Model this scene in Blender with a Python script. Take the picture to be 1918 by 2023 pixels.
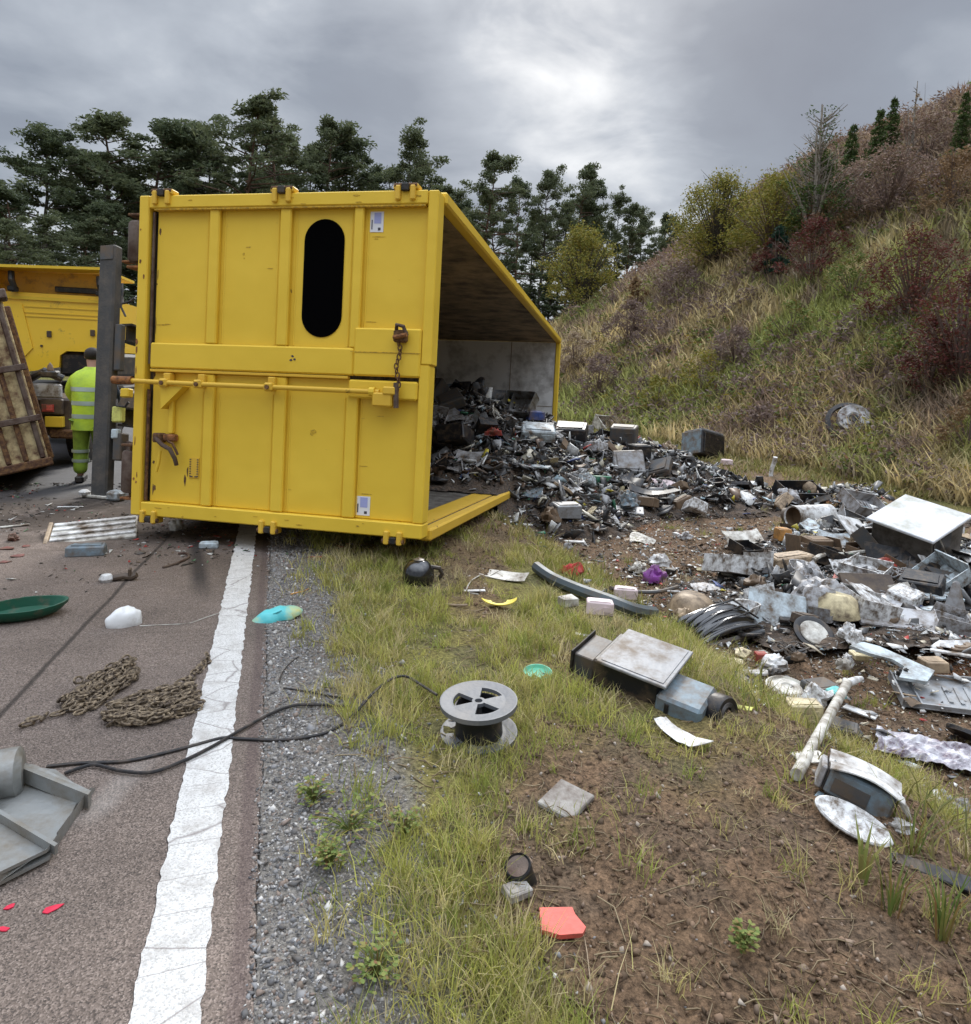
import bpy, math, random
import numpy as np
from mathutils import Matrix, Vector, noise as mn
R = math.radians
random.seed(7); rng = np.random.default_rng(11)
for o in list(bpy.data.objects): bpy.data.objects.remove(o)
scene = bpy.context.scene
col = scene.collection
# ------------------------------------------------------------------ camera
FPX, PX, PY, PITCH, ROLL, CH, YAW = 1376.6, 959.0, 893.5, .1169, .0423, 1.45, -.295
f0 = Vector((0, math.cos(PITCH), -math.sin(PITCH))); u0 = Vector((0, math.sin(PITCH), math.cos(PITCH))); r0 = Vector((1, 0, 0))
RR = math.cos(ROLL) * r0 + math.sin(ROLL) * u0
UU = -math.sin(ROLL) * r0 + math.cos(ROLL) * u0
cam_data = bpy.data.cameras.new('camera'); cam = bpy.data.objects.new('camera', cam_data); col.objects.link(cam)
cam.matrix_world = Matrix(((RR.x, UU.x, -f0.x, 0), (RR.y, UU.y, -f0.y, 0), (RR.z, UU.z, -f0.z, CH), (0, 0, 0, 1)))
cam_data.sensor_width = 36; cam_data.sensor_fit = 'HORIZONTAL'; cam_data.lens = 36 * FPX / 1918
cam_data.shift_y = -(1011.5 - PY) / 1918; cam_data.clip_start = .05; cam_data.clip_end = 2000
scene.camera = cam
# ------------------------------------------------------------------ world: overcast sky
SUN_EL, SUN_AZ = R(36), R(8)
sund = Vector((math.sin(SUN_AZ) * math.cos(SUN_EL), math.cos(SUN_AZ) * math.cos(SUN_EL), math.sin(SUN_EL)))
world = bpy.data.worlds.new('World'); scene.world = world; world.use_nodes = True
nt = world.node_tree; nt.nodes.clear()
def N(nt, typ, **kw):
    n = nt.nodes.new(typ)
    for k, v in kw.items():
        if k.startswith('i_'):
            key = k[2:]
            n.inputs[int(key) if key.isdigit() else key.replace('_', ' ')].default_value = v
        else: setattr(n, k, v)
    return n
def math_n(nt, op, a, b=None, c=None, clamp=False):
    n = nt.nodes.new('ShaderNodeMath'); n.operation = op; n.use_clamp = clamp
    for i, v in enumerate((a, b, c)):
        if v is None: continue
        if isinstance(v, (int, float)): n.inputs[i].default_value = v
        else: nt.links.new(v, n.inputs[i])
    return n.outputs[0]
def build_sky():
    L = nt.links.new
    out = N(nt, 'ShaderNodeOutputWorld'); bg = N(nt, 'ShaderNodeBackground'); bg.inputs['Strength'].default_value = .1
    L(bg.outputs[0], out.inputs[0])
    sky = N(nt, 'ShaderNodeTexSky', sky_type='NISHITA'); sky.sun_disc = False; sky.sun_elevation = SUN_EL; sky.sun_rotation = SUN_AZ
    tc = N(nt, 'ShaderNodeTexCoord'); D = tc.outputs['Generated']
    sep = N(nt, 'ShaderNodeSeparateXYZ'); L(D, sep.inputs[0])
    zz = math_n(nt, 'MAXIMUM', sep.outputs[2], 0.0)
    den = math_n(nt, 'ADD', zz, .22)
    comb = N(nt, 'ShaderNodeCombineXYZ')
    L(math_n(nt, 'DIVIDE', sep.outputs[0], den), comb.inputs[0]); L(math_n(nt, 'DIVIDE', sep.outputs[1], den), comb.inputs[1])
    def noise(scale, detail, off, dist=.0, rough=.5):
        mp = N(nt, 'ShaderNodeMapping'); mp.inputs['Location'].default_value = off; L(comb.outputs[0], mp.inputs[0])
        mp.inputs['Scale'].default_value = (.95, 1.05, 1)
        n = N(nt, 'ShaderNodeTexNoise'); n.inputs['Scale'].default_value = scale; n.inputs['Detail'].default_value = detail
        n.inputs['Distortion'].default_value = dist; n.inputs['Roughness'].default_value = rough
        L(mp.outputs[0], n.inputs[0]); return n.outputs[0]
    n1 = noise(1.5, 7, (3.1, .7, 0), .25, .50); n2 = noise(3.6, 7, (8.0, 2.0, 0), .35, .52)
    base = math_n(nt, 'ADD', math_n(nt, 'MULTIPLY', n1, .75), math_n(nt, 'MULTIPLY', n2, .25))
    base = math_n(nt, 'MULTIPLY_ADD', math_n(nt, 'SUBTRACT', base, .5), 1.8, .49)
    def lobe(px, py, k, amp):            # a broad patch of thinner or thicker cloud in one direction of the sky
        d = (f0 + RR * (px - PX) / FPX - UU * (py - PY) / FPX).normalized()
        v = N(nt, 'ShaderNodeVectorMath', operation='DOT_PRODUCT'); L(D, v.inputs[0]); v.inputs[1].default_value = d
        p = math_n(nt, 'POWER', math_n(nt, 'MAXIMUM', v.outputs['Value'], 0.0), k)
        return math_n(nt, 'MULTIPLY', p, math_n(nt, 'MULTIPLY_ADD', math_n(nt, 'SUBTRACT', n2, .5), 3.2 * amp, amp))
    for a in ((1120, -140, 50, .34), (1060, 60, 200, .05), (1330, 330, 120, .20), (1180, 330, 90, .08), (1520, 140, 50, -.20), (830, 230, 110, -.16), (60, 130, 60, -.08), (560, 70, 300, .14), (1850, 60, 80, -.12), (1900, 280, 150, .10), (150, 330, 80, .10)):
        base = math_n(nt, 'ADD', base, lobe(*a))
    ramp = N(nt, 'ShaderNodeValToRGB'); L(base, ramp.inputs[0])
    cr = ramp.color_ramp; cr.elements[0].position = 0.0; cr.elements[0].color = (.185, .20, .24, 1)
    cr.elements[1].position = 1.0; cr.elements[1].color = (.78, .79, .80, 1)
    e = cr.elements.new(.34); e.color = (.235, .260, .305, 1)
    e = cr.elements.new(.62); e.color = (.40, .43, .475, 1)
    # an overcast sky grows brighter towards the zenith
    zl = math_n(nt, 'MULTIPLY_ADD', math_n(nt, 'POWER', math_n(nt, 'MAXIMUM', math_n(nt, 'MULTIPLY_ADD', sep.outputs[2], 1.9, -.85), 0.0), 1.0), ZEN, 10.0)
    sc = N(nt, 'ShaderNodeVectorMath', operation='SCALE'); L(ramp.outputs[0], sc.inputs[0]); L(zl, sc.inputs['Scale'])
    mix = N(nt, 'ShaderNodeMix', data_type='RGBA'); mix.inputs['Factor'].default_value = .93
    L(sky.outputs[0], mix.inputs[6]); L(sc.outputs[0], mix.inputs[7])
    L(mix.outputs[2], bg.inputs['Color'])
ZEN = 60.0
build_sky()
sl = bpy.data.lights.new('sun', 'SUN'); sl.energy = 1.9; sl.angle = R(14); sl.color = (1, .96, .9)
so = bpy.data.objects.new('sun', sl); col.objects.link(so); so.rotation_euler = sund.to_track_quat('Z', 'Y').to_euler()
vs = scene.view_settings; vs.view_transform = 'Standard'; vs.look = 'None'; vs.exposure = .35; vs.gamma = 1; vs.use_curve_mapping = False

# ------------------------------------------------------------------ coordinates
CY, SY = math.cos(YAW), math.sin(YAW)
def st2w(s, t, z=0): return Vector((s * CY + t * SY, -s * SY + t * CY, z))
def w2st(x, y): return x * CY - y * SY, x * SY + y * CY
# tipped container: own axes (b right, a inward, c up)
cO = Vector((-2.793, 5.451, .194)); ca = Vector((.2074, .9752, -.077)).normalized()
cc = Vector((.008, .077, .997)); cc = (cc - ca * cc.dot(ca)).normalized(); cb = ca.cross(cc).normalized()
CM = Matrix(((cb.x, ca.x, cc.x, cO.x), (cb.y, ca.y, cc.y, cO.y), (cb.z, ca.z, cc.z, cO.z), (0, 0, 0, 1)))
CMI = CM.inverted()
CHH, CW, CL = 2.424, 2.5, 8.25
def sm(x, a, b):
    t = np.clip((x - a) / (b - a), 0, 1); return t * t * (3 - 2 * t)
# value noise in numpy
_P = rng.random((64, 64))
def vn(x, y):
    xi = np.floor(x).astype(int); yi = np.floor(y).astype(int); fx = x - xi; fy = y - yi
    fx = fx * fx * (3 - 2 * fx); fy = fy * fy * (3 - 2 * fy)
    g = lambda i, j: _P[i & 63, j & 63]
    return (g(xi, yi) * (1 - fx) * (1 - fy) + g(xi + 1, yi) * fx * (1 - fy) + g(xi, yi + 1) * (1 - fx) * fy + g(xi + 1, yi + 1) * fx * fy)
def fbm(x, y, o=4):
    v = 0; a = .5; n = 0
    for i in range(o):
        v = v + a * vn(x + 17.3 * i, y + 5.1 * i); n += a; a *= .5; x = x * 2.03; y = y * 2.03
    return v / n
def terrain(x, y):
    x = np.asarray(x, float); y = np.asarray(y, float)
    s = x * CY - y * SY; t = x * SY + y * CY
    z = -.09 * sm(s, .3, 2.0) - .36 * sm(s, 2.0, 3.1) + .22 * sm(s, 8.2, 10.8)
    sl = np.maximum(s - 10.4, 0)
    up = np.minimum(.80 * sl - .35 * (1 - np.exp(-sl / .9)), 14.6 + .10 * (s - 28))
    kk = 1 - .93 * sm(t, 30, 78)
    z = z + up * kk
    # uneven ground
    am = sm(s, .25, 1.2)
    z = z + am * (.05 * (fbm(s * 1.3, t * 1.3) - .5) + .035 * (fbm(s * 6, t * 6, 3) - .5))
    z = z + sm(s, 11, 16) * (1.3 * (fbm(s * .22 + 9, t * .22) - .5) + .5 * (fbm(s * .9, t * .9) - .5))
    soil = soilmask(s, t)
    z = z + soil * (.055 * (fbm(s * 14, t * 14, 4) - .5) + .02 + .035 * (fbm(s * 5 + 8, t * 2.2, 2) - .5))
    # verge on the far side of the road
    l = np.maximum(-8.3 - s, 0)
    z = np.where(s < -.04, -.03 + np.minimum(l * .05, .5) + .12 * sm(l, 0, 2) * (fbm(s * .8, t * .8) - .5), z)
    return z
def soilmask(s, t):
    n = fbm(s * 1.1 + 3, t * 1.1) - .5
    edge = .62 + .55 * sm(t, 1.6, 3.2) + .3 * n
    a = sm(s, edge - .08, edge + .12) * (1 - .75 * sm(t, 2.15 + 1.8 * n, 2.9 + 1.8 * n)) * (1 - sm(t, 2.9 + 1.2 * n, 3.4 + 1.2 * n)) * (1 - sm(s, 2.35, 2.8))
    b = sm(fbm(s * .9 + 20, t * .9 + 4) - .5, .02, .10) * sm(s, .8, 1.4) * (1 - sm(s, 2.4, 3)) * .8 * sm(t, 2, 3)
    c = sm(s, 2.5, 3.2) * (1 - sm(s, 9.0 + 2 * n, 10.4 + 2 * n))
    return np.maximum(np.maximum(a, b), c)
# heaps of scrap: inside the container, spilled from it, and the heap on the right
def loc(h, l): v = CM @ Vector((h, l, 0)); return v.x, v.y
HEAPS = []
def heap(h, l, amp, sh, slg): HEAPS.append((h, l, amp, sh, slg))
heap(.9, 6.0, 1.08, 1.2, 2.0); heap(2.0, 5.7, .58, 1.0, 1.6); heap(3.7, 7.0, .72, 1.3, 1.5); heap(4.9, 6.7, .30, 1.1, 1.2); heap(3.0, 4.4, .22, 1.0, 1.6)
RH = []      # heap on the right, world positions
def gz0(x, y): return float(terrain(np.array([x]), np.array([y]))[0])
def mound(x, y):
    x = np.asarray(x, float); y = np.asarray(y, float)
    dx = x - cO.x; dy = y - cO.y
    h = dx * cb.x + dy * cb.y; l = dx * ca.x + dy * ca.y
    m = np.zeros_like(h)
    for (hh, ll, a, sh, s2) in HEAPS: m = m + a * np.exp(-((h - hh) / sh) ** 2 - ((l - ll) / s2) ** 2)
    m = np.maximum(m - .06, 0)
    for (wx, wy, a, r1, r2) in RH:
        s = (x - wx) * CY - (y - wy) * SY; t = (x - wx) * SY + (y - wy) * CY
        m = m + a * np.exp(-(s / r1) ** 2 - (t / r2) ** 2)
    return m
def infoot(x, y):
    dx = x - cO.x; dy = y - cO.y
    h = dx * cb.x + dy * cb.y; l = dx * ca.x + dy * ca.y
    return (h > .0) & (h < CHH) & (l > 0.0) & (l < CL), h, l
def surf(x, y):
    """ground, or container floor plate, plus scrap heap"""
    x = np.atleast_1d(np.asarray(x, float)); y = np.atleast_1d(np.asarray(y, float))
    z = terrain(x, y); ins, h, l = infoot(x, y)
    fl = cO.z + h * cb.z + l * ca.z + .07
    sr, tr_ = w2st(x, y); z = np.where((sr < -.04) & (sr > -8.1), np.maximum(z, 0.), z)
    z = np.where(ins, np.maximum(z, fl), z)
    m = mound(x, y)
    # the spill leans against the rim: its foot falls gently from the container floor to the ground
    out = (h >= CHH) & (h < CHH + 1.6) & (l > 2.2) & (l < CL + .5); u = np.clip((h - CHH) / 1.6, 0, 1); wgt = sm(m, .05, .35) * (1 - sm(l, CL - .4, CL + .5)) * sm(l, 2.2, 3.4)
    z = np.where(out, z + np.maximum(fl + .06 - z, 0) * (1 - sm(u, 0, 1)) * wgt, z)
    # inside the container the heap leans on the floor plate
    return z + m + (m > .04) * .10 * (fbm(x * 3.1, y * 3.1, 3) - .45)
def rayd(px, py): return f0 + RR * (px - PX) / FPX - UU * (py - PY) / FPX
def atd(px, py, dep): return Vector((0, 0, CH)) + rayd(px, py) * dep
def G(px, py, fn=None):
    """the place on the ground (or heap) that is seen at this place of the photograph"""
    d = rayd(px, py); ks = np.geomspace(1.0, 140, 2500)
    X = d.x * ks; Y = d.y * ks; Z = CH + d.z * ks
    g = (fn or surf)(X, Y)
    i = np.argmax(Z <= g)
    if Z[i] > g[i]: i = len(ks) - 1
    k = ks[i]; return Vector((d.x * k, d.y * k, float(g[i])))
def dep(p): return (p - Vector((0, 0, CH))).dot(f0)
def flat(x, y): return terrain(x, y)
p1 = G(1790, 1115, flat); p2 = G(1620, 1200, flat); p3 = G(1700, 1010, flat); p4 = G(1880, 1330, flat)
RH += [(p1.x, p1.y, .36, 1.1, 1.0), (p2.x, p2.y, .18, 1.3, .7), (p3.x, p3.y, .30, 1.1, 1.0), (p4.x, p4.y, .12, 1.0, .7)]

# ------------------------------------------------------------------ materials
def srgb(r, g, b):
    f = lambda c: ((c / 255 + .055) / 1.055) ** 2.4 if c > 10 else c / 255 / 12.92
    return (f(r), f(g), f(b))
def principled(name):
    m = bpy.data.materials.new(name); m.use_nodes = True; n = m.node_tree
    b = n.nodes['Principled BSDF']; return m, n, b
def hexc(c, k=1): return (c[0] * k, c[1] * k, c[2] * k, 1)
def mat(name, c, rough=.6, metal=0, dirt=None, dirt_amt=.35, dirt_scale=6, var=.15, var_scale=2.5, bump=.15, bump_scale=40, dist=.01, spec=.4, coat=0, world_coord=False):
    m, n, b = principled(name); L = n.links.new
    tc = N(n, 'ShaderNodeTexCoord'); co = tc.outputs['Object']
    oi = N(n, 'ShaderNodeObjectInfo')
    add = N(n, 'ShaderNodeVectorMath', operation='ADD'); L(co, add.inputs[0]); L(oi.outputs['Location'], add.inputs[1]); co = add.outputs[0]
    nv = N(n, 'ShaderNodeTexNoise', i_Scale=var_scale, i_Detail=4.0); L(co, nv.inputs[0])
    mx = N(n, 'ShaderNodeMix', data_type='RGBA'); mx.inputs[6].default_value = hexc(c, 1 - var); mx.inputs[7].default_value = hexc(c, 1 + var)
    L(nv.outputs[0], mx.inputs[0]); outc = mx.outputs[2]
    nd = N(n, 'ShaderNodeTexNoise', i_Scale=dirt_scale, i_Detail=8.0, i_Roughness=.68); L(co, nd.inputs[0])
    if dirt:
        rp = N(n, 'ShaderNodeValToRGB'); L(nd.outputs[0], rp.inputs[0])
        rp.color_ramp.elements[0].position = .66 - dirt_amt * .5; rp.color_ramp.elements[0].color = (0, 0, 0, 1)
        rp.color_ramp.elements[1].position = .84 - dirt_amt * .4; rp.color_ramp.elements[1].color = (1, 1, 1, 1)
        m2 = N(n, 'ShaderNodeMix', data_type='RGBA'); L(rp.outputs[0], m2.inputs[0]); L(outc, m2.inputs[6]); m2.inputs[7].default_value = hexc(dirt); outc = m2.outputs[2]
    L(outc, b.inputs['Base Color'])
    b.inputs['Metallic'].default_value = metal; b.inputs['Specular IOR Level'].default_value = spec
    b.inputs['Coat Weight'].default_value = coat
    rr = N(n, 'ShaderNodeMapRange'); rr.inputs[3].default_value = max(rough - .12, .05); rr.inputs[4].default_value = min(rough + .15, 1); L(nd.outputs[0], rr.inputs[0]); L(rr.outputs[0], b.inputs['Roughness'])
    if bump:
        nb = N(n, 'ShaderNodeTexNoise', i_Scale=bump_scale, i_Detail=5.0); L(co, nb.inputs[0])
        bp = N(n, 'ShaderNodeBump'); bp.inputs['Strength'].default_value = bump; bp.inputs['Distance'].default_value = dist; L(nb.outputs[0], bp.inputs['Height']); L(bp.outputs[0], b.inputs['Normal'])
    return m
def paint_yellow(name, c, worn=.0):
    """yellow container paint: big faded areas, fine scratches, dents, rust where worn"""
    m, n, b = principled(name); L = n.links.new
    tc = N(n, 'ShaderNodeTexCoord'); co = tc.outputs['Object']
    n1 = N(n, 'ShaderNodeTexNoise', i_Scale=1.3, i_Detail=6.0, i_Roughness=.6); L(co, n1.inputs[0])
    mx = N(n, 'ShaderNodeMix', data_type='RGBA'); L(n1.outputs[0], mx.inputs[0]); mx.inputs[6].default_value = hexc(c, .84); mx.inputs[7].default_value = (c[0] * 1.06, c[1] * 1.10, c[2] * 1.7, 1)
    mp = N(n, 'ShaderNodeMapping'); mp.inputs['Scale'].default_value = (3.0, 3.0, 30); L(co, mp.inputs[0])
    n2 = N(n, 'ShaderNodeTexNoise', i_Scale=3.0, i_Detail=7.0, i_Roughness=.75); L(mp.outputs[0], n2.inputs[0])
    r2 = N(n, 'ShaderNodeValToRGB'); r2.color_ramp.elements[0].position = .69 - worn * .14; r2.color_ramp.elements[1].position = .74 - worn * .1; L(n2.outputs[0], r2.inputs[0])
    m2 = N(n, 'ShaderNodeMix', data_type='RGBA'); L(r2.outputs[0], m2.inputs[0]); L(mx.outputs[2], m2.inputs[6]); m2.inputs[7].default_value = (.30, .16, .035, 1)
    n3 = N(n, 'ShaderNodeTexNoise', i_Scale=9.0, i_Detail=10.0, i_Roughness=.7); L(co, n3.inputs[0])
    r3 = N(n, 'ShaderNodeValToRGB'); r3.color_ramp.elements[0].position = .70 - worn * .2; r3.color_ramp.elements[1].position = .75 - worn * .16; L(n3.outputs[0], r3.inputs[0])
    m3 = N(n, 'ShaderNodeMix', data_type='RGBA'); L(r3.outputs[0], m3.inputs[0]); L(m2.outputs[2], m3.inputs[6]); m3.inputs[7].default_value = (.10, .045, .02, 1)
    L(m3.outputs[2], b.inputs['Base Color'])
    rr = N(n, 'ShaderNodeMapRange'); rr.inputs[3].default_value = .38; rr.inputs[4].default_value = .62; L(n1.outputs[0], rr.inputs[0]); L(rr.outputs[0], b.inputs['Roughness'])
    b.inputs['Specular IOR Level'].default_value = .35
    nb = N(n, 'ShaderNodeTexNoise', i_Scale=2.2, i_Detail=2.0); L(co, nb.inputs[0])
    nb2 = N(n, 'ShaderNodeTexNoise', i_Scale=90.0, i_Detail=3.0); L(co, nb2.inputs[0])
    bp = N(n, 'ShaderNodeBump'); bp.inputs['Strength'].default_value = .5; bp.inputs['Distance'].default_value = .035; L(nb.outputs[0], bp.inputs['Height'])
    bp2 = N(n, 'ShaderNodeBump'); bp2.inputs['Strength'].default_value = .12; bp2.inputs['Distance'].default_value = .004; L(nb2.outputs[0], bp2.inputs['Height']); L(bp.outputs[0], bp2.inputs['Normal'])
    L(bp2.outputs[0], b.inputs['Normal'])
    return m
YEL = (.80, .525, .034)
M = {}
M['yellow'] = paint_yellow('yellow_paint', YEL, .07)
M['yellow_worn'] = paint_yellow('worn_yellow_paint', (.72, .44, .035), .34)
M['yellow_truck'] = mat('truck_yellow_paint', (.88, .56, .035), .35, 0, (.2, .13, .04), .1, 8, .06, 2, .05, coat=.3)
M['rust'] = mat('rusty_steel', (.075, .035, .022), .85, .1, (.22, .12, .05), .5, 30, .4, 12, .6, 80)
M['orange_rust'] = mat('orange_rusty_steel', (.32, .13, .04), .8, 0, (.09, .04, .02), .5, 20, .3, 12, .5, 80)
M['brown_steel'] = mat('brown_worn_steel', (.13, .095, .075), .6, .3, (.06, .03, .02), .5, 9, .3, 6, .3, 60)
M['dark_beam'] = mat('dark_grey_steel', (.062, .060, .058), .7, .1, (.11, .095, .08), .45, 7, .25, 3, .4, 50)
M['black_steel'] = mat('black_dirty_steel', (.018, .018, .018), .6, .2, (.07, .055, .04), .5, 9, .3, 3, .3, 60)
M['void'] = mat('matt_black_paint', (.0022, .0022, .0026), 1.0, 0, None, bump=0, spec=.0)
M['liner_dark'] = mat('dirty_brown_steel_lining', (.27, .20, .12), .8, 0, (.07, .055, .035), .5, 3, .35, 1.2, .5, 20)
M['liner_grey'] = mat('scuffed_grey_white_steel', (.72, .71, .69), .6, 0, (.30, .28, .26), .42, 2.6, .2, 1, .3, 30)
M['liner_floor'] = mat('muddy_grey_steel', (.20, .185, .16), .75, 0, (.06, .05, .04), .65, 7, .3, 3, .5, 40)
M['sticker_white'] = mat('white_sticker', (.72, .73, .78), .5, 0, None, bump=0)
M['sticker_blue'] = mat('blue_sticker_print', (.35, .38, .68), .5, 0, None, bump=0)
M['ink'] = mat('dark_print', (.05, .045, .06), .6, 0, None, bump=0)
M['stain'] = mat('brown_stain', (.22, .13, .03), .8, 0, (.6, .38, .03), .7, 60, .3, 20, 0)
M['scratch'] = mat('scratched_metal', (.33, .20, .03), .7, 0, (.7, .43, .03), .5, 50, .3, 20, 0)
# debris colours
def dm(key, c, rough=.55, metal=0, dirt=(.12, .085, .055), amt=.5, spec=.4, coat=0, bump=.25):
    M[key] = mat('scrap_' + key, c, rough, metal, dirt, amt, 7, .14, 4, bump, 45, .006, spec, coat); return M[key]
dm('white', (.70, .70, .69)); dm('offwhite', (.60, .58, .52)); dm('cream', (.66, .56, .34)); dm('pale_blue', (.50, .57, .60))
dm('blue_grey', (.17, .23, .27), .5); dm('grey', (.27, .27, .275), .5); dm('light_grey', (.45, .45, .46), .5); dm('dark_grey', (.07, .072, .075), .5)
dm('black', (.016, .016, .018), .42, amt=.35); dm('gloss_black', (.008, .008, .010), .14, amt=.18, spec=.7, coat=.5, bump=.1)
dm('brown', (.17, .11, .065)); dm('dark_brown', (.055, .038, .030)); dm('tan', (.42, .31, .20)); dm('orange', (.62, .30, .08)); dm('red', (.48, .035, .03)); dm('coral', (.70, .12, .09), amt=.3)
dm('crimson', (.55, .015, .05), amt=.2); dm('green', (.02, .22, .12)); dm('mint', (.12, .46, .30), amt=.25); dm('dark_green', (.008, .075, .042), .35, amt=.25)
dm('turquoise', (.10, .50, .52), .4, dirt=(.5, .5, .2), amt=.38); dm('blue', (.03, .07, .25)); dm('purple', (.20, .04, .24)); dm('lime', (.62, .62, .16), amt=.3); dm('lemon', (.80, .64, .10), amt=.3); dm('pink', (.62, .50, .50), amt=.3)
dm('steel', (.40, .41, .42), .35, .8); dm('alu', (.30, .31, .32), .5, .3, (.16, .13, .10), .4); dm('reel_grey', (.125, .13, .14), .5, 0, (.20, .19, .18), .35); dm('concrete', (.36, .34, .31), .9, 0, (.13, .1, .08), .55, bump=.7)
M['tan_chain'] = mat('tan_rusty_chain', (.34, .26, .17), .7, .1, (.05, .035, .025), .62, 55, .3, 30, .4, 90)
M['cable'] = mat('black_rubber', (.018, .017, .018), .55, 0, (.09, .07, .055), .4, 20, .2, 6, .1)
M['bark_pine'] = mat('pine_bark', (.155, .085, .052), .9, 0, (.06, .042, .034), .55, 4, .35, 3, .6, 20, .03)
M['bark_dark'] = mat('dark_bark', (.06, .05, .04), .9, 0, (.12, .10, .08), .5, 4, .3, 3, .6, 20, .03)
M['bark_pale'] = mat('pale_bark', (.34, .30, .26), .9, 0, (.12, .10, .08), .45, 8, .3, 3, .5, 20, .02)

def leafmat(name, cols, rough=.7, trans=.25, attr=False):
    """foliage: colour varies from leaf to leaf and from clump to clump"""
    m, n, b = principled(name); L = n.links.new
    ge = N(n, 'ShaderNodeNewGeometry'); rp = N(n, 'ShaderNodeValToRGB'); L(ge.outputs['Random Per Island'], rp.inputs[0])
    el = rp.color_ramp.elements
    while len(el) < len(cols): el.new(.5)
    for i, c in enumerate(cols): el[i].position = i / (len(cols) - 1); el[i].color = hexc(c)
    outc = rp.outputs[0]
    if attr:
        at = N(n, 'ShaderNodeAttribute', attribute_name='Col'); mx = N(n, 'ShaderNodeMix', data_type='RGBA', blend_type='MULTIPLY'); mx.inputs[0].default_value = 1
        L(outc, mx.inputs[6]); L(at.outputs['Color'], mx.inputs[7]); outc = mx.outputs[2]
    L(outc, b.inputs['Base Color']); b.inputs['Roughness'].default_value = rough; b.inputs['Specular IOR Level'].default_value = .25
    tr = N(n, 'ShaderNodeBsdfTranslucent'); L(outc, tr.inputs[0]); ms = N(n, 'ShaderNodeMixShader'); ms.inputs[0].default_value = trans
    L(b.outputs[0], ms.inputs[1]); L(tr.outputs[0], ms.inputs[2]); L(ms.outputs[0], n.nodes['Material Output'].inputs[0]); return m
M['needles'] = leafmat('pine_needles', [(.085, .105, .055), (.12, .14, .065), (.10, .12, .068), (.18, .195, .10)], .7, .4)
M['needles_far'] = leafmat('dark_needles', [(.065, .085, .045), (.085, .108, .055), (.12, .14, .07)], .7, .4)
M['larch'] = leafmat('yellow_green_leaves', [(.20, .20, .035), (.30, .25, .05), (.15, .18, .04), (.38, .28, .06)])
M['spruce'] = leafmat('spruce_needles', [(.045, .075, .022), (.07, .11, .03), (.10, .14, .04)])
M['bluegreen'] = leafmat('blue_green_needles', [(.025, .06, .04), (.035, .08, .055), (.02, .05, .03)])
M['redleaf'] = leafmat('dark_red_leaves', [(.11, .030, .026), (.16, .040, .034), (.09, .045, .03), (.15, .085, .045)])
M['brownleaf'] = leafmat('dry_brown_leaves', [(.22, .14, .075), (.29, .185, .095), (.15, .10, .06)])
M['twig'] = leafmat('dry_purple_brown_twigs', [(.17, .12, .105), (.25, .18, .15), (.12, .085, .075)])
M['heather'] = leafmat('mauve_brown_heather', [(.24, .165, .13), (.31, .215, .165), (.17, .115, .095), (.26, .20, .11)])
M['palestem'] = leafmat('pale_dry_stems', [(.34, .26, .18), (.42, .33, .23), (.24, .18, .12)])
M['grass'] = leafmat('grass_blades', [(.80, .80, .80), (1.0, 1.0, 1.0), (1.25, 1.2, 1.1)], .6, .3, True)
M['weed'] = leafmat('green_weed_leaves', [(.10, .15, .035), (.15, .20, .05), (.24, .25, .07), (.22, .11, .05)])

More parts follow.
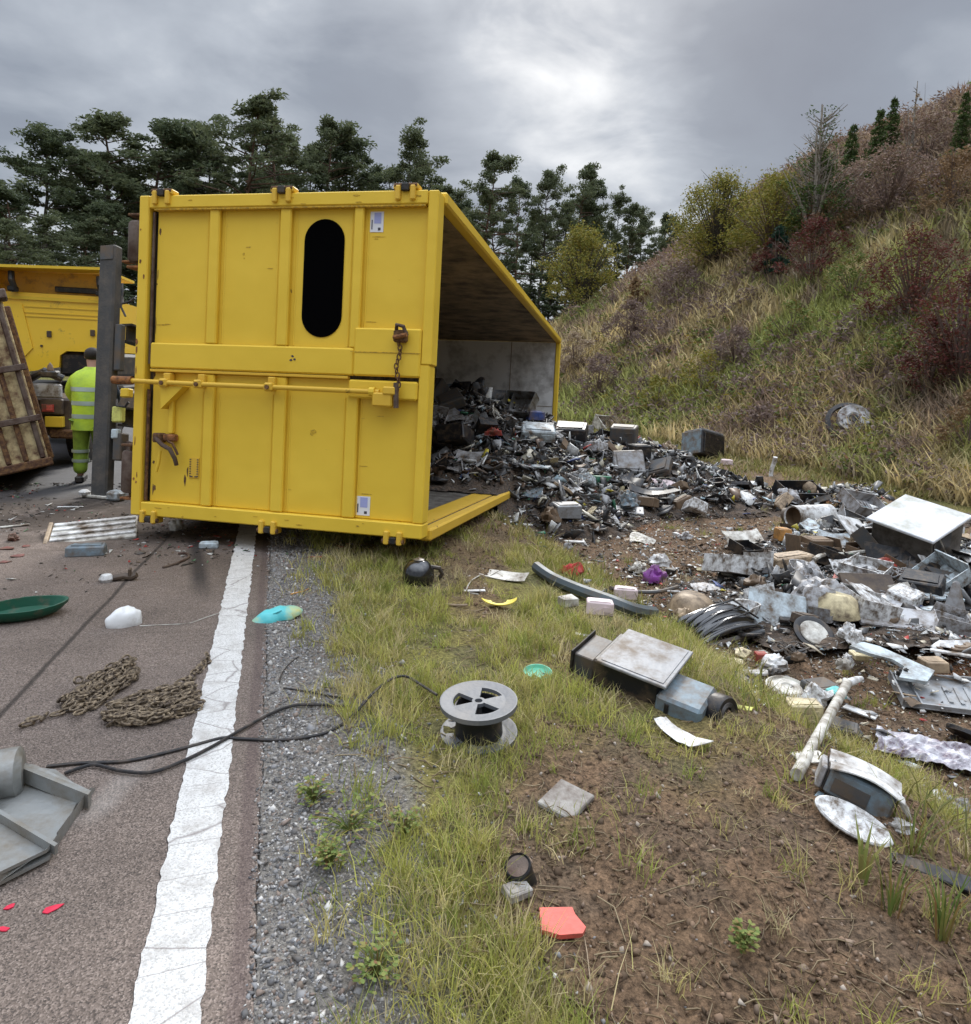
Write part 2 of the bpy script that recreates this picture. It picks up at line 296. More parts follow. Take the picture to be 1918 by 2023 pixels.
# ------------------------------------------------------------------ mesh helpers
class MB:
    def __init__(s): s.v = []; s.f = []
    def add(s, vs, fs, T=None):
        k = len(s.v)
        s.v += [tuple(T @ Vector(v)) if T else tuple(v) for v in vs]; s.f += [tuple(i + k for i in f) for f in fs]; return s
    def box(s, x0, x1, y0, y1, z0, z1, T=None):
        vs = [(x, y, z) for x in (x0, x1) for y in (y0, y1) for z in (z0, z1)]
        return s.add(vs, [(0, 1, 3, 2), (4, 6, 7, 5), (0, 4, 5, 1), (2, 3, 7, 6), (0, 2, 6, 4), (1, 5, 7, 3)], T)
    def bevbox(s, x0, x1, y0, y1, z0, z1, r=.01, T=None):
        """box with chamfered edges"""
        cx, cy, cz = (x0 + x1) / 2, (y0 + y1) / 2, (z0 + z1) / 2; hx, hy, hz = (x1 - x0) / 2, (y1 - y0) / 2, (z1 - z0) / 2
        r = min(r, hx * .45, hy * .45, hz * .45); vs = []; idx = {}
        for sx in (-1, 1):
            for sy in (-1, 1):
                for sz in (-1, 1):
                    for ax in range(3):
                        p = [hx - r, hy - r, hz - r]; p[ax] += r
                        idx[(sx, sy, sz, ax)] = len(vs); vs.append((cx + sx * p[0], cy + sy * p[1], cz + sz * p[2]))
        fs = []
        for sg in (-1, 1):
            fs.append(tuple(idx[(sg, a, b_, 0)] for a, b_ in ((-1, -1), (1, -1), (1, 1), (-1, 1))[::sg]))
            fs.append(tuple(idx[(a, sg, b_, 1)] for a, b_ in ((-1, -1), (1, -1), (1, 1), (-1, 1))[::-sg]))
            fs.append(tuple(idx[(a, b_, sg, 2)] for a, b_ in ((-1, -1), (1, -1), (1, 1), (-1, 1))[::sg]))
        for a in (-1, 1):
            for b_ in (-1, 1):
                fs.append((idx[(-1, a, b_, 1)], idx[(1, a, b_, 1)], idx[(1, a, b_, 2)], idx[(-1, a, b_, 2)]))
                fs.append((idx[(a, -1, b_, 0)], idx[(a, 1, b_, 0)], idx[(a, 1, b_, 2)], idx[(a, -1, b_, 2)]))
                fs.append((idx[(a, b_, -1, 0)], idx[(a, b_, 1, 0)], idx[(a, b_, 1, 1)], idx[(a, b_, -1, 1)]))
        for a in (-1, 1):
            for b_ in (-1, 1):
                for c in (-1, 1): fs.append((idx[(a, b_, c, 0)], idx[(a, b_, c, 1)], idx[(a, b_, c, 2)]))
        return s.add(vs, fs, T)
    def tube(s, pts, r, n=8, caps=True, T=None):
        pts = [Vector(p) for p in pts]; rs = r if isinstance(r, (list, tuple)) else [r] * len(pts)
        vs = []; fs = []; prev = None
        for i, p in enumerate(pts):
            t = (pts[min(i + 1, len(pts) - 1)] - pts[max(i - 1, 0)]).normalized()
            if prev is None:
                a = t.orthogonal().normalized()
            else:
                a = (prev - t * prev.dot(t)); a = a.normalized() if a.length > 1e-6 else t.orthogonal().normalized()
            prev = a; b_ = t.cross(a)
            for k in range(n):
                an = 2 * math.pi * k / n; vs.append(p + (a * math.cos(an) + b_ * math.sin(an)) * rs[i])
        for i in range(len(pts) - 1):
            for k in range(n): fs.append((i * n + k, i * n + (k + 1) % n, (i + 1) * n + (k + 1) % n, (i + 1) * n + k))
        if caps: fs.append(tuple(range(n))[::-1]); fs.append(tuple(range((len(pts) - 1) * n, len(pts) * n)))
        return s.add(vs, fs, T)
    def lathe(s, prof, n=24, T=None, sx=1, sy=1, a0=0, a1=2 * math.pi):
        """profile of (r, z) turned round z"""
        full = abs(a1 - a0 - 2 * math.pi) < 1e-6; m = n if full else n + 1; vs = []; fs = []
        for (r, z) in prof:
            for k in range(m): an = a0 + (a1 - a0) * k / n; vs.append((r * math.cos(an) * sx, r * math.sin(an) * sy, z))
        for i in range(len(prof) - 1):
            for k in range(n): k2 = (k + 1) % m; fs.append((i * m + k, i * m + k2, (i + 1) * m + k2, (i + 1) * m + k))
        return s.add(vs, fs, T)
    def prism(s, poly, z0, z1, T=None):
        n = len(poly); vs = [(x, y, z0) for x, y in poly] + [(x, y, z1) for x, y in poly]
        return s.add(vs, [tuple(range(n))[::-1], tuple(range(n, 2 * n))] + [(i, (i + 1) % n, n + (i + 1) % n, n + i) for i in range(n)], T)
    def grid(s, fn, nu, nv, thick=0, T=None):
        vs = [fn(i / nu, j / nv) for j in range(nv + 1) for i in range(nu + 1)]; w = nu + 1
        fs = [(j * w + i, j * w + i + 1, (j + 1) * w + i + 1, (j + 1) * w + i) for j in range(nv) for i in range(nu)]
        if thick:
            k = len(vs); vs += [(x, y, z - thick) for x, y, z in vs]; fs += [tuple(k + i for i in f)[::-1] for f in fs]
            rim = [i for i in range(nu)] + [j * w + nu for j in range(nv)] + [nv * w + i for i in range(nu, 0, -1)] + [j * w for j in range(nv, 0, -1)]
            for a in range(len(rim)): p, q = rim[a], rim[(a + 1) % len(rim)]; fs.append((p, k + p, k + q, q))
        return s.add(vs, fs, T)
    def build(s, name, m, parent=None, smooth=False):
        me = bpy.data.meshes.new(name); me.from_pydata([tuple(v) for v in s.v], [], s.f); me.update()
        if smooth:
            me.polygons.foreach_set('use_smooth', [True] * len(me.polygons))
            try: me.set_sharp_from_angle(angle=R(40))
            except Exception: pass
        if m: me.materials.append(m)
        o = bpy.data.objects.new(name, me); col.objects.link(o)
        if parent: o.parent = parent
        return o
def tag(o, label=None, cat=None, group=None, kind=None):
    if label: o['label'] = label
    if cat: o['category'] = cat
    if group: o['group'] = group
    if kind: o['kind'] = kind
    return o
def empty(name, loc=(0, 0, 0), rot=(0, 0, 0), mw=None):
    o = bpy.data.objects.new(name, None); col.objects.link(o); o.empty_display_size = .1
    if mw is not None: o.matrix_world = mw
    else: o.location = loc; o.rotation_euler = rot
    return o
def npmesh(name, verts, faces, k, m, colors=None, smooth=False):
    """mesh out of numpy arrays, faces with k corners each"""
    me = bpy.data.meshes.new(name); nv = len(verts); nf = len(faces)
    me.vertices.add(nv); me.vertices.foreach_set('co', np.ascontiguousarray(verts, np.float32).ravel())
    me.loops.add(nf * k); me.loops.foreach_set('vertex_index', np.ascontiguousarray(faces, np.int32).ravel())
    me.polygons.add(nf); me.polygons.foreach_set('loop_start', np.arange(0, nf * k, k, dtype=np.int32)); me.polygons.foreach_set('loop_total', np.full(nf, k, np.int32))
    if smooth: me.polygons.foreach_set('use_smooth', np.ones(nf, bool))
    me.update(calc_edges=True)
    if colors is not None:
        a = me.color_attributes.new('Col', 'FLOAT_COLOR', 'POINT'); c4 = np.ones((nv, 4), np.float32); c4[:, :3] = colors; a.data.foreach_set('color', c4.ravel())
    if m: me.materials.append(m)
    o = bpy.data.objects.new(name, me); col.objects.link(o); return o
# ------------------------------------------------------------------ ground
def build_ground():
    th_f = np.linspace(-60, 58, 480); th_b = np.linspace(60, 298, 50)
    th = np.radians(np.concatenate([th_f, th_b])); nth = len(th)
    r = np.concatenate([[.25, .5], np.geomspace(.8, 260, 480)]); nr = len(r)
    A, B = np.meshgrid(th, r); X = np.sin(A) * B; Y = np.cos(A) * B; Z = terrain(X, Y)
    s = X * CY - Y * SY; t = X * SY + Y * CY
    inroad = (s < -.06) & (s > -8.3)
    fine = 1 / (1 + (B / 9) ** 2)
    Z = Z + sm(s, .2, .5) * fine * .018 * (fbm(X * 28, Y * 28, 2) - .5)
    verts = np.stack([X, Y, Z], -1).reshape(-1, 3); verts = np.vstack([verts, [[0, 0, float(terrain(np.array([0.]), np.array([0.]))[0])]]])
    i, j = np.meshgrid(np.arange(nth), np.arange(nr - 1)); i2 = (i + 1) % nth
    faces = np.stack([j * nth + i, (j + 1) * nth + i, (j + 1) * nth + i2, j * nth + i2], -1).reshape(-1, 4)
    # colour of the earth itself
    soil = soilmask(s, t)
    g = fbm(s * .9, t * .9, 4); g2 = fbm(s * 5, t * 5, 3)
    grass = np.stack([.15 + .05 * g, .135 + .05 * g2, .055 + 0 * g], -1)
    so = np.stack([.175 + .10 * (g2 - .5), .115 + .06 * (g2 - .5), .074 + .04 * (g2 - .5)], -1)
    rusty = np.array([.24, .085, .03]); rm = sm(fbm(s * .5 + 11, t * .5 + 3, 3), .52, .62) * sm(s, 3.6, 5) * (1 - sm(s, 10, 11.5)) * (1 - sm(t, 14, 18))
    so = so * (1 - .65 * rm[..., None]) + rusty * (.65 * rm[..., None])
    gravel = np.stack([.20 + .16 * (g2 - .5)] * 3, -1) * np.array([1, .94, .88])
    dark = np.array([.085, .07, .055])
    gv = (1 - sm(s, .12 + .35 * g + .10 * sm(t, 1.2, 3), .26 + .4 * g + .10 * sm(t, 1.2, 3))) * (s > -1)
    c = grass * (1 - soil[..., None]) + so * soil[..., None]
    c = c * (1 - gv[..., None]) + gravel * gv[..., None]
    dk = sm(g2, .5, .68)[..., None] * .5 * (s > .1)[..., None]
    c = c * (1 - dk) + dark * dk
    hi = sm(s, 10.5, 12)[..., None]; bank = np.stack([.115 + .08 * (g - .3), .092 + .06 * (g - .35), .045 + 0 * g], -1)
    c = c * (1 - hi) + bank * hi
    c = np.vstack([c.reshape(-1, 3), [[.15, .13, .06]]])
    m, n, b = principled('ground_earth'); L = n.links.new
    at = N(n, 'ShaderNodeAttribute', attribute_name='Col'); tc = N(n, 'ShaderNodeTexCoord')
    n1 = N(n, 'ShaderNodeTexNoise', i_Scale=55.0, i_Detail=8.0, i_Roughness=.7); L(tc.outputs['Object'], n1.inputs[0])
    rp = N(n, 'ShaderNodeValToRGB'); L(n1.outputs[0], rp.inputs[0]); rp.color_ramp.elements[0].position = .36; rp.color_ramp.elements[0].color = (.42, .42, .42, 1); rp.color_ramp.elements[1].position = .68; rp.color_ramp.elements[1].color = (1.75, 1.7, 1.6, 1)
    n2 = N(n, 'ShaderNodeTexVoronoi', i_Scale=85.0); L(tc.outputs['Object'], n2.inputs[0])
    mx = N(n, 'ShaderNodeMix', data_type='RGBA', blend_type='MULTIPLY'); mx.inputs[0].default_value = 1; L(at.outputs['Color'], mx.inputs[6]); L(rp.outputs[0], mx.inputs[7])
    L(mx.outputs[2], b.inputs['Base Color']); b.inputs['Roughness'].default_value = .95; b.inputs['Specular IOR Level'].default_value = .15
    bp = N(n, 'ShaderNodeBump'); bp.inputs['Strength'].default_value = .9; bp.inputs['Distance'].default_value = .02; L(n1.outputs[0], bp.inputs['Height'])
    bp2 = N(n, 'ShaderNodeBump'); bp2.inputs['Strength'].default_value = .6; bp2.inputs['Distance'].default_value = .008; L(n2.outputs['Distance'], bp2.inputs['Height']); L(bp.outputs[0], bp2.inputs['Normal']); L(bp2.outputs[0], b.inputs['Normal'])
    cen = np.array([[nr * nth, i_, (i_ + 1) % nth] for i_ in range(nth)], np.int32)
    o = npmesh('ground', verts, faces, 4, m, c, True); tag(o, kind='structure')
build_ground()

def road_off(t): return np.where(t > 34, -(t - 34) ** 2 * .006, 0.)
def asphalt_mat():
    m, n, b = principled('asphalt'); L = n.links.new
    tc = N(n, 'ShaderNodeTexCoord'); co = tc.outputs['Object']; sep = N(n, 'ShaderNodeSeparateXYZ'); L(co, sep.inputs[0])
    v = N(n, 'ShaderNodeTexVoronoi', i_Scale=235.0); L(co, v.inputs[0])
    v2 = N(n, 'ShaderNodeTexVoronoi', i_Scale=110.0); L(co, v2.inputs[0])
    hv = N(n, 'ShaderNodeSeparateColor'); L(v.outputs['Color'], hv.inputs[0])
    rp = N(n, 'ShaderNodeValToRGB'); L(hv.outputs[0], rp.inputs[0]); el = rp.color_ramp.elements
    el[0].position = 0; el[0].color = (.09, .074, .065, 1); el[1].position = 1; el[1].color = (.34, .275, .235, 1)
    e = el.new(.35); e.color = (.175, .138, .116, 1); e = el.new(.75); e.color = (.235, .186, .158, 1)
    big = N(n, 'ShaderNodeTexNoise', i_Scale=1.1, i_Detail=6.0, i_Roughness=.6); L(co, big.inputs[0])
    bm = N(n, 'ShaderNodeMapRange'); bm.inputs[1].default_value = .3; bm.inputs[2].default_value = .7; bm.inputs[3].default_value = .72; bm.inputs[4].default_value = 1.2; L(big.outputs[0], bm.inputs[0])
    sc = N(n, 'ShaderNodeVectorMath', operation='SCALE'); L(rp.outputs[0], sc.inputs[0]); L(bm.outputs[0], sc.inputs['Scale']); cur = sc.outputs[0]
    def blend(cur, fac, c):
        x = N(n, 'ShaderNodeMix', data_type='RGBA'); L(fac, x.inputs[0]); L(cur, x.inputs[6]); x.inputs[7].default_value = (*c, 1); return x.outputs[2]
    S, T = sep.outputs[0], sep.outputs[1]
    wob = N(n, 'ShaderNodeTexNoise', i_Scale=1.6, i_Detail=4.0); L(co, wob.inputs[0])
    w = math_n(n, 'MULTIPLY', math_n(n, 'SUBTRACT', wob.outputs[0], .5), 1.0)
    def band(x, c0, half, soft):
        return math_n(n, 'SUBTRACT', 1.0, math_n(n, 'DIVIDE', math_n(n, 'SUBTRACT', math_n(n, 'ABSOLUTE', math_n(n, 'SUBTRACT', x, c0)), half), soft), clamp=True)
    # longitudinal joint between two paving passes
    joint = band(math_n(n, 'ADD', math_n(n, 'MULTIPLY_ADD', T, -.075, S), math_n(n, 'MULTIPLY', w, .03)), -1.28, .006, .012)
    cur = blend(cur, math_n(n, 'MULTIPLY', joint, .75), (.03, .025, .022))
    edge = band(math_n(n, 'ADD', S, math_n(n, 'MULTIPLY', w, .02)), -.075, .012, .02)
    cur = blend(cur, math_n(n, 'MULTIPLY', edge, .45), (.09, .06, .06))
    # black skid streak in front of the container
    st = band(math_n(n, 'MULTIPLY_ADD', T, .13, math_n(n, 'ADD', S, .0)), .155, .02, .06)
    st2 = band(T, 5.3, .45, .55)
    cur = blend(cur, math_n(n, 'MULTIPLY', math_n(n, 'MULTIPLY', st, st2), .8), (.028, .026, .027))
    # spilt earth and fluid round the wreck
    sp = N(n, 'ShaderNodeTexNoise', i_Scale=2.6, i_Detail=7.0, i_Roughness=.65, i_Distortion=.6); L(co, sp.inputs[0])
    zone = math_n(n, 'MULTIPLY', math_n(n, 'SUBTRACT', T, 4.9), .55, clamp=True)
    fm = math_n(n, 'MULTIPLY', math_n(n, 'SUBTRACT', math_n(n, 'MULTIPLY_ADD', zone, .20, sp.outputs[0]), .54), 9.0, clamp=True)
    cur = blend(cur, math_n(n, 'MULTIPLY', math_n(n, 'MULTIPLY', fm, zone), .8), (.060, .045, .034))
    wet = math_n(n, 'MULTIPLY', math_n(n, 'SUBTRACT', math_n(n, 'ADD', T, math_n(n, 'MULTIPLY', w, 1.2)), 7.2), .9, clamp=True)
    cur = blend(cur, math_n(n, 'MULTIPLY', wet, .88), (.045, .046, .052))
    # pale scrape
    sc1 = math_n(n, 'MULTIPLY', band(math_n(n, 'MULTIPLY_ADD', T, -.35, S), -1.36, .02, .05), band(T, 2.45, .10, .12))
    cur = blend(cur, math_n(n, 'MULTIPLY', math_n(n, 'MULTIPLY', sc1, sp.outputs[0]), .45), (.6, .55, .5))
    L(cur, b.inputs['Base Color']); rg = N(n, 'ShaderNodeMapRange'); rg.inputs[3].default_value = .9; rg.inputs[4].default_value = .55; L(wet, rg.inputs[0]); L(rg.outputs[0], b.inputs['Roughness'])
    b.inputs['Specular IOR Level'].default_value = .3
    bp = N(n, 'ShaderNodeBump'); bp.inputs['Strength'].default_value = .55; bp.inputs['Distance'].default_value = .0022; bp.invert = True; L(v.outputs['Distance'], bp.inputs['Height'])
    bp2 = N(n, 'ShaderNodeBump'); bp2.inputs['Strength'].default_value = .35; bp2.inputs['Distance'].default_value = .0025; bp2.invert = True; L(v2.outputs['Distance'], bp2.inputs['Height']); L(bp.outputs[0], bp2.inputs['Normal']); L(bp2.outputs[0], b.inputs['Normal'])
    return m
ROT = (0, 0, YAW * -1)
def strip(name, s_l, s_r, t0, t1, dt, z, m, jag=0, bottom=None):
    ts = np.concatenate([np.arange(t0, min(t1, 14), dt), np.arange(14, t1, 1.5)]) if t1 > 14 else np.arange(t0, t1, dt)
    off = road_off(ts); j1 = jag * (fbm(ts * 30, ts * 0 + 3, 2) - .5) if jag else 0; j2 = jag * (fbm(ts * 30, ts * 0 + 9, 2) - .5) if jag else 0
    l = s_l + off + j1; r_ = s_r + off + j2; n = len(ts)
    v = []
    rows = [(l, z), (r_, z)] + ([(r_ + .005, bottom)] if bottom is not None else [])
    for a, zz in rows: v.append(np.stack([a, ts, np.full(n, zz)], -1))
    v = np.concatenate(v); k = len(rows); f = []
    i = np.arange(n - 1)
    for q in range(k - 1): f.append(np.stack([q * n + i, (q + 1) * n + i, (q + 1) * n + i + 1, q * n + i + 1], -1))
    o = npmesh(name, v, np.concatenate(f), 4, m); o.rotation_euler = (0, 0, -YAW); return o
# object axes of the strips: x = s, y = t
M['asphalt'] = asphalt_mat()
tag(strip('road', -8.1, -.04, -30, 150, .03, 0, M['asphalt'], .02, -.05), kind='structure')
def line_mat():
    m, n, b = principled('worn_white_road_paint'); L = n.links.new
    tc = N(n, 'ShaderNodeTexCoord'); co = tc.outputs['Object']
    v = N(n, 'ShaderNodeTexVoronoi', i_Scale=200.0); L(co, v.inputs[0]); hv = N(n, 'ShaderNodeSeparateColor'); L(v.outputs['Color'], hv.inputs[0])
    rp = N(n, 'ShaderNodeValToRGB'); L(hv.outputs[0], rp.inputs[0]); rp.color_ramp.elements[0].color = (.40, .385, .36, 1); rp.color_ramp.elements[1].color = (.62, .605, .58, 1); rp.color_ramp.elements[1].position = .5
    n1 = N(n, 'ShaderNodeTexNoise', i_Scale=9.0, i_Detail=9.0, i_Roughness=.75); L(co, n1.inputs[0])
    r1 = N(n, 'ShaderNodeValToRGB'); L(n1.outputs[0], r1.inputs[0]); r1.color_ramp.elements[0].position = .48; r1.color_ramp.elements[1].position = .74
    mx = N(n, 'ShaderNodeMix', data_type='RGBA'); L(r1.outputs[0], mx.inputs[0]); L(rp.outputs[0], mx.inputs[6]); mx.inputs[7].default_value = (.36, .33, .30, 1)
    mp = N(n, 'ShaderNodeMapping'); mp.inputs['Scale'].default_value = (1.6, 5.2, 1); mp.inputs['Rotation'].default_value = (0, 0, .25); L(co, mp.inputs[0])
    wn = N(n, 'ShaderNodeTexNoise', i_Scale=6.0, i_Detail=3.0); L(co, wn.inputs[0])
    ad = N(n, 'ShaderNodeMix', data_type='VECTOR'); ad.inputs[0].default_value = .12; L(mp.outputs[0], ad.inputs[4]); L(wn.outputs['Color'], ad.inputs[5])
    cr = N(n, 'ShaderNodeTexVoronoi', feature='DISTANCE_TO_EDGE', i_Scale=1.5); L(ad.outputs[1], cr.inputs[0])
    r2 = N(n, 'ShaderNodeValToRGB'); L(cr.outputs['Distance'], r2.inputs[0]); r2.color_ramp.elements[0].color = (1, 1, 1, 1); r2.color_ramp.elements[1].color = (0, 0, 0, 1); r2.color_ramp.elements[1].position = .014
    m2 = N(n, 'ShaderNodeMix', data_type='RGBA'); L(math_n(n, 'MULTIPLY', r2.outputs[0], .75), m2.inputs[0]); L(mx.outputs[2], m2.inputs[6]); m2.inputs[7].default_value = (.16, .13, .12, 1)
    L(m2.outputs[2], b.inputs['Base Color']); b.inputs['Roughness'].default_value = .75
    bp = N(n, 'ShaderNodeBump'); bp.inputs['Strength'].default_value = .7; bp.inputs['Distance'].default_value = .003; bp.invert = True; L(v.outputs['Distance'], bp.inputs['Height']); L(bp.outputs[0], b.inputs['Normal'])
    return m
tag(strip('road_marking', -.300, -.150, -30, 60, .012, .004, line_mat(), .016), kind='structure')

# ------------------------------------------------------------------ loose small stuff, many thousands
def scatter_bits(name, P, size, flatness, m, kind_label, cat, seed=1, nside=0):
    """irregular little lumps: 6-corner solids"""
    g = np.random.default_rng(seed); n = len(P)
    base = np.array([[1, 0, 0], [-1, 0, 0], [0, 1, 0], [0, -1, 0], [0, 0, 1], [0, 0, -1.]])
    F = np.array([[0, 2, 4], [2, 1, 4], [1, 3, 4], [3, 0, 4], [2, 0, 5], [1, 2, 5], [3, 1, 5], [0, 3, 5]])
    V = base[None] * (g.uniform(.45, 1.25, (n, 6, 1))) * size[:, None, None]
    V[:, :, 2] *= flatness[:, None]; V += g.normal(0, .12, V.shape) * size[:, None, None]
    a = g.uniform(0, 6.28, n); tl = g.normal(0, .35, (n, 2))
    ca_, sa_ = np.cos(a)[:, None], np.sin(a)[:, None]
    x = V[:, :, 0] * ca_ - V[:, :, 1] * sa_; y = V[:, :, 0] * sa_ + V[:, :, 1] * ca_; z = V[:, :, 2] + x * tl[:, :1] + y * tl[:, 1:]
    V = np.stack([x, y, z], -1) + P[:, None]
    o = npmesh(name, V.reshape(-1, 3), (F[None] + np.arange(n)[:, None, None] * 6).reshape(-1, 3), 3, m)
    return tag(o, kind_label, cat, kind='stuff')
def scatter_shards(name, P, size, m, label, cat, seed=1, tilt=.6, thick=.05):
    """broken flat pieces: thin bent five-corner plates"""
    g = np.random.default_rng(seed); n = len(P); k = 5
    an = np.sort(g.uniform(0, 6.28, (n, k)), 1); r_ = g.uniform(.5, 1.2, (n, k)) * size[:, None]; asp = g.uniform(.3, 1, n)[:, None]
    X = np.cos(an) * r_; Y = np.sin(an) * r_ * asp; Z = g.normal(0, .14, (n, k)) * size[:, None]
    th = np.maximum(size * thick, .0015)[:, None]
    top = np.stack([X, Y, Z + th], -1); bot = np.stack([X, Y, Z - th], -1); V = np.concatenate([top, bot], 1)
    # random orientation
    e1 = g.uniform(0, 6.28, n); e2 = g.normal(0, tilt, n); e3 = g.uniform(0, 6.28, n)
    def rz(V, a): c, s = np.cos(a)[:, None], np.sin(a)[:, None]; return np.stack([V[..., 0] * c - V[..., 1] * s, V[..., 0] * s + V[..., 1] * c, V[..., 2]], -1)
    def rx(V, a): c, s = np.cos(a)[:, None], np.sin(a)[:, None]; return np.stack([V[..., 0], V[..., 1] * c - V[..., 2] * s, V[..., 1] * s + V[..., 2] * c], -1)
    V = rz(rx(rz(V, e1), e2), e3) + P[:, None]
    F = [[0, 1, 2], [0, 2, 3], [0, 3, 4], [5, 7, 6], [5, 8, 7], [5, 9, 8]]
    for i in range(5): j = (i + 1) % 5; F += [[i, i + 5, j + 5], [i, j + 5, j]]
    F = np.array(F); o = npmesh(name, V.reshape(-1, 3), (F[None] + np.arange(n)[:, None, None] * 10).reshape(-1, 3), 3, m)
    return tag(o, label, cat, kind='stuff')
def rampmat(name, cols, rough=.7, spec=.3, metal=0):
    m, n, b = principled(name); L = n.links.new
    ge = N(n, 'ShaderNodeNewGeometry'); rp = N(n, 'ShaderNodeValToRGB'); rp.color_ramp.interpolation = 'CONSTANT'; L(ge.outputs['Random Per Island'], rp.inputs[0])
    el = rp.color_ramp.elements; tot = sum(w for w, c in cols); acc = 0
    while len(el) < len(cols): el.new(.5)
    for i, (w, c) in enumerate(cols): el[i].position = acc / tot; el[i].color = hexc(c); acc += w
    tc = N(n, 'ShaderNodeTexCoord'); nz = N(n, 'ShaderNodeTexNoise', i_Scale=25.0, i_Detail=5.0); L(tc.outputs['Object'], nz.inputs[0])
    r2 = N(n, 'ShaderNodeValToRGB'); r2.color_ramp.elements[0].position = .45; r2.color_ramp.elements[1].position = .72; L(nz.outputs[0], r2.inputs[0])
    mx = N(n, 'ShaderNodeMix', data_type='RGBA'); L(math_n(n, 'MULTIPLY', r2.outputs[0], .6), mx.inputs[0]); L(rp.outputs[0], mx.inputs[6]); mx.inputs[7].default_value = (.10, .075, .05, 1)
    L(mx.outputs[2], b.inputs['Base Color']); b.inputs['Roughness'].default_value = rough; b.inputs['Specular IOR Level'].default_value = spec; b.inputs['Metallic'].default_value = metal; return m
def onterrain(s, t, lift=0, fn=None):
    X = s * CY + t * SY; Y = -s * SY + t * CY; return np.stack([X, Y, (fn or terrain)(X, Y) + lift], -1)
# gravel of the shoulder
n = 27000; t = .5 + 6.5 * rng.random(n) ** 1.6; s = -.06 + rng.gamma(1.8, .105, n) * (1 + .12 * t); P = onterrain(s, t); P[:, 2] = np.where(s < -.04, .001, P[:, 2])
sz = (.0022 + rng.gamma(1.5, .0019, n)) * (1 + .07 * t)
scatter_bits('gravel', P, sz, rng.uniform(.5, .9, n), rampmat('gravel_stones', [(4, (.24, .235, .235)), (2, (.36, .34, .32)), (3, (.11, .108, .11)), (1, (.55, .53, .50)), (2, (.22, .17, .14))]), 'grey gravel stones along the asphalt edge', 'gravel', 3)
# clods and pebbles of the dug-up soil
n = 36000; t = .5 + 7.5 * rng.random(n) ** 1.5; s = .3 + rng.random(n) * (1.6 + .9 * t); k = (soilmask(s, t) > .45); s, t = s[k], t[k]; n = len(s)
sz = np.minimum(rng.gamma(1.4, .0030, n) + .0015, .014) * (1 + .10 * t); P = onterrain(s, t, .001)
scatter_bits('soil_clods', P, sz, rng.uniform(.6, 1, n), rampmat('soil_clod', [(5, (.16, .105, .068)), (3, (.10, .068, .046)), (2, (.23, .155, .105)), (1, (.27, .20, .15)), (.35, (.40, .34, .28))], .95, .1), 'brown clods and pebbles of churned soil', 'soil', 4)
# twigs, dead stalks lying on the soil
def straws(name, P, length, m, label, cat, seed, wid=.0016, up=.25):
    g = np.random.default_rng(seed); n = len(P); a = g.uniform(0, 6.28, n); D = np.stack([np.cos(a), np.sin(a), g.normal(0, up, n)], -1) * length[:, None]
    W = np.stack([-np.sin(a), np.cos(a), 0 * a], -1) * (wid * (1 + length * 3))[:, None]; U = np.array([0, 0, 1.]) * wid * 2.2
    mid = P + D * .5 + g.normal(0, .12, (n, 3)) * length[:, None]; mid[:, 2] = np.maximum(mid[:, 2], P[:, 2])
    V = np.stack([P - W, P + W, P + U, mid - W, mid + W, mid + U, P + D - W * .5, P + D + W * .5, P + D + U * .5], 1)
    F = []
    for q in (0, 3):
        for i in range(3): j = (i + 1) % 3; F.append([q + i, q + j, q + 3 + j, q + 3 + i])
    F = np.array(F); return tag(npmesh(name, V.reshape(-1, 3), (F[None] + np.arange(n)[:, None, None] * 9).reshape(-1, 4), 4, m), label, cat, kind='stuff')
n = 8000; t = .5 + 8 * rng.random(n) ** 1.5; s = .25 + rng.random(n) * (1.7 + .8 * t); P = onterrain(s, t, .003)
straws('dead_stalks', P, rng.gamma(2, .022, n) + .012, leafmat('straw', [(.26, .19, .11), (.17, .12, .07), (.33, .26, .16), (.10, .07, .05)], .8, .1), 'dead stalks and roots lying on the soil', 'stalks', 5)

# ------------------------------------------------------------------ grass
def blades(P, h, w, lean, seed, colr, name, m, label, cat, bend=.5, segs=2):
    g = np.random.default_rng(seed); n = len(P); a = g.uniform(0, 6.28, n); b_ = g.uniform(0, 6.28, n)
    W = np.stack([np.cos(a), np.sin(a), 0 * a], -1) * w[:, None]
    Ld = np.stack([np.cos(b_), np.sin(b_), 0 * a], -1) * (lean * h)[:, None]
    up = np.array([0, 0, 1.]) * h[:, None]
    lev = []
    for i in range(segs + 1):
        f = i / segs; c = P + up * (f - .25 * lean[:, None] * f * f) + Ld * (f ** 1.8)
        if i < segs: lev += [c - W * (1 - f * .6), c + W * (1 - f * .6)]
        else: lev += [c]
    V = np.stack(lev, 1); k = V.shape[1]; F = []
    for i in range(segs - 1): q = 2 * i; F += [[q, q + 1, q + 3], [q, q + 3, q + 2]]
    q = 2 * (segs - 1); F.append([q, q + 1, q + 2]); F = np.array(F)
    C = np.repeat(colr[:, None], k, 1)
    return tag(npmesh(name, V.reshape(-1, 3), (F[None] + np.arange(n)[:, None, None] * k).reshape(-1, 3), 3, m, C.reshape(-1, 3)), label, cat, kind='stuff')
def pal(n, cols, g): cols = np.array(cols); return cols[g.integers(0, len(cols), n)] * g.uniform(.8, 1.2, (n, 1))
GR = [(.36, .37, .095), (.43, .41, .13), (.27, .31, .075), (.48, .43, .18), (.55, .47, .27)]
CLEAR = []
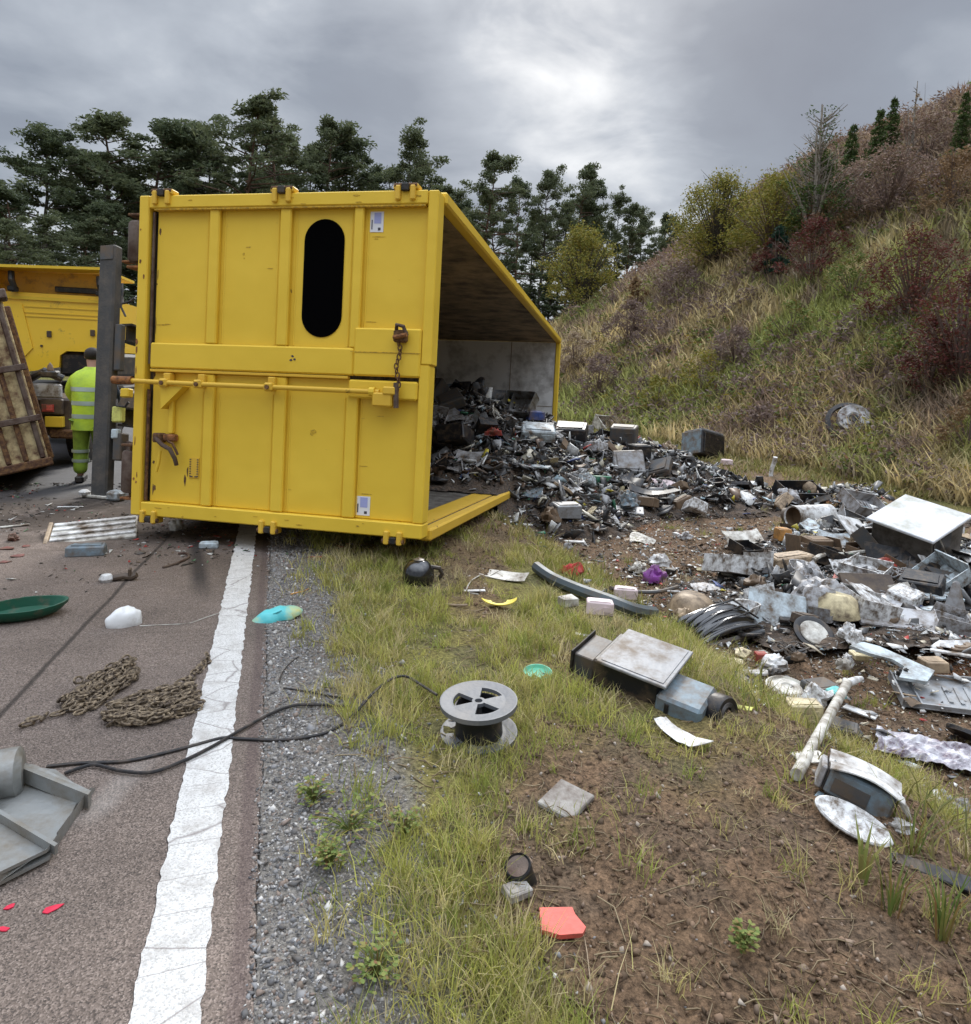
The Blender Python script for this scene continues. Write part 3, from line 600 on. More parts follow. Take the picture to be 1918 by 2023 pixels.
for (px, py, r) in ((1065, 1325, 42), (932, 1440, 88), (985, 1192, 44), (995, 1135, 60), (1000, 1158, 40), (937, 1165, 26), (830, 1150, 48), (1117, 1570, 60), (1036, 1735, 44), (1108, 1822, 56), (1240, 1330, 100), (1330, 1390, 100), (1345, 1440, 60), (1700, 1640, 80), (1640, 1590, 50), (1690, 1560, 90), (1840, 1730, 60), (1880, 1760, 50), (1100, 1165, 40), (1150, 1190, 45), (1200, 1210, 45), (1122, 1196, 30), (1185, 1215, 40), (1250, 1222, 50), (900, 1198, 20), (590, 1200, 70), (620, 1100, 26)):
    q_ = G(px, py, terrain); CLEAR.append((q_.x, q_.y, r * dep(q_) / FPX))
def cleared(P, soft=1.0):
    k = np.ones(len(P), bool)
    for (x, y, r) in CLEAR: k &= ((P[:, 0] - x) ** 2 + (P[:, 1] - y) ** 2) > (r * soft) ** 2
    return k
def verge():
    g = np.random.default_rng(21)
    # tufts: centres, then blades round each centre
    nt_ = 16000; t = .45 + 13 * g.random(nt_) ** 1.35; s = .12 + g.random(nt_) * (.8 + 1.0 * t)
    so = soilmask(s, t); dn = fbm(s * 2.2 + 7, t * 2.2, 3)
    keep = g.random(nt_) < np.clip((1 - so * 1.1), .0, 1) * np.clip((dn - .30) * 5, .0, 1) * np.maximum(sm(s, .08 + .18 * dn, .42), .16 * (s > .08))
    keep |= (g.random(nt_) < .028) & (s > .5)
    s, t, dn = s[keep], t[keep], dn[keep]; k = 26; n = len(s)
    spread = (.012 + .028 * g.random(n))[:, None] * (1 + .07 * t)[:, None]
    S = (s[:, None] + g.normal(0, 1, (n, k)) * spread).ravel(); T = (t[:, None] + g.normal(0, 1, (n, k)) * spread).ravel()
    hh = (.035 + .095 * g.random(n) ** 1.4) * (.55 + .9 * dn); H = (hh[:, None] * g.uniform(.45, 1.3, (n, k))).ravel()
    near = np.repeat(t, k)
    P = onterrain(S, T, -.004); C = np.repeat(pal(n, GR, g), k, 0) * g.uniform(.75, 1.25, (n * k, 1)); A_ = g.uniform(.15, 1.0, n * k)
    q = cleared(P, .92); H = np.where(cleared(P, 1.25), H, H * .55); P, C, H, near, A_ = P[q], C[q], H[q], near[q], A_[q]
    blades(P, H, .0009 + .00055 * near ** .8, A_, 22, C, 'verge_grass', M['grass'], 'yellow green grass on the verge', 'grass')
    return n * k
verge()
def ditch_grass():
    g = np.random.default_rng(31); n = 46000
    t = 1.0 + 26 * g.random(n) ** 1.2; s = 1.9 + g.random(n) * 11
    dn = fbm(s * 1.1 + 40, t * 1.1, 3); edge = np.maximum(sm(s, 7.4, 10.2), (1 - sm(s, 2.3, 3.3)) * (1 - sm(t, 1.2, 4) * .5)) ; edge = np.maximum(edge, sm(t, 11, 15))
    X = s * CY + t * SY; Y = -s * SY + t * CY
    keep = (g.random(n) < edge * np.clip((dn - .3) * 4, 0, 1)) & (mound(X, Y) < .08); s, t = s[keep], t[keep]; n = len(s)
    k = 3; S = np.repeat(s, k) + g.normal(0, .04, n * k); T = np.repeat(t, k) + g.normal(0, .04, n * k); P = onterrain(S, T, -.01)
    ins, _, _ = infoot(P[:, 0], P[:, 1]); ins |= ~cleared(P); P = P[~ins]; T = T[~ins]; n = len(P)
    blades(P, g.uniform(.05, .24, n), .0022 + .0011 * T, g.uniform(.2, 1.1, n), 32, pal(n, [(.24, .23, .075), (.30, .26, .11), (.18, .19, .06), (.36, .30, .15)], g), 'ditch_grass', M['grass'], 'rough olive grass at the foot of the bank', 'grass')
ditch_grass()
def bank_plants():
    """the slope: even sampling by bearing and log distance so that far parts are covered too"""
    g = np.random.default_rng(41)
    def pts(n, smin=10.0, tmin=-2):
        d = np.exp(g.uniform(np.log(7.5), np.log(80), n)); x = g.uniform(-.12, 1.25, n) * d; y = d
        s = x * CY - y * SY; t = x * SY + y * CY; k = (s > smin) & (s < 40) & (t > tmin); return s[k], t[k], d[k]
    # dense low grass
    s, t, d = pts(250000); zone = fbm(s * .33 + 2, t * .33 + 8, 4); z2 = fbm(s * .8 + 30, t * .8, 3); el = terrain(s * CY + t * SY, -s * SY + t * CY)
    C1 = np.array([.34, .33, .09]); C2 = np.array([.48, .39, .21]); C3 = np.array([.25, .15, .10]); C4 = np.array([.25, .31, .11]); C5 = np.array([.40, .30, .21])
    up = sm(el + 3.5 * (zone - .5), 5.5, 8.5)
    grn = sm(zone, .47, .60) * .95
    base = C2 * (1 - grn[:, None]) + (C1 * .5 + C4 * .5) * grn[:, None]
    pu = np.array([.24, .165, .14]); pm = sm(z2, .56, .64)[:, None] * .75
    base = base * (1 - pm) + pu * pm
    brown = C3 * (1 - sm(z2, .4, .6)[:, None]) + C5 * .85 * sm(z2, .4, .6)[:, None]
    C = base * (1 - up[:, None]) + brown * up[:, None]; C = C * g.uniform(.45, 1.4, (len(s), 1)) * 1.08
    P = onterrain(s, t, -.02)
    blades(P, g.uniform(.10, .60, len(s)) * (1 + .010 * d), .0024 * d ** .85, g.uniform(.2, 1.0, len(s)), 42, C, 'bank_grass', M['grass'], 'long rough grass and dead weeds covering the bank', 'grass')
    return
bank_plants()
def leafcloud(name, cen, rad, k, lsz, m, seed, parent=None, upbias=0):
    """leaf-sized faces spread through clumps"""
    g = np.random.default_rng(seed); n = len(cen); c = np.repeat(cen, k, 0); r_ = np.repeat(rad, k, 0)
    d = g.normal(0, 1, (n * k, 3)); d /= np.linalg.norm(d, axis=1)[:, None]; P = c + d * r_ * (g.random((n * k, 1)) ** .55)
    a = g.normal(0, 1, (n * k, 3)); a[:, 2] *= .6; a /= np.linalg.norm(a, axis=1)[:, None]; b_ = np.cross(a, g.normal(0, 1, (n * k, 3))); b_ /= np.linalg.norm(b_, axis=1)[:, None]
    L_ = (lsz * g.uniform(.6, 1.4, n * k))[:, None]
    V = np.stack([P - a * L_, P + b_ * L_ * .38, P + a * L_, P - b_ * L_ * .38], 1); F = np.arange(n * k * 4).reshape(-1, 4)
    o = npmesh(name, V.reshape(-1, 3), F, 4, m)
    if parent: o.parent = parent
    return o
def weeds():
    g = np.random.default_rng(51)
    def region(n, smin=10.2, tmax=70):
        d = np.exp(g.uniform(np.log(9), np.log(70), n)); x = g.uniform(0, 1.1, n) * d; s = x * CY - d * SY; t = x * SY + d * CY
        k = (s > smin) & (s < 34) & (t < tmax); return s[k], t[k], d[k]
    specs = [('green_bramble', M['weed'], 3200, 'low green bramble and herbs spread over the bank', .26, .035, (.46, .60)),
             ('dry_scrub', M['twig'], 4200, 'grey brown dead scrub spread over the bank', .34, .045, (.0, .5)),
             ('russet_scrub', M['heather'], 4200, 'mauve brown heather high on the bank', .42, .04, (.5, 1.0)),
             ('yellow_herbs', M['larch'], 900, 'yellowing herbs low on the bank', .25, .04, (.0, .4))]
    for i, (nm, m, n, lab, rr, ls, zr) in enumerate(specs):
        s, t, d = region(n); P = onterrain(s, t, .1); zn = fbm(s * .3 + 60 * i, t * .3 + 4, 3)
        el = P[:, 2]; k = zn > .50
        if nm == 'russet_scrub': k = el + 5 * (zn - .5) > 6.2
        if nm == 'yellow_herbs': k = (el < 3.2) & (zn > .47)
        P, d = P[k], d[k]; rad = np.stack([rr * (1 + .02 * d)] * 3, -1) * g.uniform(.5, 1.3, (len(P), 1)); rad[:, 2] *= .7; P[:, 2] += rad[:, 2] * .4
        tag(leafcloud(nm, P, rad, 44, np.repeat(.011 * d ** .62, 44), m, 60 + i), lab, 'undergrowth', kind='stuff')
    # standing pale dead stems
    s, t, d = region(5200); P = onterrain(s, t, 0); g2 = g.random(len(s))
    straws('dead_stems', P, .18 + .34 * g2, M['palestem'], 'pale dead flower stems standing on the bank', 'stems', 71, .003, 1.6)
weeds()
# ------------------------------------------------------------------ tipped container (local: x right, y inward, z up)
def container():
    T = empty('roll_off_container', mw=CM)
    tag(T, 'big yellow roll-off container lying on its side, open top spilling scrap', 'container')
    Y = M['yellow']; YW = M['yellow_worn']
    def b(name, x0, x1, y0, y1, z0, z1, m=Y, par=T, r=.008): return MB().bevbox(x0, x1, y0, y1, z0, z1, r).build(name, m, par)
    W, H, Lc = CW, CHH, CL
    # body shell
    b('side_wall', .055, H - .05, .13, Lc - .06, .004, .05)                     # the side it lies on
    b('side_wall', .055, H - .05, .13, Lc - .06, W - .05, W - .004)
    b('floor_panel', .004, .053, .13, Lc - .06, .05, W - .05)
    b('headboard', .055, H - .05, Lc - .058, Lc - .01, .052, W - .052)
    # linings, scuffed and dirty, 3 mm inside the shell
    b('side_lining', .06, H - .075, .14, Lc - .062, .052, .058, M['liner_floor'])
    b('side_lining', .06, H - .075, .14, Lc - .062, W - .060, W - .053, M['liner_dark'])
    b('floor_lining', .056, .064, .14, Lc - .062, .06, W - .062, M['liner_dark'])
    hb = b('headboard_lining', .066, H - .075, Lc - .072, Lc - .062, .06, W - .062, M['liner_grey'])
    for x in (1.52,): MB().box(x - .006, x + .006, Lc - .078, Lc - .0725, .06, W - .07).build('weld_seam', M['dark_grey'] if False else M['liner_dark'], hb)
    for z in (1.25,): MB().box(.07, H - .08, Lc - .078, Lc - .0728, z - .005, z + .005).build('weld_seam', M['liner_dark'], hb)
    # top rim rails (now facing the verge)
    b('rim_rail', H - .075, H + .02, .13, Lc, -.035, .06, YW, r=.015)
    b('rim_rail', H - .075, H + .02, .13, Lc, W - .06, W + .035, Y, r=.015)
    b('rim_rail', H - .07, H + .018, Lc - .09, Lc + .004, .062, W - .062, Y, r=.015)
    MB().box(H - .30, H - .078, .14, Lc - .09, .0585, .066).build('rim_flange', YW, T)
    # outside ribs of both side walls and the headboard
    for y in np.arange(.8, Lc - .3, .62):
        b('rib', .06, H - .08, y - .05, y + .05, W - .002, W + .055, r=.012); b('rib', .06, H - .08, y - .05, y + .05, -.055, .002, r=.012)
    for z in (.5, 1.0, 1.5, 2.0): b('rib', .06, H - .06, Lc - .008, Lc + .05, z - .04, z + .04)
    # skid rails, cross bearers and rollers under the floor
    for z in (.72, 1.72): MB().box(-.17, -.002, .30, Lc, z - .035, z + .035).build('skid_rail', M['brown_steel'], T)
    for y in np.arange(.5, Lc, .55): MB().box(-.075, -.003, y - .03, y + .03, .05, W - .05).build('cross_bearer', M['yellow_worn'], T)
    for z0, z1 in ((2.01, 2.33), (.16, .50)):
        rl = MB().tube([(-.088, .10, z0), (-.088, .10, z0 + .02), (-.088, .10, z1 - .02), (-.088, .10, z1)], [.07, .085, .085, .07], 20).build('roller', M['brown_steel'], T, True)
        MB().tube([(-.088, .10, z0 - .05), (-.088, .10, z1 + .05)], .025, 10).build('axle', M['rust'], rl)
        MB().bevbox(-.15, -.005, .03, .17, z0 - .055, z0 - .035, .004).build('bracket', M['orange_rust'], rl)
        MB().bevbox(-.15, -.005, .03, .17, z1 + .035, z1 + .055, .004).build('bracket', M['rust'], rl)
    # rear frame
    F = empty('rear_frame'); F.parent = T
    b('post', .0, .088, -.03, .13, .0, W, Y, F); b('post', H - .078, H, -.02, .13, 1.26, W, Y, F); b('post', H - .09, H - .012, -.015, .13, .11, 1.26, Y, F)
    b('post', .088, H - .08, -.028, .13, W - .098, W, Y, F); b('post', .088, H - .01, -.028, .13, .0, .108, Y, F)
    # door: two leaves
    D = empty('rear_door'); D.parent = T
    b('door_sheet', .125, 2.345, .03, .06, 1.36, 2.40, Y, D); b('door_sheet', .125, 2.335, .03, .06, .11, 1.14, Y, D)
    MB().box(.089, .124, .045, .06, .11, 2.40).build('hinge_gap', M['black_steel'], D)
    MB().tube([(.107, .01, .12), (.107, .012, 1.0)], .013, 8).build('hinge_pin', M['rust'], D); MB().tube([(.108, .01, 1.2), (.108, .012, 2.38)], .012, 8).build('hinge_pin', M['brown_steel'], D)
    # middle beam: folded, wider at the free end
    b('beam', .128, 1.83, -.022, .029, 1.165, 1.365, Y, D, .012); b('beam', 1.832, 2.343, -.030, .029, 1.165, 1.515, Y, D, .012)
    b('beam', 1.80, 2.33, -.026, .029, 1.00, 1.135, Y, D, .012); b('beam', .128, 1.79, -.018, .029, 1.138, 1.160, YW, D, .004)
    MB().box(1.81, 2.345, -.0335, -.0305, 1.335, 1.341).build('weld_seam', M['scratch'], D)
    for x0, x1 in ((.603, .69), (1.195, 1.285), (1.785, 1.86)):
        b('rib', x0, x1, -.012, .029, 1.368, 2.399, Y, D, .016)
    for x0, x1 in ((.603, .69), (1.195, 1.295), (1.78, 1.875)):
        b('rib', x0, x1, -.010, .029, .112, 1.05 if x0 > 1.7 else 1.134, Y, D, .016)
    # bent folds beside the ribs
    for x in (.575, .72, 1.17, 1.32, 1.76, 1.885):
        for z0, z1 in ((1.38, 2.39), (.12, 1.0)): MB().prism([(x - .008, .029), (x + .008, .029), (x, .024)], z0, z1).build('fold', Y, D)
    for k in ((.13, 2.33, -.026, .02, 2.385, 2.399), ): b('edge_strip', *k, M['scratch'], D, .003)
    # black oval with its bent rim
    cx, z0, z1, rr = 1.542, 1.443, 2.317, .160
    ov = [(cx + rr * math.cos(a), (z1 - rr) + rr * math.sin(a)) for a in np.linspace(0, math.pi, 17)] + [(cx + rr * math.cos(a), (z0 + rr) + rr * math.sin(a)) for a in np.linspace(math.pi, 2 * math.pi, 17)]
    me = MB(); n = len(ov); me.v = [(x, .0285, z) for x, z in ov] + [(x, .0235, z) for x, z in ov]; me.f = [tuple(range(n, 2 * n))] + [(i, (i + 1) % n, n + (i + 1) % n, n + i) for i in range(n)]
    o = me.build('oval_plate', M['void'], D); o['label'] = 'flat matt black upright oval on the upper door leaf'
    # stickers
    def sticker(x0, x1, za, zb, lab):
        s_ = MB().box(x0, x1, .0262, .0292, za, zb).build('sticker', M['sticker_white'], D); s_['label'] = lab
        MB().box(x0 + (x1 - x0) * .30, x0 + (x1 - x0) * .82, .0248, .0259, za + (zb - za) * .42, zb - .008).build('print', M['sticker_blue'], s_)
        MB().box(x0 + (x1 - x0) * .10, x0 + (x1 - x0) * .18, .0248, .0259, za + .02, za + (zb - za) * .6).build('print', M['ink'], s_)
        MB().box(x0 + (x1 - x0) * .60, x0 + (x1 - x0) * .80, .0248, .0259, za + .012, za + .032).build('print', M['ink'], s_)
    sticker(1.897, 1.999, 2.218, 2.366, 'small white and lilac sticker high on the door'); sticker(1.880, 1.990, .135, .277, 'small white and lilac sticker low on the door')
    # scuffs and stains of their own
    def patch(x, z, sx, sz, m, seed, y=.0282):
        g = random.Random(seed); k = 9; pts = [(x + sx * math.cos(a) * g.uniform(.5, 1.1), z + sz * math.sin(a) * g.uniform(.5, 1.1)) for a in [2 * math.pi * i / k for i in range(k)]]
        q = MB(); q.v = [(a, y, c) for a, c in pts] + [(a, y + .0025, c) for a, c in pts]; q.f = [tuple(range(k))] + [(i, (i + 1) % k, k + (i + 1) % k, k + i) for i in range(k)]; q.build('scuff', m, D)
    for i, (x, z, sx, sz) in enumerate(((.18, 1.51, .055, .006), (.24, 1.515, .04, .005), (1.96, 2.185, .055, .004), (1.95, 2.17, .02, .005), (1.94, 1.565, .05, .004), (.88, 2.06, .010, .012), (.885, 2.03, .007, .006), (1.95, .295, .07, .004), (1.93, .50, .05, .006), (1.515, .735, .035, .022), (1.50, .72, .02, .02), (.17, .22, .012, .028), (.44, .30, .012, .05), (.46, .37, .008, .05))):
        patch(x, z, sx, sz, M['stain'] if i not in (11, 12, 13) else M['rust'], i)
    for i, (x, z) in enumerate(((1.345, 1.292), (1.335, 1.262), (1.362, 1.268))): patch(x, z, .014, .010, M['ink'], 40 + i, -.0245)
    gr_ = random.Random(77)
    for i in range(46):
        w_ = i % 5; sx, sz = gr_.uniform(.004, .016), gr_.uniform(.006, .045)
        if w_ == 0: patch(gr_.uniform(.012, .07), gr_.uniform(.1, 2.4), sx, sz, M['orange_rust'], 100 + i, -.0325)
        elif w_ == 1: patch(gr_.uniform(.15, 2.3), gr_.uniform(.015, .09), sz, sx * .6, M['stain'], 100 + i, -.0305)
        elif w_ == 2: patch(gr_.uniform(.15, 2.3), gr_.uniform(2.41, 2.47), sz, sx * .5, M['stain'], 100 + i, -.0305)
        elif w_ == 3: patch(gr_.uniform(.135, .165), gr_.uniform(.15, 2.3), sx * .8, sz * 1.6, M['rust'], 100 + i)
        else: patch(gr_.uniform(.2, 2.3), gr_.choice((gr_.uniform(.2, 1.0), gr_.uniform(1.6, 2.3))), sz * .9, sx * .35, M['scratch'], 100 + i)
    # locking bar along the lower leaf
    LB = MB().tube([(-.13, -.075, 1.058), (.6, -.07, 1.052), (1.3, -.068, 1.052), (2.06, -.07, 1.050)], .019, 12).build('locking_bar', YW, D, True)
    MB().tube([(-.15, -.075, 1.058), (.02, -.075, 1.058)], .032, 12).build('bar_end', M['orange_rust'], LB, True)
    for x in (.30, .60, 1.19):
        MB().bevbox(x - .035, x + .035, -.10, -.045, 1.02, 1.085, .012).bevbox(x - .03, x + .03, -.045, .02, 1.03, 1.13, .006).build('clamp', YW, LB)
        MB().tube([(x, -.112, 1.05), (x, -.09, 1.05)], .017, 8).build('bolt', M['rust'], LB)
    MB().bevbox(2.02, 2.17, -.11, -.03, .945, 1.045, .01).bevbox(2.10, 2.20, -.12, -.035, 1.03, 1.09, .01).build('lock_housing', YW, LB)
    MB().tube([(1.99, -.075, 1.05), (2.03, -.075, 1.05)], .034, 10).build('collar', Y, LB)
    MB().tube([(2.20, -.09, .94), (2.195, -.10, 1.12)], .02, 8).build('lever', M['brown_steel'], LB)
    # gusset
    q = MB().prism([(.26, 1.03), (.46, 1.03), (.27, .85)], -.06, .028); q.v = [(x, z, y) for x, y, z in q.v]; q.build('gusset', Y, D)
    MB().bevbox(.30, .34, -.01, .028, .66, 1.0, .006).build('upright_strip', Y, D)
    # rusty toggle with its chain at the free end
    LT = MB().bevbox(2.15, 2.25, -.085, -.032, 1.41, 1.50, .012).build('toggle', M['rust'], D)
    MB().tube([(2.17, -.07, 1.50), (2.18, -.10, 1.53), (2.23, -.10, 1.52), (2.25, -.07, 1.46)], .014, 8).build('shackle', M['brown_steel'], LT, True)
    MB().tube([(2.16, -.10, 1.44), (2.26, -.11, 1.46)], .016, 8).build('pin', M['orange_rust'], LT)
    for i in range(11):
        z = 1.405 - i * .033; x = 2.19 + .012 * math.sin(i * .9)
        pts = [(x + .013 * math.cos(a) * (1 if i % 2 else .25), -.062 + .013 * math.cos(a) * (.25 if i % 2 else 1), z + .023 * math.sin(a)) for a in np.linspace(0, 2 * math.pi, 9)]
        MB().tube(pts, .0055, 5, False).build('chain_link', M['rust'], LT)
    # rusty handle low on the left
    HD = MB().bevbox(.195, .27, -.06, .028, .585, .66, .012).build('latch_handle', M['rust'], D)
    MB().bevbox(.27, .375, -.035, .028, .60, .655, .01).build('latch_plate', M['orange_rust'], HD)
    MB().tube([(.23, -.06, .62), (.31, -.08, .57), (.37, -.07, .54), (.40, -.05, .47), (.395, -.02, .42)], .017, 8).build('hook', M['brown_steel'], HD, True)
    MB().tube([(.255, -.03, .52), (.25, -.035, .43), (.225, -.03, .355)], .012, 8).build('lever', Y, HD, True)
    MB().tube([(.32, -.03, .60), (.37, -.04, .585), (.415, -.035, .50)], .010, 6).build('wire', M['rust'], HD, True)
    pp = MB().bevbox(.478, .562, .022, .0285, .322, .48, .002).build('hole_plate', YW, D)
    for i in range(8):
        for x in (.488, .552): MB().box(x - .006, x + .006, .0195, .0215, .332 + i * .0185, .340 + i * .0185).build('hole', M['ink'], pp)
    for x in (.50, .54): MB().box(x - .012, x + .012, .0195, .0215, .328, .336).build('hole', M['ink'], pp)
    # hinge blocks on the upper and lower edge
    for x in (.20, 1.215, 2.18):
        hg = MB().bevbox(x - .075, x - .035, -.055, .06, W - .075, W + .030, .008).bevbox(x + .035, x + .075, -.055, .06, W - .075, W + .030, .008).bevbox(x - .095, x + .095, -.04, .05, W + .002, W + .045, .01).build('hinge', YW, D)
        MB().tube([(x - .085, -.03, W + .032), (x + .085, -.03, W + .032)], .017, 8).build('hinge_pin', M['rust'], hg, True)
        MB().bevbox(x - .028, x + .028, -.06, .02, W - .012, W + .042, .006).build('knuckle', M['black_steel'], hg)
    for x in (.17, 1.20, 2.20):
        hg = MB().bevbox(x - .07, x - .03, -.055, .06, -.055, .045, .008).bevbox(x + .03, x + .07, -.055, .06, -.055, .045, .008).build('hinge', YW, D)
        MB().tube([(x - .085, -.03, -.030), (x + .08, -.03, -.030)], .018, 8).build('hinge_pin', M['rust'], hg, True)
        MB().bevbox(x - .025, x + .025, -.05, .02, -.048, .0, .006).build('knuckle', M['black_steel'], hg)
    return T
container()

# ------------------------------------------------------------------ overturned trailer behind it: standing bumper beam, chassis parts
def frame_from(p0, p1, side):
    z = (p1 - p0).normalized(); x = (side - z * side.dot(z)).normalized(); y = z.cross(x)
    return Matrix(((x.x, y.x, z.x, p0.x), (x.y, y.y, z.y, p0.y), (x.z, y.z, z.z, p0.z), (0, 0, 0, 1)))
def trailer():
    p0 = atd(203, 984, dep(G(203, 984))); p1 = atd(222, 487, dep(p0) + .15)
    T = empty('overturned_trailer', mw=frame_from(p0, p1, Vector((.978, -.207, 0)))); hh = (p1 - p0).length
    tag(T, 'overturned trailer chassis with dark grey bumper beam standing upright left of the yellow container', 'trailer')
    MB().bevbox(-.105, .085, -.06, .06, .0, hh, .018).build('bumper_beam', M['dark_beam'], T)
    MB().bevbox(-.085, .065, -.068, -.061, hh * .94, hh - .01, .004).build('end_cap', M['dark_grey'], T)
    # chassis rails run away from the beam
    for z in (.75, 1.62):
        MB().box(.10, .22, .05, 7.2, z - .01, z + .01).box(.10, .22, .05, 7.2, z + .16, z + .18).box(.155, .165, .05, 7.2, z + .01, z + .16).build('chassis_rail', M['black_steel'], T)
    for y in (.3, 1.6, 3.0, 4.4, 5.8): MB().box(.11, .20, y, y + .08, .30, 2.2).build('cross_member', M['brown_steel'], T)
    MB().bevbox(.085, .16, -.03, .05, 1.30, 1.78, .01).build('bracket', M['dark_grey'], T)
    MB().bevbox(.20, .28, .02, .10, .20, .58, .01).build('bracket', M['brown_steel'], T)
    MB().bevbox(.13, .24, -.02, .04, 1.72, 1.98, .01, Matrix.Rotation(R(-6), 4, 'Y')).build('hook_arm', M['yellow_worn'], T)
    MB().bevbox(.20, .30, -.06, .02, 1.02, 1.11, .01).build('lamp_board', M['yellow'], T)
    MB().bevbox(.10, .22, -.05, .02, .77, .93, .012).build('reflector_plate', M['lime'], T)
    MB().bevbox(.10, .18, -.05, .02, .60, .70, .012).build('lamp_lens', M['pale_blue'], T)
    MB().bevbox(.12, .22, -.04, .08, .38, .66, .01).build('valve_box', M['dark_grey'], T)
    MB().tube([(.16, -.02, 2.05), (.20, -.06, 1.98), (.26, -.04, 2.0), (.33, -.05, 2.03)], .013, 6).build('air_hose', M['cable'], T, True)
    MB().tube([(.15, -.02, 2.2), (.19, -.06, 2.09), (.17, -.05, 1.95), (.22, -.04, 1.85)], .011, 6).build('air_hose', M['cable'], T, True)
    MB().tube([(.14, -.02, 1.0), (.19, -.08, .93), (.26, -.05, .92), (.30, -.05, .97)], .012, 6).build('air_hose', M['cable'], T, True)
    for z in (2.42, ): MB().bevbox(.14, .34, -.03, .05, z, z + .02, .004).build('bracket', M['orange_rust'], T)
    for y in (3.0, 4.4):                                  # wheels of the trailer, seen edge-on in the gap
        w = MB().lathe([(.0, -.14), (.30, -.14), (.46, -.12), (.50, -.06), (.50, .06), (.46, .12), (.30, .14), (.0, .14)], 28, Matrix.Translation((-.42, y, .35))).build('wheel', M['cable'], T, True)
        MB().lathe([(.0, -.145), (.20, -.145), (.27, -.10), (.27, .10), (.20, .145), (.0, .145)], 20, Matrix.Translation((-.42, y, .35)) @ Matrix.Scale(1.03, 4, (0, 0, 1))).build('rim', M['steel'], w, True)
    return T
trailer()
def foot_lamp():
    p = G(205, 985); T = empty('lamp_housing', p, (0, 0, R(-12)))
    tag(T, 'white broken lamp housing lying at the foot of the upright beam', 'lamp')
    MB().bevbox(-.22, .12, -.05, .05, .004, .035, .012).build('bar', M['offwhite'], T); MB().bevbox(.10, .26, -.10, .03, .004, .10, .025).build('lens', M['pale_blue'], T)
    MB().lathe([(.0, .0), (.05, .0), (.055, .03), (.03, .05), (.0, .055)], 12, Matrix.Translation((-.2, -.03, .03))).build('lens_cap', M['white'], T, True)
foot_lamp()

# ------------------------------------------------------------------ rusty skip at the left edge
def skip():
    p = atd(98, 912, 7.4); a = R(15.5)
    u = Vector((.80, .56, .215)).normalized(); w = Vector((-math.sin(a), .02, math.cos(a))).normalized(); u = (u - w * u.dot(w)).normalized()
    v = w.cross(u).normalized(); u = v.cross(w)
    T = empty('rusty_skip', mw=Matrix(((u.x, v.x, w.x, p.x), (u.y, v.y, w.y, p.y), (u.z, v.z, w.z, p.z), (0, 0, 0, 1))))
    tag(T, 'tilted waste container with rusty ribs over peeling cream paint, cut by the left edge', 'container')
    cream = mat('peeling_cream_paint', (.62, .50, .27), .8, 0, (.15, .075, .045), .50, 9, .3, 3, .6, 40)
    HH = 1.78
    MB().bevbox(-2.6, .0, .0, .04, .0, HH, .01).build('side_sheet', cream, T)
    MB().bevbox(-2.6, .0, .04, 3.2, .0, .04, .01).build('floor_plate', M['rust'], T)
    MB().bevbox(-.04, .0, .041, 3.2, .042, HH, .01).build('end_sheet', cream, T)
    MB().bevbox(-2.6, -.042, 3.15, 3.2, .042, HH, .01).build('side_sheet', cream, T)
    for i in range(17):
        x = -.02 - i * .152; MB().bevbox(x - .052, x, -.065, -.002, .05, HH - .06, .015).build('rib', M['rust'] if i % 3 else M['brown_steel'], T)
    for z in (.44, .98): MB().bevbox(-2.6, .035, -.095, -.066, z, z + .065, .01).build('cross_rail', M['brown_steel'], T)
    MB().bevbox(-2.6, .05, -.10, .06, HH - .055, HH + .05, .012).build('top_rail', M['brown_steel'], T)
    MB().bevbox(-2.6, .03, -.07, .05, -.04, .048, .012).build('bottom_rail', M['rust'], T)
    for i in range(4): y = .5 + i * .75; MB().bevbox(.002, .065, y, y + .08, .05, HH, .012).build('rib', M['rust'], T)
skip()

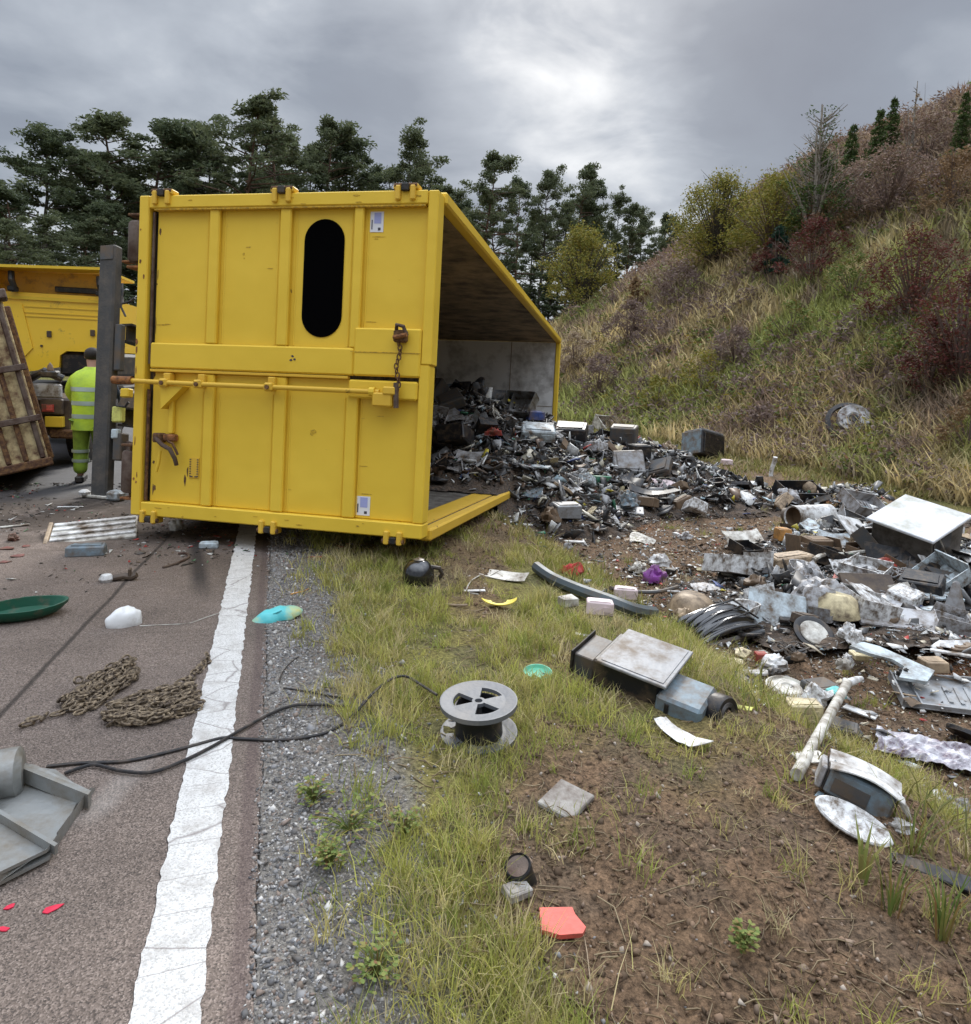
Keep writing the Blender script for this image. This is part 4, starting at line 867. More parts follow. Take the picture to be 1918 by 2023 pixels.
# ------------------------------------------------------------------ yellow truck further on
def truck():
    D = 11.0; c = atd(120, 745, D); base = float(terrain(np.array([c.x]), np.array([c.y]))[0]); g = Vector((c.x, c.y, .0))
    T = empty('yellow_truck', (g.x, g.y, 0), (0, 0, R(13)))
    tag(T, 'yellow lorry cab with roof deflector standing beyond the worker', 'truck')
    px = D / FPX
    X = lambda p: (p - 120) * px; Z = lambda q: CH + (706 - q) * px * 1.0
    y0 = -.2
    # cab side: sheet with wheel arch and slanted front
    prof = [(X(12), Z(596)), (X(208), Z(596)), (X(206), Z(702)), (X(196), Z(703)), (X(140), Z(703)), (X(128), Z(712)), (X(126), Z(735)), (X(58), Z(748)), (X(40), Z(700))]
    q = MB().prism(prof, y0, y0 + 2.3); q.v = [(x, y, z) for x, z, y in q.v]; q.build('cab', M['yellow_truck'], T)
    q = MB().prism([(X(18), Z(603)), (X(208), Z(603)), (X(208), Z(609)), (X(20), Z(609))], y0 - .03, y0 - .002); q.v = [(x, y, z) for x, z, y in q.v]; q.build('gutter', M['yellow'], T)
    q = MB().prism([(X(26), Z(618)), (X(66), Z(618)), (X(82), Z(700)), (X(52), Z(735)), (X(46), Z(735))], y0 - .02, y0 - .002); q.v = [(x, y, z) for x, z, y in q.v]; q.build('corner_panel', M['yellow_truck'], T)
    for zz in (622, 633, 640): MB().box(X(70), X(204), y0 - .012, y0 - .002, Z(zz) - .006, Z(zz) + .006).build('swage_line', M['yellow'], T)
    for (a, b_) in ((111, 672), (187, 666)): MB().bevbox(X(a - 4), X(a + 4), y0 - .03, y0 - .002, Z(b_ + 6), Z(b_ - 6), .01).build('marker_lamp', M['dark_brown'], T)
    MB().bevbox(X(95), X(99), y0 - .02, y0 - .002, Z(697), Z(693), .005).build('marker_lamp', M['dark_brown'], T)
    MB().bevbox(X(124), X(215), y0 + .05, y0 + 2.2, Z(752), Z(704), .05).build('wheel_arch', M['black'], T)
    w = MB().lathe([(.0, -.15), (.33, -.15), (.48, -.12), (.52, -.05), (.52, .05), (.48, .12), (.33, .15), (.0, .15)], 32, Matrix.Translation((X(172), y0 + .25, .52)) @ Matrix.Rotation(R(90), 4, 'X')).build('wheel', M['cable'], T, True)
    MB().lathe([(.0, -.155), (.22, -.155), (.29, -.11), (.29, .11), (.0, .11)], 24, Matrix.Translation((X(172), y0 + .25, .52)) @ Matrix.Rotation(R(90), 4, 'X')).build('rim', M['steel'], w, True)
    # roof deflector: slanting shell with opening
    pr = [(X(5), Z(556)), (X(10), Z(592)), (X(30), Z(597)), (X(212), Z(597)), (X(214), Z(545)), (X(60), Z(550))]
    q = MB().prism([(X(5), Z(556)), (X(214), Z(548)), (X(214), Z(543)), (X(5), Z(551))], y0 - .25, y0 + 1.6); q.v = [(x, y, z) for x, z, y in q.v]; q.build('deflector_lip', M['yellow'], T)
    q = MB().prism([(X(8), Z(557)), (X(212), Z(550)), (X(212), Z(597)), (X(20), Z(594))], y0 + .22, y0 + .27); q.v = [(x, y, z) for x, z, y in q.v]; q.build('deflector_panel', mat('deflector_paint', (.62, .33, .02), .4, 0, (.2, .1, .03), .3), T)
    q = MB().prism([(X(5), Z(556)), (X(14), Z(556)), (X(24), Z(592)), (X(10), Z(590))], y0 - .22, y0 + 1.4); q.v = [(x, y, z) for x, z, y in q.v]; q.build('deflector_side', M['yellow_truck'], T)
    MB().bevbox(X(115), X(195), y0 + .17, y0 + .215, Z(590), Z(579), .01).build('deflector_slot', M['black'], T)
    for a in (54, 204): MB().tube([(X(a), y0 - .1, Z(560)), (X(a + 2), y0 - .14, Z(575)), (X(a + 6), y0 - .1, Z(596))], .045, 10).bevbox(X(a - 6), X(a + 8), y0 - .16, y0, Z(596), Z(586), .02).build('lamp_bracket', M['black'], T)
    # chassis, tank and tail below the cab
    MB().bevbox(X(-60), X(230), y0 + .35, y0 + 2.0, .62, .95, .03).build('chassis', M['black_steel'], T)
    return T
truck()
def tail():
    D = 8.6; px = D / FPX; c = atd(105, 800, D); T = empty('low_loader', (c.x, c.y, 0), (0, 0, R(10)))
    X = lambda p: (p - 105) * px; Z = lambda q: CH + (706 - q) * px
    tag(T, 'rear end of a dark low-loader with red tail lamp beside the worker', 'vehicle')
    MB().bevbox(X(40), X(136), .03, 3.2, Z(872), Z(796), .03).build('bed', M['dark_brown'], T)
    MB().bevbox(X(70), X(122), -.06, .028, Z(796), Z(768), .02).build('toolbox', M['light_grey'], T)
    MB().tube([(X(60), .0, Z(762)), (X(95), -.05, Z(744)), (X(124), .0, Z(758))], .05, 10).bevbox(X(88), X(118), -.1, .05, Z(756), Z(742), .02).build('winch', M['black'], T)
    MB().lathe([(.04, 0), (.03, .06), (.0, .10)], 10, Matrix.Translation((X(105), -.05, Z(742)))).build('beacon_base', M['brown'], T, True)
    tl = MB().bevbox(X(84), X(124), -.05, .028, Z(828), Z(798), .012).build('tail_lamp', M['dark_brown'], T)
    MB().bevbox(X(88), X(110), -.066, -.052, Z(823), Z(808), .006).build('red_lens', M['red'], tl); MB().bevbox(X(97), X(108), -.075, -.067, Z(820), Z(810), .004).build('lit_lens', M['coral'], tl)
    MB().bevbox(X(92), X(124), -.05, .028, Z(853), Z(832), .006).build('marker_plate', M['yellow'], T)
    MB().bevbox(X(96), X(150), -.02, .3, Z(876), Z(858), .02).build('bumper', M['rust'], T)
    for yy in (.7, 1.6):
        MB().lathe([(.0, -.12), (.25, -.12), (.34, -.09), (.36, 0), (.34, .09), (.25, .12), (.0, .12)], 24, Matrix.Translation((X(118), yy, .36)) @ Matrix.Rotation(R(90), 4, 'Y')).build('wheel', M['cable'], T, True)
tail()

# ------------------------------------------------------------------ worker
def skinmesh(name, joints, edges, m, parent, sub=2):
    me = bpy.data.meshes.new(name); me.from_pydata([j[:3] for j in joints], edges, []); me.update(); o = bpy.data.objects.new(name, me); col.objects.link(o)
    mod = o.modifiers.new('skin', 'SKIN'); mod.use_smooth_shade = True
    sk = me.skin_vertices[0].data
    for i, j in enumerate(joints): sk[i].radius = (j[3], j[4] if len(j) > 4 else j[3]); sk[i].use_root = (i == 0)
    s2 = o.modifiers.new('sub', 'SUBSURF'); s2.levels = s2.render_levels = sub
    me.materials.append(m); o.parent = parent; return o
def person():
    c = atd(180, 940, 7.9); T = empty('person', (c.x, c.y, 0), (0, 0, R(20))); T.scale = (.9, .9, .9)
    tag(T, 'worker seen from behind in lime hi-vis vest and trousers beside the upright beam', 'person')
    skin = mat('skin', (.42, .24, .17), .6, bump=0); hair = mat('dark_hair', (.02, .015, .012), .7); viz = mat('lime_hi_vis', (.46, .62, .03), .6, 0, (.3, .45, .05), .4, 4, .12, 6, .3, 30)
    trs = mat('green_hi_vis_trousers', (.25, .38, .035), .7, 0, (.12, .18, .03), .5, 4, .2, 4, .3, 20); refl = mat('grey_reflective_tape', (.32, .38, .32), .4, bump=0); boot = M['black']; slv = mat('dark_sleeve', (.05, .07, .10), .8)
    # local y = away from camera, slight stoop forward
    J = [(0, .02, .86, .13, .10), (0, .03, 1.02, .125, .09), (0, .10, 1.20, .15, .10), (0, .17, 1.33, .13, .085), (0, .21, 1.42, .05), (0, .255, 1.49, .070), (0, .285, 1.575, .080), (0, .28, 1.64, .05)]
    E = [(0, 1), (1, 2), (2, 3), (3, 4), (4, 5), (5, 6), (6, 7)]
    for sx in (-1, 1):
        k = len(J); J += [(sx * .17, .17, 1.33, .055), (sx * .25, .24, 1.12, .042), (sx * .22, .42, .98, .034), (sx * .20, .49, .95, .026)]; E += [(3, k), (k, k + 1), (k + 1, k + 2), (k + 2, k + 3)]
        k = len(J); J += [(sx * .09, .02, .80, .085), (sx * .11, .05, .47, .055), (sx * .12, .0, .10, .038), (sx * .13, .12, .04, .035)]; E += [(0, k), (k, k + 1), (k + 1, k + 2), (k + 2, k + 3)]
    body = skinmesh('body', J, E, skin, T)
    for sx in (-1, 1):                                       # hands: palm and five fingers holding forward
        HJ = [(sx * .20, .48, .955, .022), (sx * .195, .54, .93, .030, .016)]; HE = [(0, 1)]
        for f in range(4):
            k = len(HJ); ox = sx * (.195 + (f - 1.5) * .019); HJ += [(ox, .57, .925, .009), (ox, .60 + (.006 if f in (1, 2) else 0), .91, .008), (ox, .605, .885, .007)]; HE += [(1, k), (k, k + 1), (k + 1, k + 2)]
        k = len(HJ); HJ += [(sx * .165, .53, .925, .010), (sx * .155, .56, .905, .008)]; HE += [(1, k), (k, k + 1)]
        skinmesh('hand', HJ, HE, skin, T, 1)
    nose = MB().lathe([(.012, 0), (.009, .02), (.0, .028)], 8, Matrix.Translation((0, .365, 1.585)) @ Matrix.Rotation(R(-90), 4, 'X')).build('nose', skin, T, True)
    for sx in (-1, 1): MB().lathe([(.0, -.008), (.018, -.006), (.024, .0), (.018, .006), (.0, .008)], 10, Matrix.Translation((sx * .083, .275, 1.58)) @ Matrix.Rotation(R(90), 4, 'Y') @ Matrix.Scale(1.4, 4, (1, 0, 0))).build('ear', skin, T, True)
    q = MB(); 
    def hf(u, v): a = u * 2 * math.pi; p = v * math.pi * .74; return (.094 * math.sin(p) * math.cos(a), .272 + .105 * math.sin(p) * math.sin(a), 1.60 + .092 * math.cos(p) + (.035 if math.sin(a) > .2 and v > .75 else 0))
    q.grid(hf, 20, 10).build('hair', hair, T, True)
    VJ = [(0, -.02, .70, .235, .175), (0, .02, 1.0, .225, .17), (0, .09, 1.20, .235, .17), (0, .165, 1.37, .17, .12), (0, .205, 1.44, .085, .075)]
    VE = [(0, 1), (1, 2), (2, 3), (3, 4)]
    LV = [(.67, -.01, .205, .155), (.72, -.01, .20, .15), (.85, .0, .192, .145), (1.0, .02, .188, .14), (1.12, .06, .205, .145), (1.22, .10, .222, .145), (1.31, .145, .222, .135), (1.375, .175, .175, .115), (1.41, .19, .11, .09), (1.445, .205, .07, .07)]
    def lv(z): 
        return [float(np.interp(z, [l[0] for l in LV], [l[i] for l in LV])) for i in (1, 2, 3)]
    def loft(zs, grow, name, m):
        q = MB(); n = 28; gr = random.Random(4)
        for z in zs:
            cy, rx, ry = lv(z)
            for k in range(n): a = 2 * math.pi * k / n; w_ = 1 + .035 * math.sin(5 * a + z * 17) + .02 * math.sin(11 * a + z * 40); q.v.append(((rx + grow) * math.cos(a) * w_, cy + (ry + grow) * math.sin(a) * w_, z))
        q.f = [(i * n + k, i * n + (k + 1) % n, (i + 1) * n + (k + 1) % n, (i + 1) * n + k) for i in range(len(zs) - 1) for k in range(n)]
        return q.build(name, m, T, True)
    vest = loft(np.linspace(.67, 1.445, 26), 0, 'vest', viz)
    for sx in (-1, 1): skinmesh('sleeve', [(sx * .13, .165, 1.36, .085), (sx * .21, .20, 1.24, .075), (sx * .26, .25, 1.11, .068), (sx * .225, .42, .985, .055)], [(0, 1), (1, 2), (2, 3)], viz if sx < 0 else slv, T, 1)
    for z in (1.17, 1.0, .84): loft((z - .026, z, z + .026), .004, 'reflective_band', refl)
    TJ = [(0, .0, .86, .16, .13)]; TE = []
    for sx in (-1, 1): k = len(TJ); TJ += [(sx * .09, .01, .76, .12), (sx * .11, .05, .47, .092), (sx * .12, .0, .10, .085)]; TE += [(0, k), (k, k + 1), (k + 1, k + 2)]
    skinmesh('trousers', TJ, TE, trs, T)
    for sx in (-1, 1):
        for z in (.40, .28): MB().lathe([(.098, -.02), (.101, 0), (.098, .02)], 18, Matrix.Translation((sx * .115, .035, z))).build('reflective_band', refl, T, True)
        MB().bevbox(sx * .125 - .05, sx * .125 + .05, -.06, .22, .0, .09, .03).build('boot', boot, T)
person()
# ------------------------------------------------------------------ scrap heaps: the mass of small pieces
SC = [(7, (.018, .018, .02)), (4, (.05, .05, .052)), (3, (.15, .15, .15)), (2.4, (.38, .38, .38)), (2.6, (.66, .66, .64)), (1.2, (.5, .46, .36)), (2, (.13, .08, .05)), (.2, (.35, .04, .03)), (.15, (.05, .08, .22)), (.15, (.04, .18, .10)), (.5, (.3, .4, .44)), (.12, (.6, .5, .06))]
def heap_core():
    n = 150; h = np.linspace(.075, 6.6, n); l = np.linspace(1.6, CL - .09, n); Hh, Ll = np.meshgrid(h, l)
    X = cO.x + Hh * cb.x + Ll * ca.x; Y = cO.y + Hh * cb.y + Ll * ca.y
    Z = surf(X.ravel(), Y.ravel()).reshape(X.shape) - .03; ms = mound(X, Y)
    Z = Z + .12 * (fbm(X * 7, Y * 7, 3) - .5) * (ms > .05)
    V = np.stack([X, Y, Z], -1).reshape(-1, 3); i, j = np.meshgrid(np.arange(n - 1), np.arange(n - 1)); F = np.stack([j * n + i, j * n + i + 1, (j + 1) * n + i + 1, (j + 1) * n + i], -1).reshape(-1, 4)
    F = F[(ms.ravel()[F] > .03).all(1)]
    core = mat('compacted_scrap_dirt', (.045, .038, .033), .9, 0, (.11, .075, .05), .6, 14, .4, 9, .9, 30, .05)
    tag(npmesh('scrap_heap', V, F, 4, core, None, False), 'dark compacted mass of scrap under the loose pieces in the container', 'scrap', kind='stuff')
    # right heap
    g = np.linspace(-2.6, 2.6, 110); A, B = np.meshgrid(g, g); cx, cy = p1.x - .3, p1.y - .1; X = cx + A; Y = cy + B; ms = mound(X, Y); Z = surf(X.ravel(), Y.ravel()).reshape(X.shape) - .02 + .07 * (fbm(X * 7, Y * 7, 3) - .5)
    n = 110; V = np.stack([X, Y, Z], -1).reshape(-1, 3); i, j = np.meshgrid(np.arange(n - 1), np.arange(n - 1)); F = np.stack([j * n + i, j * n + i + 1, (j + 1) * n + i + 1, (j + 1) * n + i], -1).reshape(-1, 4); F = F[(ms.ravel()[F] > .04).all(1)]
    tag(npmesh('scrap_heap', V, F, 4, core, None, False), 'dark compacted scrap and earth under the loose pieces of the right heap', 'scrap', kind='stuff')
heap_core()
def scrap_bits():
    g = np.random.default_rng(81); m = rampmat('mixed_scrap', SC, .5, .45)
    # heap in and beside the container
    n = 60000; h = g.uniform(.12, 7.5, n); l = g.uniform(1.2, CL - .15, n); X = cO.x + h * cb.x + l * ca.x; Y = cO.y + h * cb.y + l * ca.y; mo = mound(X, Y)
    k = g.random(n) < np.clip((mo - .04) * 3.6 + .5 * np.exp(-((h - 2.8) / .7) ** 2 - ((l - 4.4) / 1.4) ** 2), 0, .95) ; X, Y, mo = X[k], Y[k], mo[k]
    k = g.random(len(X)) < .42; X, Y, mo = X[k], Y[k], mo[k]
    P = np.stack([X, Y, surf(X, Y) + g.uniform(-.03, .06, len(X))], -1); sz = np.minimum(g.gamma(1.3, .036, len(X)) + .010, .24)
    ins, hh, ll = infoot(X, Y); ok = ~((hh > CHH - .14) & (hh < CHH + .10) & (mo < .12)); P, sz = P[ok], sz[ok]
    scatter_shards('scrap_pieces', P, sz, m, 'countless small broken plastic and metal pieces in and below the container', 'scrap', 82, 1.0)
    # field between the heaps: finely ground pieces
    n = 34000; t = 2.2 + 10.5 * g.random(n); s = 2.3 + 7.4 * g.random(n); c = np.exp(-((s - 4.6) / 1.7) ** 2 - ((t - 6.3) / 3.0) ** 2) + .8 * np.exp(-((s - 5.2) / 2.0) ** 2 - ((t - 3.9) / 1.4) ** 2) + .5 * np.exp(-((s - 3.0) / .8) ** 2 - ((t - 6.2) / 2.4) ** 2)
    k = g.random(n) < c * .95 * (.4 + 1.2 * (fbm(s * 1.7, t * 1.7, 3))); s, t = s[k], t[k]; X = s * CY + t * SY; Y = -s * SY + t * CY; ins, _, _ = infoot(X, Y); X, Y = X[~ins], Y[~ins]
    P = np.stack([X, Y, surf(X, Y) + .004], -1); sz = np.minimum(g.gamma(1.1, .012, len(X)) + .005, .11)
    m2 = rampmat('fine_scrap', [(3, (.03, .03, .03)), (3, (.66, .65, .62)), (3, (.3, .3, .3)), (2, (.5, .44, .33)), (3, (.15, .1, .07)), (.4, (.4, .05, .04)), (.5, (.2, .3, .35))], .6, .3)
    scatter_shards('litter', P, sz, m2, 'finely broken litter strewn over the brown earth of the ditch', 'scrap', 83, .5)
    # the right heap
    n = 16000; X = p1.x + g.normal(-.45, 1.15, n); Y = p1.y + g.normal(-.35, 1.1, n); mo = mound(X, Y); s, t = w2st(X, Y); k = (g.random(n) < np.clip((mo - .06) * 4 + .06, 0, .8)) & (s > 2.6); X, Y = X[k], Y[k]
    P = np.stack([X, Y, surf(X, Y) + g.uniform(-.01, .035, len(X))], -1); sz = np.minimum(g.gamma(1.1, .024, len(X)) + .006, .16)
    scatter_shards('scrap_pieces', P, sz, m, 'countless small broken pieces between the large ones of the right heap', 'scrap', 84, .9)
    # right foreground: sparse
    n = 4200; t = 1.7 + 3.2 * g.random(n) ** .8; s = 2.7 + 2.8 * g.random(n); P = onterrain(s, t, .004); scatter_shards('litter', P, g.gamma(1.5, .006, n) + .004, m2, 'scattered small litter in the ditch nearest the viewer', 'scrap', 85, .5)
    # crumbs on the road and under the door edge
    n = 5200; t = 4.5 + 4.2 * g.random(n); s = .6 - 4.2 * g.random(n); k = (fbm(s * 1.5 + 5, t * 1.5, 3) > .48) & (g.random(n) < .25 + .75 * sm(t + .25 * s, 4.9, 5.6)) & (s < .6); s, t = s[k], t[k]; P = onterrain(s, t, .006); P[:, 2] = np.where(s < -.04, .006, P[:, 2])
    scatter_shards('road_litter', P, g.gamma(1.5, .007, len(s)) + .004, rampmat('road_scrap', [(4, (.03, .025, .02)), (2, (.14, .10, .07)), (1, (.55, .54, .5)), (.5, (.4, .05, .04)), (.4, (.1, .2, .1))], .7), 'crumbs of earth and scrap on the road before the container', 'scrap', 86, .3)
scrap_bits()

# ------------------------------------------------------------------ single scrap things
def S_(px, py): p = G(px, py); return p, dep(p) / FPX
def jag(g, n, a=.12): return [1 + g.uniform(-a, a) for _ in range(n)]
def k_sheet(w, g, asp=.7, thick=.012, bend=.12, cut=.15):
    """plate with bent surface and torn corners"""
    q = MB(); a = [g.uniform(-cut, cut) for _ in range(8)]; hw, hh = w / 2, w * asp / 2; b1, b2 = g.uniform(-bend, bend) * w, g.uniform(-bend, bend) * w
    def f(u, v):
        x = (u - .5) * 2; y = (v - .5) * 2
        sx = 1 + (a[0] * (1 - u) + a[1] * u) * y; sy = 1 + (a[2] * (1 - v) + a[3] * v) * x
        return (x * hw * sx + a[4] * w * .3 * (y > .6) * (x < -.2), y * hh * sy + a[5] * w * .3 * (x > .6), b1 * x * x + b2 * x * y + abs(b1) + abs(b2) * .6 + w * thick)
    return q.grid(f, 7, 5, max(w * thick, .003))
def k_shard(w, g, asp=.6, thick=.04, bend=.3):
    n = g.randint(5, 8); pts = []
    for i in range(n): a = 2 * math.pi * (i + g.uniform(-.3, .3)) / n; r = w / 2 * g.uniform(.6, 1.1); pts.append((r * math.cos(a), r * math.sin(a) * asp))
    q = MB(); th = max(w * thick, .003); cz = g.uniform(0, bend) * w * .5
    up = [(x, y, abs(x) / w * bend * w * .5) for x, y in pts]; k = n
    q.v = [(x, y, z + th) for x, y, z in up] + [(x, y, z) for x, y, z in up] + [(0, 0, cz + th), (0, 0, cz)]
    q.f = [(i, (i + 1) % k, 2 * k) for i in range(k)] + [((i + 1) % k + k, i + k, 2 * k + 1) for i in range(k)] + [(i, i + k, (i + 1) % k + k, (i + 1) % k) for i in range(k)]
    return q
def k_casing(w, g, asp=.8, ht=.45):
    """broken open appliance shell: five walls and a rib"""
    q = MB(); x, y, z, t = w / 2, w * asp / 2, w * ht, max(.02 * w, .003)
    q.bevbox(-x, x, -y, y, 0, t, t * .3).box(-x, -x + t, -y, y, t, z).box(x - t, x, -y, y, t, z * g.uniform(.5, 1)).box(-x + t, x - t, y - t, y, t, z * g.uniform(.7, 1)).box(-x + t, x - t, -y, -y + t, t, z * g.uniform(.4, .9))
    q.box(-x * .6, -x * .6 + t, -y + t, y - t, t, z * .6); 
    for i in range(3): q.box(x * (.1 + .22 * i), x * (.18 + .22 * i), -y * .5, y * .5, t, t * 2.2)
    return q
def k_block(w, g, asp=.8, ht=.5):
    q = MB(); x, y, z = w / 2, w * asp / 2, w * ht; q.bevbox(-x, x, -y, y, 0, z, w * .04); q.bevbox(-x * .75, x * .75, -y * .7, y * .7, z + .0005, z + w * .025, w * .01); q.bevbox(x * .2, x * .8, -y - w * .02, -y - .0005, z * .3, z * .7, w * .008); return q
def k_bowl(w, g, asp=1, ht=.4):
    r = w / 2; h = w * ht; t = max(w * .03, .003); pr = [(0.001, t), (r * .5, t), (r * .8, h * .35), (r * .97, h), (r * 1.04, h), (r * 1.04, h - t), (r * .87, h * .3), (r * .55, 0), (.001, 0)]
    return MB().lathe(pr, 22, None, 1, asp)
def k_bucket(w, g, asp=1, ht=1.1):
    r = w / 2; h = w * ht; t = max(w * .025, .003); return MB().lathe([(.001, t), (r * .76, t), (r * .96, h - t), (r * 1.05, h), (r * 1.05, h - w * .06), (r * .97, h - w * .07), (r * .8, 0), (.001, 0)], 22)
def k_crumple(w, g, asp=.7, ht=.4):
    q = MB(); o = g.uniform(0, 90); r = w / 2
    def f(u, v):
        a = u * 2 * math.pi; p = v * math.pi; d = Vector((math.sin(p) * math.cos(a), math.sin(p) * math.sin(a), math.cos(p)))
        k = 1 + .55 * mn.noise(d * 1.6 + Vector((o, 0, 0))) + .28 * mn.noise(d * 4.5 + Vector((0, o, 0)))
        return (d.x * r * k, d.y * r * asp * k, max(d.z * r * ht * 2 * k, -r * ht * .7) + r * ht * .7)
    return q.grid(f, 22, 14)
def k_rod(w, g, asp=.04, ht=0):
    n = 6; a = g.uniform(-.12, .12) * w; pts = [(-w / 2 + w * i / n, a * math.sin(math.pi * i / n), w * asp + .2 * abs(a) * math.sin(2.2 * math.pi * i / n)) for i in range(n + 1)]; return MB().tube(pts, w * asp, 7)
def k_disc(w, g, asp=1, ht=.12):
    r = w / 2; h = w * ht; return MB().lathe([(.001, h * .7), (r * .25, h * .75), (r * .3, h), (r * .62, h), (r * .7, h * .6), (r * .85, h * .6), (r * .9, h), (r, h * .8), (r, 0), (.001, 0)], 28, None, 1, asp)
def k_board(w, g, asp=.3, ht=.05): return MB().bevbox(-w / 2, w / 2, -w * asp / 2, w * asp / 2, 0, max(w * ht, .004), w * ht * .2)
def k_frame(w, g, asp=.8, ht=.06):
    q = MB(); x, y, t, h = w / 2, w * asp / 2, w * .08, w * ht
    return q.bevbox(-x, x, -y, -y + t, 0, h).bevbox(-x, x, y - t, y, 0, h).bevbox(-x, -x + t, -y + t, y - t, 0, h).bevbox(x - t, x, -y + t, y - t, 0, h * .9)
def k_coil(w, g, asp=1, ht=.2):
    pts = []; ph = g.uniform(0, 6)
    for i in range(64): a = i * .36 + ph; r = w / 2 * (.55 + .35 * math.sin(i * .61 + ph)); pts.append((r * math.cos(a), r * math.sin(a) * .8, w * .03 + w * ht * .5 * (1 + math.sin(i * .83))))
    return MB().tube(pts, w * .018, 5)
def k_tub(w, g, asp=.65, ht=.42):
    q = MB(); r = w / 2
    def f(u, v):
        a = u * 2 * math.pi; p = v * math.pi; d = Vector((math.sin(p) * math.cos(a), math.sin(p) * math.sin(a), math.cos(p))); k = 1 + .13 * mn.noise(d * 1.8 + Vector((4, 0, 0))) + .03 * math.sin(d.x * 16) * (d.x > 0)
        return (d.x * r * k * (1 - .15 * d.x), d.y * r * asp * k, max(d.z * r * ht * 2 * k, -r * ht * .6) + r * ht * .6)
    return q.grid(f, 30, 20)
M['clean_white'] = mat('clean_white_plastic', (.74, .74, .73), .45, 0, (.4, .36, .3), .25, 5, .05)
KINDS = dict(tub=k_tub, sheet=k_sheet, shard=k_shard, casing=k_casing, block=k_block, bowl=k_bowl, bucket=k_bucket, crumple=k_crumple, rod=k_rod, disc=k_disc, board=k_board, frame=k_frame, coil=k_coil)
SM = {'tub', 'bowl', 'bucket', 'crumple', 'disc', 'coil', 'rod'}
def warp(q, w, seed, amt=.07):
    o = Vector((seed % 97, (seed * 7) % 89, 3.3)); out = []
    for v in q.v:
        v = Vector(v); d = mn.noise_vector(v / w * 1.7 + o); out.append(tuple(v + Vector((d.x, d.y, d.z * .6)) * w * amt))
    q.v = out; return q
def put(kind, px, py, wpx, colr, name, label, cat, yaw=0, rx=0, ry=0, lift=0, seed=None, group=None, **kw):
    p, k = S_(px, py); w = wpx * k; g = random.Random(seed if seed is not None else int(px * 31 + py))
    gf = kw.pop('gf', None)
    if gf: p = G(px, py, gf); k = dep(p) / FPX; w = wpx * k
    o = warp(KINDS[kind](w, g, **kw), w, int(px * 3 + py), 0 if kind == 'tub' else .035 if kind in ('rod', 'bowl', 'disc') else .08).build(name, M[colr], None, kind in SM)
    o.location = p + Vector((0, 0, lift * k)); o.rotation_euler = (R(rx), R(ry), R(yaw)); tag(o, label, cat, group); return o
def minz(o, p):
    pass

# --- on the road
terrain0 = lambda x, y: np.maximum(terrain(x, y), 0.)
dm('dark_red', (.20, .03, .028), amt=.6)
put('bowl', 40, 1222, 165, 'dark_green', 'plastic_tray', 'dark green shallow plastic tray on the asphalt at the left edge', 'tray', 38, 4, 0, 2, asp=.45, ht=.16)
b_ = put('tub', 250, 1234, 64, 'clean_white', 'white_bundle', 'crumpled white plastic tub with a trailing string on the asphalt', 'bundle', 35, 0, 0, 0, asp=.62, ht=.42)
def string(pts, r, m, name, label, cat, lift=.004, n=6, high=0):
    P = [G(*q) + Vector((0, 0, lift + (high if q[0] > 700 else 0))) for q in pts]
    # smooth
    out = []
    for i in range(len(P) - 1):
        a, b, c, d = P[max(i - 1, 0)], P[i], P[i + 1], P[min(i + 2, len(P) - 1)]
        for k in range(n): t = k / n; out.append(.5 * ((2 * b) + (c - a) * t + (2 * a - 5 * b + 4 * c - d) * t * t + (3 * b - a - 3 * c + d) * t ** 3))
    out.append(P[-1]); o = MB().tube(out, r, 7).build(name, m, None, True); return tag(o, label, cat)
string([(276, 1238), (320, 1236), (372, 1233), (405, 1222), (440, 1210)], .0022, M['offwhite'], 'string', 'thin pale string trailing from the white tub to the edge line', 'string', .003)
def dark_stick():
    p, k = S_(232, 1148); T = empty('lamp_fitting', p, (0, 0, R(18))); tag(T, 'broken fitting with white knob and dark brown stem on the asphalt', 'fitting')
    w = 70 * k; MB().tube([(-.1 * w, 0, .02), (.15 * w, .0, .03), (.35 * w, .03 * w, .02), (.5 * w, .0, .035)], [.022, .02, .028, .018], 9).build('stem', M['dark_brown'], T, True)
    MB().lathe([(.001, 0), (.035, .0), (.045, .02), (.03, .045), (.001, .05)], 14, Matrix.Translation((-.28 * w, 0, 0))).build('knob', M['white'], T, True)
    MB().bevbox(.28 * w, .36 * w, -.02, .02, .03, .08, .006).build('tab', M['dark_brown'], T)
dark_stick()
string([(322, 1124), (350, 1115), (372, 1104), (368, 1096), (352, 1096)], .009, M['brown_steel'], 'bent_strip', 'thin bent dark metal strip on the asphalt before the container', 'strip', .008)
put('shard', 277, 1094, 30, 'black', 'rubber_flap', 'small black flap on the asphalt just before the container', 'flap', 15)
def ribbed_panel():
    p, k = S_(188, 1058); T = empty('ribbed_sheet', p + Vector((0, 0, .02)), (R(13), R(-4), R(24))); tag(T, 'long white ribbed metal panel on the asphalt left of the container', 'panel')
    w = 150 * k; h = w * .62
    MB().bevbox(-w / 2, w / 2, -h / 2, h / 2, 0, .03, .008).build('panel_sheet', M['offwhite'], T)
    for i in range(4): y = -h / 2 + h * (.12 + .24 * i); MB().bevbox(-w / 2 + .01, w / 2 - .01, y, y + h * .10, .0305, .045, .005).build('rib', M['white'], T)
    MB().bevbox(-w / 2 - .03, -w / 2 - .001, -h / 2, h / 2, 0, .05, .006).build('end_rail', M['tan'], T)
    o = put('block', 172, 1096, 70, 'blue_grey', 'blue_lump', 'faded pale blue block under the front edge of the white ribbed panel', 'block', 20, asp=.4, ht=.3)
ribbed_panel()
